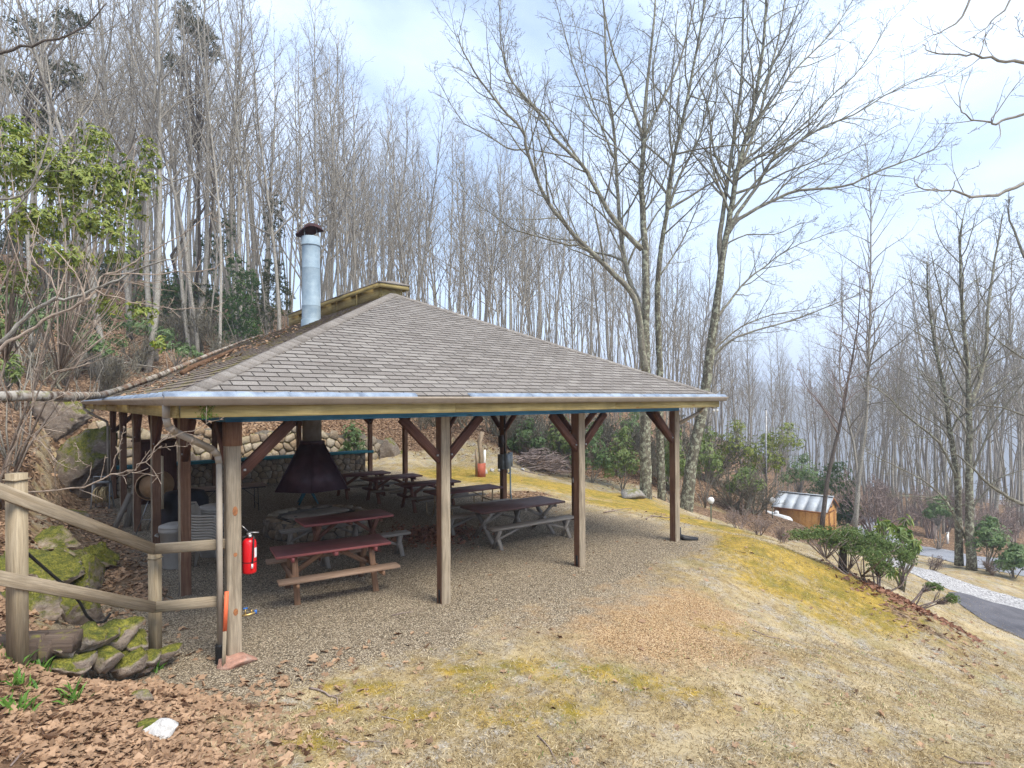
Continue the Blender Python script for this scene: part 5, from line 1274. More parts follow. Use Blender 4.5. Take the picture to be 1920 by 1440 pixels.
A2 = [([(1240, 960), (1238, 800), (1237, 693), (1233, 567), (1237, 483), (1250, 400), (1263, 300), (1285, 200), (1305, 100), (1322, 0), (1330, -60)], .23, .03, .0, .45),
      ([(1250, 400), (1275, 330), (1310, 260), (1330, 180), (1350, 90), (1362, 0)], .09, .02, .4, .1), ([(1263, 300), (1255, 220), (1262, 120), (1270, 20)], .07, .02, -.4, .1), ([(1236, 520), (1280, 450), (1310, 380), (1330, 320)], .06, .015, .5, .1)]
finish('maple_tree', 'slimmer lichened bare stem between the two large trees behind the roof', 'tree', limbs(32, vA2, A2), (pa.x, pa.y, hz(pa.x, pa.y)), M_BARKL, M_BARKC)
vB = 25.0; pb_ = at(1286, 968, vB)
B_ = [([(1284, 985), (1292, 900), (1300, 850), (1322, 740), (1332, 660), (1340, 600), (1348, 540), (1357, 467), (1370, 400), (1380, 333), (1397, 267), (1420, 167), (1433, 67), (1440, -60)], .36, .05, .0, .6),
      ([(1352, 500), (1350, 440), (1363, 350), (1377, 250), (1390, 150), (1393, 0), (1396, -60)], .16, .03, .2, .3),
      ([(1366, 436), (1385, 412), (1440, 380), (1500, 357), (1580, 350), (1640, 325), (1700, 300), (1750, 280), (1775, 248)], .12, .014, -.3, .2),
      ([(1367, 432), (1385, 398), (1420, 350), (1447, 300), (1490, 270), (1540, 240), (1600, 215), (1660, 180), (1720, 150), (1775, 137)], .12, .014, .3, .2),
      ([(1385, 318), (1408, 300), (1440, 285), (1500, 240), (1560, 180), (1620, 120), (1672, 30)], .10, .014, -.2, .15), ([(1400, 262), (1440, 200), (1500, 120), (1560, 60), (1605, -10)], .09, .018, .5, .15),
      ([(1412, 200), (1450, 120), (1480, 60), (1505, -20)], .08, .02, -.5, .1), ([(1385, 320), (1420, 230), (1440, 150), (1462, 60), (1475, -30)], .10, .03, .4, .2),
      ([(1331, 676), (1350, 655), (1380, 633), (1440, 613), (1487, 600), (1547, 577), (1597, 557), (1632, 538)], .08, .012, -.4, .25), ([(1333, 662), (1355, 640), (1390, 613), (1447, 590), (1513, 580), (1580, 560)], .07, .012, .5, .25),
      ([(1342, 598), (1365, 568), (1403, 523), (1443, 493), (1480, 467), (1547, 440), (1600, 420)], .08, .012, .5, .2), ([(1370, 400), (1340, 330), (1332, 260), (1345, 170), (1335, 90)], .07, .014, -.5, .1),
      ([(1440, 380), (1490, 330), (1560, 300), (1620, 270), (1690, 230)], .05, .012, .4, .1), ([(1363, 350), (1335, 300), (1330, 220), (1310, 140), (1315, 50)], .06, .014, .5, .1), ([(1360, 460), (1400, 440), (1450, 440), (1500, 420), (1530, 415)], .05, .012, -.5, .1)]
finish('maple_tree', 'large lichened bare tree with wide limbs at the right corner of the roof', 'tree', limbs(33, vB, B_), (pb_.x, pb_.y, hz(pb_.x, pb_.y)), M_BARKL, M_BARKC)
def ptree(seed, v, paths, label, mt=M_BARKL, mc=M_BARKC, cfg=LIMB, name='bare_tree', group=None):
    p = at(paths[0][0][0][0], paths[0][0][0][1], v); return finish(name, label, 'tree', limbs(seed, v, paths, cfg), (p.x, p.y, hz(p.x, p.y)), mt, mc, group)
vT = 26.0
ptree(41, vT, [([(1822, 1072), (1818, 990), (1817, 880), (1818, 780), (1815, 690), (1803, 567), (1800, 467), (1805, 410)], .26, .03, 0, .35), ([(1818, 760), (1845, 680), (1855, 550), (1870, 460), (1880, 400)], .13, .025, .4, .15),
      ([(1818, 900), (1850, 820), (1900, 740), (1950, 690)], .08, .02, -.5, .2), ([(1815, 700), (1780, 620), (1760, 540), (1745, 470)], .08, .018, -.5, .1), ([(1817, 960), (1870, 900), (1920, 880)], .06, .02, -.8, .3)],
      'right one of two thick lichened trunks beside the road')
ptree(42, vT+.6, [([(1798, 1060), (1797, 980), (1795, 900), (1780, 800), (1770, 730), (1752, 640), (1740, 560), (1738, 490)], .22, .03, 0, .35), ([(1795, 900), (1760, 830), (1700, 780), (1660, 740), (1620, 715)], .09, .016, -.6, .15),
      ([(1812, 1010), (1788, 965), (1770, 935), (1730, 900), (1670, 870), (1620, 845)], .09, .018, -.6, .2), ([(1780, 940), (1735, 932), (1690, 930), (1675, 928)], .045, .012, -.5, .5)],
      'left one of two thick lichened trunks beside the road')
ptree(43, 30, [([(1602, 1000), (1612, 880), (1623, 800), (1628, 700), (1630, 633), (1632, 520), (1633, 400), (1628, 320), (1622, 270)], .15, .012, 0, .3)], 'slim feathery bare tree right of the shed', M_BARK, M_TWIG,
      dict(LIMB, num=[1, 40, 4, 2], len=[1, .22, .35, .4], ang=[(0, 0), (42, 8), (30, 10), (35, 10)]))
ptree(44, 29, [([(1541, 990), (1552, 900), (1573, 807), (1585, 740), (1600, 660), (1610, 590), (1612, 520)], .15, .014, 0, .35), ([(1570, 810), (1540, 760), (1510, 720), (1495, 680)], .06, .012, .3, .1)], 'slim reddish bare tree standing in front of the shed', M_BARKD, M_TWIGR)
ptree(45, 33, [([(1598, 985), (1610, 930), (1600, 830), (1575, 720), (1580, 600), (1578, 500)], .14, .014, 0, .4)], 'pale leaning bare tree just right of the shed gable', M_BARK, M_TWIG)
ptree(46, 15.5, [([(2080, 1200), (2075, 1000), (2070, 800), (2060, 600), (2050, 400), (2045, 200)], .22, .08, 0, .9), ([(2068, 960), (1990, 935), (1920, 945), (1880, 925), (1845, 900), (1815, 870), (1790, 850)], .10, .02, .4, .3), ([(2068, 840), (1990, 790), (1930, 780), (1880, 765), (1830, 760)], .07, .015, .5, .3),
      ([(2060, 640), (1980, 560), (1930, 500), (1900, 430), (1890, 390)], .09, .02, .5, .15), ([(2060, 700), (1960, 690), (1900, 660), (1850, 620)], .06, .015, .5, .2)], 'mossy limbed bare tree reaching in from the right picture edge', M_BARKL, M_TWIGG)
# near tree at the upper right whose limbs hang into the picture
FORE = dict(num=[1, 7, 2], seg=[8, 4, 2], sides=[6, 4, 3], up=[0, .06, .05], wob=[.03, .12, .14], t0=[.35, .25], ang=[(0, 0), (48, 12), (45, 12)], len=[1, .20, .4], rk=[1, .011, .012], rmin=.003, dens=lambda L: 1.0)
ptree(47, 8.5, [([(2240, 1500), (2230, 1000), (2210, 600), (2200, 300), (2190, -100)], .16, .10, 0, .99), ([(2205, 420), (2100, 200), (2010, 122), (1920, 117), (1870, 115), (1835, 105), (1800, 102), (1745, 98), (1730, 83)], .05, .006, 0, .5),
      ([(1835, 105), (1845, 75), (1862, 50), (1882, 34)], .010, .004, 0, .3), ([(1845, 76), (1838, 72), (1825, 70)], .006, .003, 0, .9), ([(2205, 480), (2100, 230), (2010, 195), (1920, 215), (1880, 228), (1855, 230), (1820, 222), (1800, 200), (1797, 172)], .045, .005, 0, .5),
      ([(1855, 230), (1880, 195), (1920, 145), (1960, 100)], .012, .004, 0, .3), ([(1855, 228), (1835, 240), (1818, 250)], .008, .003, 0, .5), ([(2208, 560), (2110, 380), (2010, 320), (1920, 345), (1870, 365), (1820, 370), (1785, 358), (1760, 358), (1722, 350), (1716, 328)], .055, .006, 0, .5),
      ([(1785, 358), (1760, 380), (1740, 388), (1722, 393)], .010, .003, 0, .4), ([(1785, 356), (1795, 335), (1815, 322), (1842, 302)], .010, .004, 0, .3), ([(1760, 358), (1700, 362), (1675, 378), (1648, 375)], .009, .003, 0, .4), ([(1722, 350), (1722, 335), (1745, 305), (1762, 285)], .007, .003, 0, .4),
      ([(2195, 0), (2060, -60), (1950, -45), (1880, 20), (1850, 50), (1832, 62)], .04, .004, 0, .7), ([(2195, -40), (1960, -120), (1845, -40), (1805, 30), (1770, 58), (1744, 68)], .045, .005, 0, .8), ([(1990, 130), (1950, 90), (1915, 60), (1905, 30)], .012, .004, 0, .5)],
      'near bare tree whose dark twigs hang in from the upper right edge', M_BARKD, M_TWIG, FORE)
# saplings and boughs entering from the left
SAP = dict(FORE, num=[1, 9, 3], len=[1, .24, .4], rmin=.0035, rk=[1, .009, .010])
ptree(51, 7.2, [([(-260, 900), (-160, 760), (-60, 690), (0, 645), (22, 622), (58, 585), (105, 562), (155, 550), (212, 530), (250, 508), (300, 492), (328, 484)], .06, .010, .05, .35), ([(-60, 690), (0, 655), (50, 622), (100, 592), (155, 570), (183, 542), (190, 518), (230, 505), (270, 480), (340, 440), (398, 398)], .035, .006, .1, .35),
      ([(180, 546), (250, 565), (330, 578), (410, 574)], .012, .004, .2, .3), ([(155, 570), (155, 545), (130, 500), (100, 470), (60, 420)], .02, .005, -.1, .2), ([(105, 562), (95, 520), (60, 480), (65, 440), (50, 400)], .016, .005, .1, .2), ([(190, 518), (240, 512), (330, 510), (400, 500), (470, 450)], .014, .004, .2, .3)],
      'leaning tree with a pale lichened bough reaching in from the left edge', M_BARK, M_TWIGL, SAP)
ptree(52, 5.6, [([(-200, 1000), (-90, 940), (0, 920), (75, 920), (160, 912), (208, 890), (238, 885), (275, 862), (300, 830), (332, 817), (375, 802), (420, 782)], .016, .0035, .03, .25), ([(208, 890), (215, 860), (228, 822), (230, 800)], .006, .003, 0, .3), ([(272, 864), (300, 842), (345, 838), (378, 815)], .006, .003, 0, .3), ([(160, 912), (172, 880), (150, 860), (140, 830)], .005, .003, 0, .4)],
      'thin bare twig arching over the railing from the left edge', M_TWIGL, M_TWIGL, dict(SAP, num=[1, 12, 2], len=[1, .12, .4]))
ptree(53, 6.0, [([(-30, 1010), (0, 905), (30, 830), (60, 760), (100, 700), (140, 690), (165, 640), (180, 600)], .018, .005, .06, .3), ([(58, 765), (64, 715), (70, 685), (112, 640)], .009, .003, 0, .3), ([(10, 880), (60, 815), (120, 775), (165, 745)], .009, .003, 0, .2), ([(40, 800), (90, 850), (140, 880)], .007, .003, 0, .2)],
      'thin bare sapling rising behind the railing post at the left edge', M_TWIGL, M_TWIGL, SAP)
ptree(54, 9.0, [([(-300, 600), (-150, 300), (-60, 150), (0, 100), (60, 85), (130, 65), (170, 40), (200, 5)], .05, .012, .1, .4), ([(-150, 420), (-50, 390), (0, 375), (60, 350), (110, 200), (150, 190), (220, 185)], .04, .006, .1, .5), ([(-100, 470), (0, 420), (80, 330), (160, 190)], .03, .006, .1, .5)], 'dark bare boughs reaching in from the upper left edge', M_BARKD, M_TWIG, SAP)

# ------------------------------------------------------------------ fallen birch log lying on the roof
def roof_left(px, py):
    d = ray(px, py); # plane z = ZE + PITCH*(x+OH)
    t = (ZE+PITCH*(CV.x+OH)-CV.z)/(d.z-PITCH*d.x); return CV+d*t
lg = [at(-160, 752, 6.9), at(-60, 748, 7.5), at(40, 742, 8.1), at(130, 744, 8.6)]
ev = roof_left(238, 737); lg += [at(190, 741, (ev-CV).dot(FW)-.15)]
for (px, py) in ((240, 733), (300, 712), (350, 690), (400, 668), (450, 648), (492, 634)):
    lg.append(roof_left(px, py)+Vector((-.03, 0, .085)))
def birch():
    t = NT('birch_bark'); v = t.attr(); s = t.mapv(v, (2.5, .6, .6)); n = t.noise(s, 5, 5, .65); m = t.noise(v, 3.0, 4, .6); q = t.noise(v, 7, 5, .7)
    col = t.mix(t.ramp(n, [(.42, 0.0), (.56, 1.0)]), (.08, .055, .042), (.36, .33, .29)); col = t.mix(t.ramp(m, [(.5, 0.0), (.62, .8)]), col, (.17, .09, .05)); col = t.mix(t.ramp(q, [(.58, 0.0), (.66, .7)]), col, (.22, .22, .10))
    t.bump(n, .6, .02); return t.done(col, .9)
M_BIRCH = birch()
lo_ = thing('fallen_log', 'fallen pale birch trunk resting on the left slope of the roof', 'log', lg[4])
tr = Tree(77); tr.trunk.tube(lg, [.078, .08, .08, .078, .075, .07, .065, .055, .045, .035, .02], 10)
tr.trunk.build('trunk', M_BIRCH, lo_, True)
cc = dict(SAP, num=[1, 10, 3], len=[1, .12, .5], ang=[(0, 0), (30, 10), (35, 10)], up=[0, -.02, .02])
tr.kids(lg[5:], [.05]*6, 6.0, 0, cc, .3); tr.crown.build('branches', M_TWIGL, lo_, True)
M_BROWNB = bark('brown_bark', (.11, .06, .035), (.2, .12, .075))
l2 = [roof_left(px, py)+Vector((-.03, 0, .05)) for (px, py) in ((345, 704), (370, 690), (415, 672), (450, 655))]
o2 = thing('dead_branch', 'short brown rotten branch beside the birch trunk on the roof', 'branch', l2[0]); part('stem', M_BROWNB, o2, lambda q: q.tube(l2, [.05, .055, .045, .03], 8), True)
# ------------------------------------------------------------------ leaves
rg = np.random.default_rng(99)
def leafmat(name, a, b, back=None, rough=.45, spec=.4):
    t = NT(name); v = t.attr(); fl = t.new('ShaderNodeVectorMath', operation='FLOOR'); t.l.new(v, fl.inputs[0]); n = t.new('ShaderNodeTexWhiteNoise'); t.l.new(fl.outputs[0], n.inputs['Vector']); n = n.outputs['Value']; col = t.ramp(n, [(.05, a), (.5, [x*.55+y*.45 for x, y in zip(a, b)]), (.95, b)])
    if back:
        bf = t.new('ShaderNodeNewGeometry').outputs['Backfacing']; col = t.mix(t.math('MULTIPLY', bf, .6), col, back)
    m = t.done(col, rough, 0, spec)
    tr = t.new('ShaderNodeBsdfTranslucent'); t.l.new(col, tr.inputs['Color']); mx = t.new('ShaderNodeMixShader'); mx.inputs[0].default_value = .25
    t.l.new(t.b.outputs[0], mx.inputs[1]); t.l.new(tr.outputs[0], mx.inputs[2]); t.l.new(mx.outputs[0], t.n['Material Output'].inputs['Surface']); return m
M_RHODO = leafmat('rhododendron_leaf', (.07, .16, .028), (.30, .36, .08), (.18, .23, .08)); M_RHODOY = leafmat('yellow_green_leaf', (.045, .12, .014), (.38, .40, .045), (.24, .28, .06))
M_LAUREL = leafmat('laurel_leaf', (.06, .14, .045), (.21, .31, .11), (.13, .19, .07)); M_HEML = leafmat('hemlock_needle', (.04, .10, .03), (.12, .20, .06), None, .7)
M_JUNI = leafmat('juniper_needle', (.12, .19, .06), (.32, .40, .15), None, .75); M_PINE = leafmat('pine_needle', (.05, .075, .025), (.12, .135, .05), None, .7)
M_DEADL = leafmat('dead_leaf', (.085, .034, .018), (.54, .355, .23), (.46, .31, .20), .85, .15); M_DEADR = leafmat('red_dead_leaf', (.10, .032, .022), (.36, .17, .10), (.34, .19, .13), .85, .15)
M_STRAW = leafmat('straw', (.20, .14, .07), (.64, .53, .34), None, .85, .15); M_GRASS = leafmat('green_blade', (.06, .16, .02), (.16, .30, .05), None, .6)
def leaves(P, D, N, ln, wd, curl=.12):
    # P base points, D directions, N approximate normals: arrays (n,3); ln, wd arrays -> verts, quads, gc
    D = D/np.linalg.norm(D, axis=1, keepdims=True); S = np.cross(D, N); S /= np.linalg.norm(S, axis=1, keepdims=True)+1e-9; N = np.cross(S, D)
    ln = ln[:, None]; wd = wd[:, None]; n = len(P)
    v = [P, P+D*ln*.3+S*wd*.42+N*ln*curl*.5, P+D*ln*.68+S*wd*.40+N*ln*curl*.35, P+D*ln-N*ln*curl, P+D*ln*.68-S*wd*.40+N*ln*curl*.35, P+D*ln*.3-S*wd*.42+N*ln*curl*.5]
    V_ = np.stack(v, 1).reshape(-1, 3); b = np.arange(n)[:, None]*6
    F_ = np.concatenate((b+np.array([[0, 5, 4, 3]]), b+np.array([[0, 3, 2, 1]])), 0)
    g = np.repeat(np.floor(np.random.default_rng(n).uniform(0, 900, (n, 3)))+.5, 6, axis=0); return V_, F_, g
def oak_leaves(P, D, N, ln, wd, curl=.3):
    D = D/np.linalg.norm(D, axis=1, keepdims=True); S = np.cross(D, N); S /= np.linalg.norm(S, axis=1, keepdims=True)+1e-9; N = np.cross(S, D); n = len(P)
    ln = ln[:, None]; wd = wd[:, None]; c = curl*rg.uniform(-.3, 1.3, (n, 1)); ts = (.16, .30, .46, .60, .78); ws = (.22, .50, .20, .56, .26)
    side = lambda s: [P+D*ln*t+S*wd*w*s*rg.uniform(.7, 1.25, (n, 1))+N*ln*(c*(.25+w*.5)-c*1.1*t*t) for t, w in zip(ts, ws)]
    v = [P]+side(1)+[P+D*ln-N*ln*c]+side(-1)[::-1]; V_ = np.stack(v, 1).reshape(-1, 3); b = np.arange(n)[:, None]*12
    F_ = np.concatenate((b+np.array([[0, 6, 5, 4, 3, 2, 1]]), b+np.array([[0, 11, 10, 9, 8, 7, 6]])), 0)
    return V_, F_, np.repeat(np.floor(rg.uniform(0, 900, (n, 3)))+.5, 12, axis=0)
def leafobj(name, V_, F_, g, mat_, parent=None, loc=None):
    m = bpy.data.meshes.new(name); off = np.array(tuple(wloc(parent))) if parent else (np.array(tuple(loc)) if loc is not None else 0)
    fill(m, V_-off, F_, g); m.materials.append(mat_); o = link(bpy.data.objects.new(name, m)); o.parent = parent
    if loc is not None: o.location = loc
    return o
def rdir(r, n): d = r.normal(size=(n, 3)); return d/np.linalg.norm(d, axis=1, keepdims=True)
def shrub(name, label, cat, base, blobs_, nleaf, size, mat_, mstem, seed, group=None, whorl=6, aspect=.33, droop=.25, stems=7, stemr=.02, shell=.55, needle=False, twigs=0, low=None):
  return _shrub(name, label, cat, base, blobs_, nleaf, size, mat_, mstem, seed, group, whorl, aspect, droop, stems, stemr, shell, needle, twigs, low)
def _shrub(name, label, cat, base, blobs_, nleaf, size, mat_, mstem, seed, group=None, whorl=6, aspect=.33, droop=.25, stems=7, stemr=.02, shell=.55, needle=False, twigs=0, low=None):
    # blobs_: list of (centre, (rx, ry, rz)); leaves sit in whorls inside the blobs, stems run from the base to the whorls
    r = np.random.default_rng(seed); base = np.array(base, float); t = thing(name, label, cat, tuple(base), 0, group)
    w = np.array([b[1][0]*b[1][1]*b[1][2] for b in blobs_])**.67; w /= w.sum(); Ps, Ds = [], []
    for (c, rad), wi in zip(blobs_, w):
        k = max(3, int(nleaf*wi/whorl)); d = rdir(r, k); rr = (shell+(1-shell)*r.random(k)**.5)[:, None]*(.75+.35*np.sin(d[:, :1]*7+seed)*np.sin(d[:, 1:2]*6+d[:, 2:3]*5))
        q = np.array(c)+d*rr*np.array(rad); Ps.append(q); Ds.append(d)
    C = np.concatenate(Ps); O = np.concatenate(Ds)+np.array([0, 0, .5]); O /= np.linalg.norm(O, axis=1, keepdims=True)
    n = len(C)*whorl; P = np.repeat(C, whorl, 0); Ou = np.repeat(O, whorl, 0); s = rdir(r, n); s -= Ou*(s*Ou).sum(1, keepdims=True); s /= np.linalg.norm(s, axis=1, keepdims=True)
    if needle: D = Ou*.9+s*.7
    else: D = s+Ou*.25-np.array([0, 0, droop])*r.uniform(.2, 1.8, (n, 1))
    ln = size*r.uniform(.65, 1.2, n); V_, F_, g = leaves(P+D*.0, D, Ou+rdir(r, n)*.2, ln, ln*aspect)
    leafobj('foliage', V_, F_, g, mat_, t)
    m = MB(); rs = random.Random(seed); bv = Vector(base)
    pick = r.choice(len(C), min(len(C), stems*6), replace=False)
    forks = []
    for k in range(stems):
        tgt = Vector(C[pick[k]]); mid = bv.lerp(tgt, .5)+Vector((rs.gauss(0, .08), rs.gauss(0, .08), rs.gauss(0, .05)))*(tgt-bv).length
        if low is not None: mid = bv.lerp(tgt, .62); mid.z = max(hz(mid.x, mid.y)+.08, bv.z+(tgt.z-bv.z)*low)+rs.gauss(0, .04)
        m.tube([bv+Vector((rs.gauss(0, stemr*2), rs.gauss(0, stemr*2), -.15)), bv.lerp(mid, .5)+g3(rs, .03*(tgt-bv).length), mid, mid.lerp(tgt, .6)+g3(rs, .03*(tgt-bv).length), tgt], [stemr, stemr*.85, stemr*.7, stemr*.5, stemr*.25], 5); forks.append(mid)
    for k in pick[stems:]:
        tgt = Vector(C[k]); f = min(forks, key=lambda q: (q-tgt).length); mid = f.lerp(tgt, .5)+g3(rs, .06*(tgt-f).length+.001)
        m.tube([f, mid, tgt], [stemr*.45, stemr*.35, stemr*.18], 4)
    for k in range(twigs):
        c, rad = blobs_[rs.randrange(len(blobs_))]; d = Vector((rs.gauss(0, 1), rs.gauss(0, 1), abs(rs.gauss(.5, .8)))).normalized(); tp = Vector(c)+Vector((d.x*rad[0], d.y*rad[1], d.z*rad[2]))*rs.uniform(.8, 1.25); f = min(forks, key=lambda q: (q-tp).length)
        m.tube([f, f.lerp(tp, .5)+g3(rs, .08*(tp-f).length), tp], [stemr*.4, stemr*.3, .004], 3)
    m.build('stems', mstem, t, True); return t
def pb3(px, py, v, rx, ry): # blob seen around photo pixel with half-extents in photo pixels
    k = v/F_PX; return (tuple(at(px, py, v)), (rx*k, rx*k*.8, ry*k))
# big rhododendron at the left
x0, y0 = gxy(-10, 11.5)
shrub('rhododendron', 'tall yellow-green leafy rhododendron at the left picture edge', 'shrub', (x0, y0, hz(x0, y0)),
      [pb3(40, 300, 10.5, 95, 95), pb3(130, 330, 11, 115, 90), pb3(215, 350, 11.5, 80, 90), pb3(70, 410, 10.5, 90, 55), pb3(180, 420, 11, 90, 50), pb3(270, 340, 11.8, 38, 45), pb3(120, 480, 10.5, 70, 35), pb3(225, 480, 11.5, 50, 40), pb3(30, 240, 11, 40, 40), pb3(180, 260, 12, 45, 40),
       pb3(265, 585, 11.5, 40, 28), pb3(300, 640, 11.2, 22, 24), pb3(200, 570, 11.5, 35, 28), pb3(30, 520, 11, 50, 40), pb3(280, 290, 12, 25, 40)], 10500, .10, M_RHODOY, M_TWIGL, 3, None, 6, .38, .7, 6, .028, .02, twigs=40)
GS = 'evergreen shrubs on the left slope'
def shp(px, py, v, rx, ry, lab, mat_, n, size, seed, name='evergreen_shrub', extra=(), group=GS, **kw):
    c = at(px, py, v); bz = hz(c.x, c.y); bl = [pb3(px, py, v, rx, ry)]+[pb3(*e) for e in extra]
    return shrub(name, lab, 'shrub', (c.x, c.y, bz), bl, n, size, mat_, kw.pop('mstem', M_TWIG), seed, group, **kw)
HK = dict(whorl=10, aspect=.16, needle=True, stemr=.03, shell=.3)
shp(448, 575, 31, 36, 62, 'dense green hemlock shrub above the left roof edge', M_HEML, 6500, .20, 12, extra=((425, 620, 31, 25, 30), (465, 530, 31.5, 22, 40), (440, 500, 31.5, 18, 30), (470, 620, 31, 25, 30)), **HK)
shp(330, 560, 34, 40, 60, 'hemlock shrub behind the triple pale trunks', M_HEML, 3600, .22, 13, extra=((300, 620, 33, 30, 25),), **HK)
shp(515, 420, 40, 22, 60, 'slim hemlock just left of the flue', M_PINE, 2600, .26, 14, extra=((510, 520, 39, 28, 50),), **HK)
LK = dict(whorl=6, aspect=.34, stemr=.025, shell=.35)
shp(165, 640, 22, 38, 24, 'pale green laurel low on the leafy slope at the left', M_LAUREL, 900, .16, 15, extra=((190, 655, 22, 25, 16),), **LK)
shp(345, 655, 27, 28, 22, 'green laurel below the triple pale trunks', M_LAUREL, 700, .16, 16, extra=((320, 645, 27, 20, 18), (375, 668, 27, 18, 12)), **LK)
shp(20, 690, 15, 26, 40, 'green laurel at the left edge above the fallen trunk', M_RHODO, 700, .14, 17, extra=((10, 620, 15.5, 30, 30),), **LK)
shp(25, 560, 19, 36, 60, 'laurel thicket behind the pale bough at the left edge', M_LAUREL, 1500, .17, 18, extra=((70, 600, 20, 30, 30), (110, 560, 21, 35, 35)), **LK)
shp(662, 818, 27.5, 26, 34, 'bushy green rhododendron growing above the retaining wall', M_LAUREL, 1300, .16, 19, extra=((650, 850, 27, 20, 18), (680, 840, 27, 14, 18)), **LK)
shp(505, 590, 36, 34, 34, 'olive evergreen shrub between the hemlock and the flue', M_PINE, 3000, .22, 24, extra=((480, 560, 36, 24, 50), (530, 560, 37, 24, 40)), **HK)
shp(395, 470, 38, 34, 60, 'tall pale hemlock behind the straight pale trunk', M_HEML, 3000, .26, 25, extra=((380, 560, 37, 36, 50), (430, 430, 38, 22, 40)), **HK)
shp(120, 610, 26, 46, 30, 'hemlock undergrowth behind the brush heap at the left', M_HEML, 3200, .20, 26, extra=((200, 600, 27, 40, 26), (60, 600, 25, 36, 30)), **HK)
shp(260, 610, 29, 40, 26, 'laurel undergrowth below the thick dark tree', M_LAUREL, 1500, .15, 27, extra=((310, 625, 29, 26, 18), (220, 640, 28, 26, 18)), **LK)
_mats = (M_PINE, M_HEML, M_LAUREL)
for k in range(10):
    px, v = 10+k*57, 38+4*math.sin(k*1.9); x, y = gxy(px, v); py = HY-(hz(x, y)+1.6-CAM[2])*F_PX/v
    shp(px, py, v, 42, 34, '%s evergreen from the left along the crest of the wooded slope' % ORD[k], _mats[k % 3], 2600 if k % 3 < 2 else 1500, .25 if k % 3 < 2 else .19, 400+k, extra=((px-26, py+14, v+.6, 30, 24), (px+24, py-26, v-.4, 20, 26)), **(HK if k % 3 < 2 else LK))
# pine boughs of a tree at the top left
for (px, v, H, lab, bl) in [(360, 36, 24, 'tall pine with olive foliage left of the top of the wood', ((350, 40, 36, 26, 50), (390, 90, 36, 30, 30), (375, 60, 36, 30, 25), (330, 120, 36, 30, 18))), (100, 33, 24, 'pine with sparse dark foliage at the upper left', ((60, 60, 33, 45, 30), (120, 140, 33, 50, 22), (40, 160, 33, 50, 25), (90, 230, 33, 40, 22), (130, 40, 33, 40, 26)))]:
    x, y = gxy(px, v); t = shrub('pine_tree', lab, 'tree', (x, y, hz(x, y)), [pb3(*b) for b in bl], 3800, .32, M_PINE, M_BARKD, int(px), None, 9, .10, 0, 4, .10, .2, True)
# thicket right of the pavilion
GT2 = 'evergreen thicket beyond the lawn'
_th = [(985, 815, 33, 40, 34, M_LAUREL, 'laurel behind the left part of the brush pile'), (1045, 820, 34, 38, 40, M_RHODO, 'green rhododendron over the right part of the brush pile'), (1110, 840, 31, 42, 52, M_LAUREL, 'rhododendron in the thicket seen just right of the third front post'), (1165, 850, 31, 36, 55, M_RHODO, 'rhododendron left of the lichened trunks in the thicket'),
       (1185, 800, 35, 40, 30, M_LAUREL, 'laurel crown under the roof edge left of the lichened trunks'), (1262, 850, 29, 26, 60, M_RHODO, 'bright green rhododendron between the lichened trunks'), (1320, 850, 30, 40, 50, M_RHODO, 'rhododendron right of the last front post'), (1375, 830, 34, 44, 45, M_RHODOY, 'yellowish rhododendron right of the pavilion corner'),
       (1430, 850, 34, 46, 42, M_RHODOY, 'yellow-green rhododendron round the thin pole'), (1395, 900, 31, 40, 26, M_RHODO, 'low rhododendron left of the first globe lamps'), (1500, 880, 40, 40, 32, M_LAUREL, 'grey-green laurel behind the shed roof'), (1560, 900, 44, 45, 36, M_HEML, 'dark evergreen behind the shed gable'), (1592, 955, 40, 22, 34, M_HEML, 'dark evergreen bush right of the shed'),
       (1470, 820, 42, 40, 30, M_RHODOY, 'yellowish rhododendron above the shed'), (1760, 950, 36, 30, 22, M_LAUREL, 'small laurel between the road and the wood'), (1850, 1000, 26, 40, 34, M_LAUREL, 'olive rhododendron by the roadside at the right'), (1900, 1045, 25, 36, 26, M_LAUREL, 'low rhododendron at the right edge by the road')]
for k, (px, py, v, rx, ry, m_, lab) in enumerate(_th):
    kw = dict(HK) if m_ is M_HEML else dict(LK, twigs=25); v -= 2.0 if 960 < px < 1300 else 0
    shp(px, py, v, rx, ry, lab, m_, (4500 if m_ is M_HEML else 2600), .22 if m_ is M_HEML else .15, 300+k, 'rhododendron' if m_ is not M_HEML else 'evergreen_shrub', ((px-rx*.6, py+ry*.5, v, rx*.6, ry*.5), (px+rx*.6, py+ry*.35, v-.5, rx*.6, ry*.5), (px+rx*.2, py-ry*.7, v, rx*.5, ry*.4)), GT2, **kw)
# bare twiggy bushes
BUSH = dict(num=[1, 9, 5, 3], seg=[6, 5, 4, 2], sides=[5, 4, 3, 3], up=[0, .05, .05, .02], wob=[.1, .12, .15, .16], t0=[.1, .2, .2], ang=[(0, 0), (32, 12), (38, 12), (40, 14)], len=[1, .6, .5, .45], rk=[1, .012, .009, .008], rmin=.004, dens=lambda L: 1.0)
BP = []
for s in range(4):
    tr = Tree(500+s)
    for k in range(9):
        d = Vector((tr.r.gauss(0, .45), tr.r.gauss(0, .45), 1)); L_ = tr.r.uniform(.6, 1.0)
        pts = tr.path((tr.r.gauss(0, .05), tr.r.gauss(0, .05), -.05), d, L_, 6, .05, .1); rads = [.02*(1-.8*i/6) for i in range(7)]; tr.crown.tube(pts, rads, 5, cap=False); tr.kids(pts, rads, L_, 0, BUSH, .15)
    BP.append(tr.crown.mesh('branches', M_TWIGG, True))
BPR = []
for m_ in BP:
    c = m_.copy(); c.materials.clear(); c.materials.append(M_TWIGR); BPR.append(c)
_rb = random.Random(9)
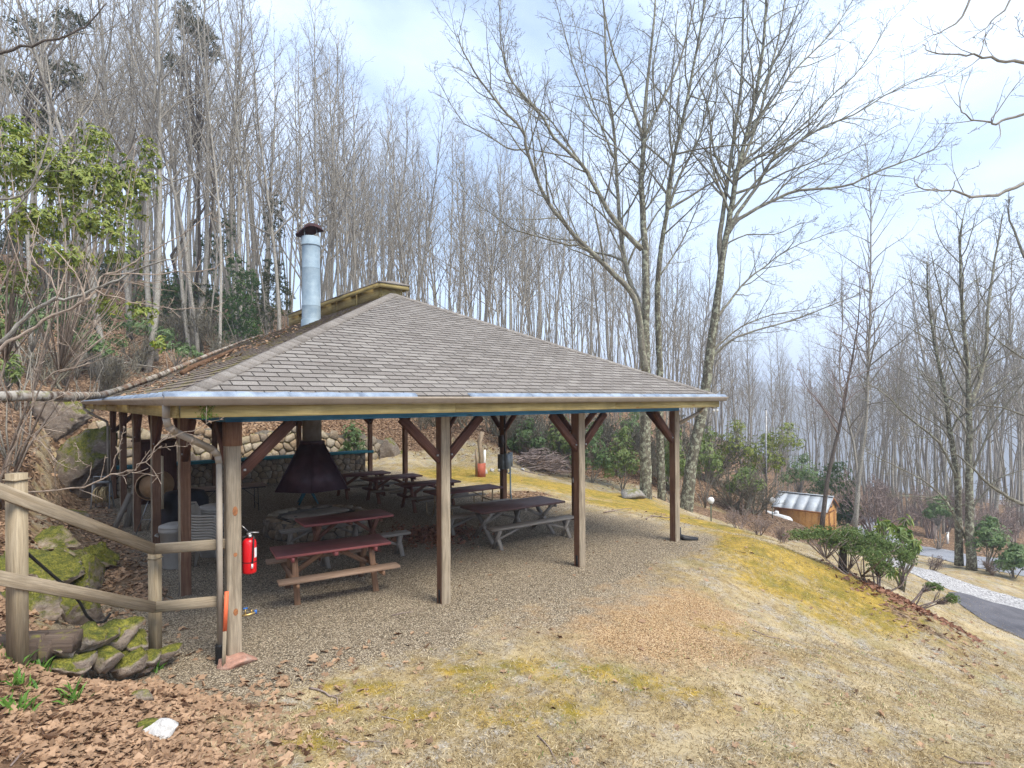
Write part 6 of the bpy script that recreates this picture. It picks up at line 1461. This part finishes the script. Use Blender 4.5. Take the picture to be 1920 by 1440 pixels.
def ORDX(k): return ORD[k] if k < len(ORD) else ['seventeenth', 'eighteenth', 'nineteenth'][k-len(ORD)]
def bush(px, v, h, lab, group, red=False, w=1.0):
    x, y = gxy(px, v); t = thing('bare_bush', lab, 'bush', (x, y, hz(x, y)), _rb.uniform(0, 6.28), group); t.scale = (h*w, h*w, h)
    o = link(bpy.data.objects.new('branches', _rb.choice(BPR if red else BP))); o.parent = t
for k in range(9): bush(965+k*40+_rb.uniform(-8, 8), _rb.uniform(31, 36), _rb.uniform(2.2, 4.0), '%s bare bush from the left in the thicket behind the lichened trunks' % ORD[k], 'bare bushes in the thicket')
for k in range(3): bush(1335+k*40+_rb.uniform(-8, 8), _rb.uniform(30, 37), _rb.uniform(2.0, 3.4), '%s bare bush from the left round the pole and globe lamps' % ORD[k], 'bare bushes below the lawn')
for k in range(9): bush(1640+k*32+_rb.uniform(-10, 10), _rb.uniform(37, 50), _rb.uniform(2.5, 5.0), '%s reddish bare bush from the left along the wood edge beyond the road' % ORDX(k), 'reddish bushes beyond the road', True, .8)
for k in range(12): bush(60+k*34+_rb.uniform(-12, 12), _rb.uniform(24, 34), _rb.uniform(1.6, 3.4), '%s bare bush from the left in the undergrowth of the left slope' % ORD[k], 'bare bushes on the left slope')
for k in range(9): bush(790+k*26+_rb.uniform(-8, 8), _rb.uniform(31, 38), _rb.uniform(1.4, 3.0), '%s bare bush from the left on the leafy slope seen under the roof' % ORD[k], 'bare bushes on the back slope')
for (px, v, h, lab) in ((1745, 24, .8, 'small bare bush left of the twin roadside trunks'), (1860, 25, .8, 'small bare bush right of the twin roadside trunks'), (1385, 19.5, .9, 'crooked bare bush at the lawn edge left of the juniper'), (1420, 18.5, .8, 'tangled bare bush below the white tank'), (1466, 16.6, .6, 'low tangled bare bush at the left end of the juniper')): bush(px, v, h, lab, None, True, 1.1)

# ------------------------------------------------------------------ juniper and rhododendron on the bank
def bank(px, py, v): c = at(px, py, v); return (c.x, c.y, min(c.z, hz(c.x, c.y)+.1))
jb = bank(1650, 1125, 12.6)
JK = dict(whorl=14, aspect=.22, needle=True, stems=9, stemr=.026, shell=.1, twigs=40, low=.4)
shrub('juniper', 'spreading green juniper with bare brown stems on the lawn bank', 'shrub', jb, [pb3(1500, 1003, 13.2, 34, 10), pb3(1540, 1000, 13.3, 46, 15), pb3(1590, 1004, 13.1, 52, 19), pb3(1640, 1015, 12.9, 50, 22), pb3(1675, 1030, 12.7, 42, 22), pb3(1700, 1045, 12.5, 26, 18), pb3(1655, 1062, 12.4, 36, 16), pb3(1610, 1030, 12.9, 44, 14), pb3(1565, 1018, 13.2, 40, 10), pb3(1640, 1040, 12.0, 36, 14)], 42000, .050, M_JUNI, M_TWIGR, 61, None, **JK)
shrub('juniper', 'straggling juniper branch with a green tip above the gravel', 'shrub', bank(1700, 1150, 11.9), [pb3(1755, 1100, 11.8, 16, 7), pb3(1785, 1122, 11.6, 14, 9), pb3(1742, 1098, 11.9, 10, 8)], 3500, .045, M_JUNI, M_TWIGR, 62, None, **dict(JK, stems=7, stemr=.018, twigs=24, low=.75))
shrub('rhododendron', 'large leaved drooping rhododendron behind the juniper', 'shrub', bank(1690, 1075, 15.0), [pb3(1660, 985, 15, 18, 16), pb3(1690, 1000, 15, 24, 18), pb3(1712, 1020, 14.8, 16, 20), pb3(1645, 1010, 15, 12, 12), pb3(1680, 1075, 14.6, 14, 10), pb3(1700, 975, 15.2, 10, 12)], 330, .26, M_RHODO, M_TWIGG, 63, None, 7, .26, 1.3, 7, .025, .2)
stp = at(1580, 1040, 13.2); bz = hz(stp.x, stp.y)
part('stem', M_BARKD, thing('tree_stump', 'thin cut tree stump under the juniper', 'stump', (stp.x, stp.y, bz)), lambda q: q.tube([(stp.x-.03, stp.y, bz-.1), (stp.x, stp.y, bz+.3), (stp.x+.09, stp.y, stp.z+.35)], [.10, .085, .08], 9), True)

# ------------------------------------------------------------------ brush piles
def brush(name, label, c, w, d, h, n, seed, mat_):
    r = random.Random(seed); t = thing(name, label, 'brush pile', c); m = MB(); c = Vector(c)
    for k in range(n):
        u = r.gauss(0, .42); q = r.gauss(0, .4); top = h*max(.05, 1-u*u*1.6)*r.random(); p = c+RT*(u*w)+FW*(q*d)+Vector((0, 0, top)); az = r.gauss(0, .9); dd = (RT*math.cos(az)+FW*math.sin(az)+Vector((0, 0, r.gauss(0, .22)))).normalized(); L_ = r.uniform(.5, 1.7)*w*.32; b = g3(r, .06*L_)
        m.tube([p-dd*L_/2, p+b, p+dd*L_/2], [r.uniform(.012, .035), r.uniform(.012, .03), .006], 4, cap=False)
    tag(m.build('sticks', mat_, t, True), kind='stuff'); return t
c = hit(1015, 885, 20); brush('brush_pile', 'dark pile of cut branches at the edge of the far mossy lawn', (c.x, c.y, c.z), 2.3, 1.3, 1.15, 330, 5, M_TWIGR)
c = hit(150, 690, 14); brush('brush_pile', 'long heap of dead grey branches on the slope at the left', (c.x, c.y, c.z), 3.6, 1.2, .75, 260, 6, M_TWIG)

# ------------------------------------------------------------------ shed, lamps, tank, pole
K = at(1548, 1017, 36.0); Kz = K.z; SLn, SGn = 3.1, 2.5
ld = (RT*-2.0+FW*1.9).normalized(); gd = (RT*1.9+FW*2.0).normalized()
def sp(a, b, z): return Vector((K.x, K.y, Kz+z))+ld*a+gd*b
sh = thing('shed', 'orange wooden garden shed with grey metal roof below the lawn', 'shed', (K.x, K.y, Kz))
M_SHED = wood('orange_siding', (.34, .165, .05), (.48, .26, .085), stain=(.27, .13, .04), stretch=.2, scale=5, var=.3); M_TRIM = wood('shed_trim', (.20, .085, .035), (.30, .13, .05)); M_ROOFM = plain('grey_metal_roof', (.34, .37, .41), (.43, .46, .49), 3, .65, .1, .03)
wh, rh = 1.95, .72
part('wall', M_SHED, sh, lambda q: q.add([sp(0, 0, -.6), sp(SLn, 0, -.6), sp(SLn, SGn, -.6), sp(0, SGn, -.6), sp(0, 0, wh), sp(SLn, 0, wh), sp(SLn, SGn, wh), sp(0, SGn, wh), sp(0, SGn/2, wh+rh), sp(SLn, SGn/2, wh+rh)], [(1, 0, 4, 5), (3, 2, 6, 7), (0, 3, 7, 8, 4), (2, 1, 5, 9, 6), (4, 8, 9, 5), (8, 7, 6, 9)]))
for k in range(9): a = SLn*k/8; part('batten', M_SHED, sh, lambda q: q.bar(sp(a, -.012, -.5), sp(a, -.012, wh-.03), .03, .02))
for s, (b0, b1) in enumerate(((-.16, SGn/2), (SGn+.16, SGn/2))):
    for k in range(5):
        a0, a1 = -.15+(SLn+.3)*k/5, -.15+(SLn+.3)*(k+1)/5; zl = wh+rh*(b0/(SGn/2)) if s == 0 else wh+rh*((SGn-b0)/(SGn/2))
        rp = part('roof_panel', M_ROOFM, sh, lambda q: q.add([sp(a0, b0, zl+.04), sp(a1-.012, b0, zl+.04), sp(a1-.012, b1, wh+rh+.04), sp(a0, b1, wh+rh+.04), sp(a0, b0, zl+.015), sp(a1-.012, b0, zl+.015), sp(a1-.012, b1, wh+rh+.015), sp(a0, b1, wh+rh+.015)], [(0, 1, 2, 3), (7, 6, 5, 4), (0, 4, 5, 1), (1, 5, 6, 2), (2, 6, 7, 3), (3, 7, 4, 0)]))
        part('rib', M_ROOFM, rp, lambda q: q.bar(sp(a0+.02, b0, zl+.055), sp(a0+.02, b1, wh+rh+.055), .018, .02))
part('ridge_flashing', M_ROOFM, sh, lambda q: q.bar(sp(-.16, SGn/2, wh+rh+.07), sp(SLn+.16, SGn/2, wh+rh+.07), .2, .03))
for (b0, b1) in ((-.16, SGn/2), (SGn+.16, SGn/2)):
    zl = wh+rh*(-.16/(SGn/2)); part('barge_board', M_TRIM, sh, lambda q: q.bar(sp(-.15, b0, zl-.02), sp(-.15, b1, wh+rh-.02), .025, .10))
part('eave_board', M_TRIM, sh, lambda q: q.bar(sp(-.15, -.17, wh-.10), sp(SLn+.15, -.17, wh-.10), .025, .09))
dr_ = part('door', M_SHED, sh, lambda q: q.add([sp(-.03, .75, -.1), sp(-.03, 1.75, -.1), sp(-.03, 1.75, 1.75), sp(-.03, .75, 1.75), sp(0, .75, -.1), sp(0, 1.75, -.1), sp(0, 1.75, 1.75), sp(0, .75, 1.75)], [(0, 1, 2, 3), (0, 4, 5, 1), (1, 5, 6, 2), (2, 6, 7, 3), (3, 7, 4, 0)]))
for (p, q_) in (((.70, -.1), (.70, 1.8)), ((1.80, -.1), (1.80, 1.8)), ((.70, 1.8), (1.80, 1.8)), ((.75, .85), (1.75, .85))): part('door_trim', M_TRIM, dr_, lambda q: q.bar(sp(-.045, p[0], p[1]), sp(-.045, q_[0], q_[1]), .08, .025))
part('handle', M_BLACKP, dr_, lambda q: q.bar(sp(-.06, .86, .9), sp(-.06, .86, 1.1), .02, .02))
part('gable_vent', M_EBOX, sh, lambda q: q.bar(sp(-.02, SGn/2-.15, 2.18), sp(-.02, SGn/2+.15, 2.18), .03, .26))
def globe(px, py, v, r, lab, zoff=0):
    c = at(px, py, v); bz = hz(c.x, c.y)
    t = thing('globe_lamp', lab, 'lamp', (c.x, c.y, bz), 0, 'white globe lamps below the lawn'); m = MB()
    part('post', plain('green_post', (.06, .10, .07), (.09, .13, .1)), t, lambda q: q.tube([(c.x, c.y, bz-.1), (c.x, c.y, c.z-r*.8)], .022, 8))
    part('fitter', M_STEEL, t, lambda q: q.lathe([(.03, -r*1.15), (.07, -r*1.05), (.075, -r*.85)], 12, c))
    part('globe', M_WHITE, t, lambda q: q.lathe([(max(.004, r*math.sin(math.pi*i/12)), -r*math.cos(math.pi*i/12)) for i in range(13)], 20, c), True)
globe(1333, 938, 22, .125, 'white globe lamp on a thin green post, left of the bank trees'); globe(1448, 938, 31, .165, 'white globe lamp right of the thin pole, left of the shed')
c = at(1456, 974, 34); tz = hz(c.x, c.y)
gt = thing('gas_tank', 'white round ended gas tank left of the shed', 'tank', (c.x, c.y, tz)); td = (FW*.9-RT*.2).normalized()
def tank(q):
    r = .37; pts, rad = [], []
    for i in range(6): a = math.pi/2*i/5; pts.append(c-td*(.9+r*.7*math.cos(a))); rad.append(max(.01, r*math.sin(a)))
    for i in range(6): a = math.pi/2*(1-i/5); pts.append(c+td*(.9+r*.7*math.cos(a))); rad.append(max(.01, r*math.sin(a)))
    q.tube(pts, rad, 20)
part('shell', M_WHITE, gt, tank, True); part('valve_dome', M_WHITE, gt, lambda q: q.lathe([(.14, .33), (.14, .45), (.1, .5), (.01, .52)], 14, c), True)
for s in (-.6, .6): part('foot', M_STEEL, gt, lambda q: q.box(tuple(c+td*s-Vector((0, 0, (c.z-tz)/2+.16))), (.5, .12, max(.2, c.z-tz-.1)), 0))
c = at(1437, 950, 32); bz = hz(c.x, c.y); tz = at(1437, 768, 32).z
pl = thing('thin_pole', 'thin grey metal pole rising left of the shed', 'pole', (c.x, c.y, bz)); part('shaft', M_STEEL, pl, lambda q: q.tube([(c.x, c.y, bz-.2), (c.x, c.y, tz)], .045, 8)); part('cap', M_STEEL, pl, lambda q: q.lathe([(.05, 0), (.06, .04), (.01, .08)], 8, (c.x, c.y, tz)))
for (px, py, v, lab) in ((1777, 1020, 33, 'white marker post by the road left of the twin trunks'), (1804, 1035, 30, 'white marker post by the road between the twin trunks')):
    c = hit(px, py, 20); mp = thing('marker_post', lab, 'post', c, 0, 'white roadside markers'); part('board', M_WHITE, mp, lambda q: q.bar(c-Vector((0, 0, .1)), c+Vector((0, 0, .75)), .26 if px < 1790 else .12, .08)); part('cap', M_WHITE, mp, lambda q: q.box(tuple(c+Vector((0, 0, .77))), (.3 if px < 1790 else .15, .11, .03)))

# ------------------------------------------------------------------ leaf litter, grass and twigs on the ground

def scatter(n, px, py, v1=60, keep=None):
    # random ground points spread evenly over the view between the given columns and distances
    x = rg.uniform(*px, n); v = np.exp(rg.uniform(math.log(py[0]), math.log(py[1]), n)); X = CV.x+RT.x*(x-960)/F_PX*v+FW.x*v; Y = CV.y+RT.y*(x-960)/F_PX*v+FW.y*v; return X, Y, v
def litter(name, X, Y, mat_, size, lift=.012, flat=.35, group=None):
    n = len(X); Z = height(X, Y)+lift*rg.uniform(.3, 1.6, n); P = np.stack((X, Y, Z), 1); D = rdir(rg, n); D[:, 2] *= flat*1.3; N = np.tile([0, 0, 1.0], (n, 1))+rdir(rg, n)*flat
    ln = size*rg.uniform(.6, 1.35, n); V_, F_, g = oak_leaves(P-D*ln[:, None]*.5/np.linalg.norm(D, axis=1, keepdims=True), D, N, ln, ln*rg.uniform(.5, .95, n), .34)
    return tag(leafobj(name, V_, F_, g, mat_), 'x', None, None, 'stuff')
def lab(o, l): o['label'] = l; return o
X, Y, v = scatter(185000, (-250, 800), (4.2, 46)); g_, mo, le, ru = masks(X, Y); k = rg.random(len(X)) < np.clip(le, 0, 1)**1.3*(.20+.30*np.clip(lump(X, Y, 2.2)+.3, 0, 1)); k |= (rg.random(len(X)) < .012) & (v < 12); ins = (X > -.2) & (X < W) & (Y > -.5) & (Y < 18.3); k &= ~ins
lab(litter('leaf_litter', X[k], Y[k], M_DEADL, .105), 'tan dead leaves covering the slope and the left foreground')
X, Y, v = scatter(60000, (520, 1250), (24, 46)); g_, mo, le, ru = masks(X, Y); k = (rg.random(len(X)) < le*.6)
lab(litter('leaf_litter', X[k], Y[k], M_DEADL, .13), 'tan dead leaves on the slope behind the pavilion')
X, Y, v = scatter(55000, (800, 1920), (4.2, 26)); g_, mo, le, ru = masks(X, Y); k = (rg.random(len(X)) < le*.45+.006)
lab(litter('leaf_litter', X[k], Y[k], M_DEADL, .085), 'dead leaves drifted on the lawn and its lower bank')
n = 900; q = on_plane(815, 1003); X = q.x+rg.normal(0, .55, n)*RT.x+rg.normal(0, .35, n)*FW.x; Y = q.y+rg.normal(0, .6, n)*RT.y+rg.normal(0, .4, n)*FW.y
lab(litter('leaf_drift', X, Y, M_DEADR, .10, .03, .5), 'drift of dark red leaves on the gravel by the second front post')
n = 700; q = bank(1705, 1145, 12.0); X = q[0]+rg.normal(0, .55, n); Y = q[1]+rg.normal(0, .55, n)
lab(litter('leaf_drift', X, Y, M_DEADR, .10, .04, .5), 'rusty leaves caught under the juniper stems')
# leaves and needles caught on the mossy left slope of the roof
n = 420; px = rg.uniform(215, 560, n); t_ = rg.random(n)**1.6; lv = []
for a, b in zip(px, t_):
    d = rg.random(); q = roof_left(a, 745-(a-215)*.42+6+b*16); lv.append(q+Vector((0, 0, .03)))
lv = np.array([tuple(q) for q in lv if -OH < q.x < W/2-.2 and -OH+q.x*.9 < q.y < L]); n = len(lv); ln = rg.uniform(.05, .11, n); D = rdir(rg, n); D[:, 2] *= .3
tag(leafobj('roof_leaves', *oak_leaves(lv, D, np.tile([-.4, 0, 1.0], (n, 1))+rdir(rg, n)*.3, ln, ln*.7), M_DEADL), 'dead leaves caught on the left roof slope', None, None, 'stuff')
# dry grass blades
def blades(name, X, Y, mat_, ln, lean, label, w=.003):
    n = len(X); Z = height(X, Y)-.004; P = np.stack((X, Y, Z), 1); D = rdir(rg, n); D[:, 2] = np.abs(D[:, 2])*.5+lean; D /= np.linalg.norm(D, axis=1, keepdims=True); L_ = ln*rg.uniform(.5, 1.4, n)[:, None]; S = np.cross(D, rdir(rg, n)); S /= np.linalg.norm(S, axis=1, keepdims=True)
    S *= (w*rg.uniform(.7, 1.5, n))[:, None]; mid = P+D*L_*.55+np.array([0, 0, .006]); tip = P+D*L_; tip[:, 2] -= L_[:, 0]*.15
    V_ = np.stack((P-S, P+S, mid+S*.8, mid-S*.8, tip), 1).reshape(-1, 3); b = np.arange(n)*5; li = np.concatenate([np.stack((b, b+1, b+2, b+3), 1).reshape(-1)]); tri = np.stack((b+3, b+2, b+4), 1)
    m = bpy.data.meshes.new(name); nq = n
    m.vertices.add(len(V_)); m.vertices.foreach_set('co', V_.astype(np.float32).reshape(-1)); m.loops.add(nq*4+n*3); m.loops.foreach_set('vertex_index', np.concatenate((li, tri.reshape(-1))).astype(np.int32))
    m.polygons.add(nq+n); m.polygons.foreach_set('loop_start', np.concatenate((np.arange(nq)*4, nq*4+np.arange(n)*3)).astype(np.int32)); m.polygons.foreach_set('loop_total', np.concatenate((np.full(nq, 4), np.full(n, 3))).astype(np.int32))
    a = m.attributes.new('gc', 'FLOAT_VECTOR', 'POINT'); a.data.foreach_set('vector', np.repeat(np.floor(rg.uniform(0, 900, (n, 3)))+.5, 5, 0).astype(np.float32).reshape(-1)); m.update(calc_edges=True); m.materials.append(mat_)
    o = link(bpy.data.objects.new(name, m)); return tag(o, label, None, None, 'stuff')
X, Y, v = scatter(430000, (300, 2500), (3.6, 19)); g_, mo, le, ru = masks(X, Y); dn_ = (.5+.5*lump(X, Y, 2.4)).clip(0, 1); k = rg.random(len(X)) < (1-g_)*(1-.75*le)*(1-.8*ru)*(.18+.62*dn_)*(1-.5*np.clip(mo, 0, 1)); k &= ~((X > 0) & (X < W) & (Y > 0) & (Y < L))
blades('dry_grass', X[k], Y[k], M_STRAW, .058, .10, 'short straw coloured grass on the lawn')
X, Y, v = scatter(4200, (700, 1800), (4.2, 11)); g_, mo, le, ru = masks(X, Y); k = (rg.random(len(X)) < (1-g_)*.6) & (lump(X+4, Y-2, 1.7) > .35); blades('green_grass', X[k], Y[k], M_GRASS, .05, .25, 'sparse green blades growing through the straw')
def tuft_pts(lst, n, s):
    xs, ys = [], []
    for (px, py) in lst: q = hit(px, py); xs.append(q.x+rg.normal(0, s, n)); ys.append(q.y+rg.normal(0, s, n))
    return np.concatenate(xs), np.concatenate(ys)
X, Y = tuft_pts([(25, 1245), (60, 1235), (85, 1240), (110, 1250), (125, 1235), (140, 1245), (180, 1248), (225, 1250), (265, 1252), (290, 1258), (40, 1290), (132, 1310), (28, 1330), (20, 1230), (100, 1225), (70, 1255)], 34, .05)
blades('daylily_shoots', X, Y, M_GRASS, .16, .9, 'bright green shoots below the stone edging', .008)
# loose twigs, single
_tw = [([(580, 1293), (600, 1297), (618, 1308), (632, 1312), (633, 1325)], .012, 'forked brown twig on the lawn left of centre'), ([(628, 1388), (660, 1396), (718, 1394)], .008, 'thin straight twig on the lawn at the bottom left'), ([(1008, 1382), (1030, 1405), (1048, 1438)], .008, 'thin curved twig at the bottom centre'), ([(715, 1346), (755, 1355)], .007, 'short dark twig left of the bottom centre'),
       ([(1410, 1183), (1440, 1195), (1488, 1207)], .010, 'long thin twig on the lawn below the moss'), ([(1132, 962), (1150, 959), (1185, 954)], .02, 'stick on the mossy lawn right of the third front post'), ([(1212, 975), (1222, 969), (1250, 972), (1320, 975)], .025, 'long crooked stick on the lawn by the last front post'), ([(1860, 1436), (1800, 1432), (1770, 1420)], .012, 'brown stick at the bottom right corner'), ([(620, 1082), (610, 1079)], .01, 'tiny twig on the gravel'), ([(735, 1156), (775, 1148)], .009, 'thin twig on the gravel left of the second post'), ([(20, 1440), (60, 1395), (75, 1350)], .008, 'pale straw stalk at the bottom left corner')]
for (pp, r, lb) in _tw:
    pts = [hit(a, b)+Vector((0, 0, r)) for (a, b) in pp]
    m = MB(); rs = random.Random(len(lb)); fine = [];
    for i in range(len(pts)-1): fine += [pts[i], pts[i].lerp(pts[i+1], .5)+Vector((rs.gauss(0, .01), rs.gauss(0, .01), .008))]
    fine.append(pts[-1]); m.tube(fine, [r*(1-.6*i/(len(fine)-1)) for i in range(len(fine))], 6)
    if len(pp) > 3: q = fine[len(fine)//2]; m.tube([q, q+Vector((.08, -.05, .01)), q+Vector((.15, -.02, .012))], [r*.6, r*.4, r*.2], 5)
    tag(m.build_at('twig', M_TWIGR, pts[0], True), lb, 'twig', 'loose twigs on the ground')

# ------------------------------------------------------------------ far hills
def hills():
    n, rws = 160, 14; pts, fs = [], []
    for i in range(n):
        px = 300+2500*i/(n-1)
        top = 22+26*math.sin(px*.004+.6)+10*math.sin(px*.011)+5*math.sin(px*.027)
        for j in range(rws):
            f = j/(rws-1); v = 620+330*f; a, b = gxy(px, v); pts.append((a, b, -150+(top+150)*math.sin(f*math.pi/2)+3*math.sin(i*.9+j)+4*math.sin(i*.33-j*1.7)))
    for i in range(n-1):
        for j in range(rws-1): fs.append((i*rws+j, (i+1)*rws+j, (i+1)*rws+j+1, i*rws+j+1))
    V_ = np.array(pts); m = bpy.data.meshes.new('hills'); fill(m, V_, fs, V_*.02); m.materials.append(plain('bare_forest_hills', (.085, .075, .062), (.13, .115, .09), 6, 1, 0, 0)); m.polygons.foreach_set('use_smooth', [True]*len(m.polygons))
    return tag(link(bpy.data.objects.new('hills', m)), kind='structure')
hills()
# ------------------------------------------------------------------ thin sapling wood between the trees, and the air
def sapling_wood(name, label, n, pxr, vr, seed, hr=(.45, .8)):
    r = random.Random(seed); tr = Tree(seed); m = tr.crown
    for k in range(n):
        px = r.uniform(*pxr); v = r.uniform(*vr); x, y = gxy(px, v); z = hz(x, y); H = max(3.5, min(16, (at(px, top_row(px), v).z-z)*r.uniform(*hr)))
        p = Vector((x, y, z-.2)); d = Vector((r.gauss(0, .07), r.gauss(0, .07), 1)).normalized(); pts = [p]
        for i in range(6): d = (d+Vector((r.gauss(0, .05), r.gauss(0, .05), .03))).normalized(); pts.append(pts[-1]+d*H/6)
        r0 = r.uniform(.025, .06)*H/10; rads = [r0*(1-.9*i/6)+.004 for i in range(7)]; m.tube(pts, rads, 4, cap=False)
        for j in range(9):
            i = r.randrange(2, 6); q = pts[i].lerp(pts[i+1], r.random()); az = r.uniform(0, 6.28); l = H*r.uniform(.08, .2); e = Vector((math.cos(az)*.6, math.sin(az)*.6, 1)).normalized()
            mid = q+e*l*.5+g3(r, .05*l); tip = mid+(e+Vector((0, 0, .3)))*l*.5; m.tube([q, mid, tip], [.012, .009, .004], 3, cap=False)
            f = (e+g3(r, .5)).normalized(); m.tube([mid, mid+f*l*.4], [.007, .003], 3, cap=False)
    o = m.build(name, M_TWIG, None, True); return tag(o, label, None, None, 'stuff')
sapling_wood('sapling_thicket', 'thin saplings filling the wood on the slope', 240, (-150, 700), (32, 75), 71)
sapling_wood('sapling_thicket', 'thin saplings filling the wood behind the roof', 300, (640, 1350), (36, 85), 72)
sapling_wood('sapling_thicket', 'thin saplings filling the wood below the lawn and beyond the road', 280, (1330, 2080), (44, 90), 73, (.35, .75))
def haze():
    m = MB(); c = (120.0, 300.0); m.add([Vector((c[0]+sx*1600, c[1]+sy*1600, z)) for z in (-170.0, 75.0) for sx, sy in ((-1, -1), (1, -1), (1, 1), (-1, 1))], [(3, 2, 1, 0), (4, 5, 6, 7), (0, 1, 5, 4), (1, 2, 6, 5), (2, 3, 7, 6), (3, 0, 4, 7)])
    mt = bpy.data.materials.new('pale_air'); mt.use_nodes = True; n = mt.node_tree.nodes; n.remove(n['Principled BSDF'])
    pv = n.new('ShaderNodeVolumePrincipled'); pv.inputs['Color'].default_value = (.80, .87, 1.0, 1); pv.inputs['Density'].default_value = .0013; pv.inputs['Anisotropy'].default_value = .2
    mt.node_tree.links.new(pv.outputs[0], n['Material Output'].inputs['Volume'])
    return tag(m.build('haze', mt), kind='stuff')
haze()
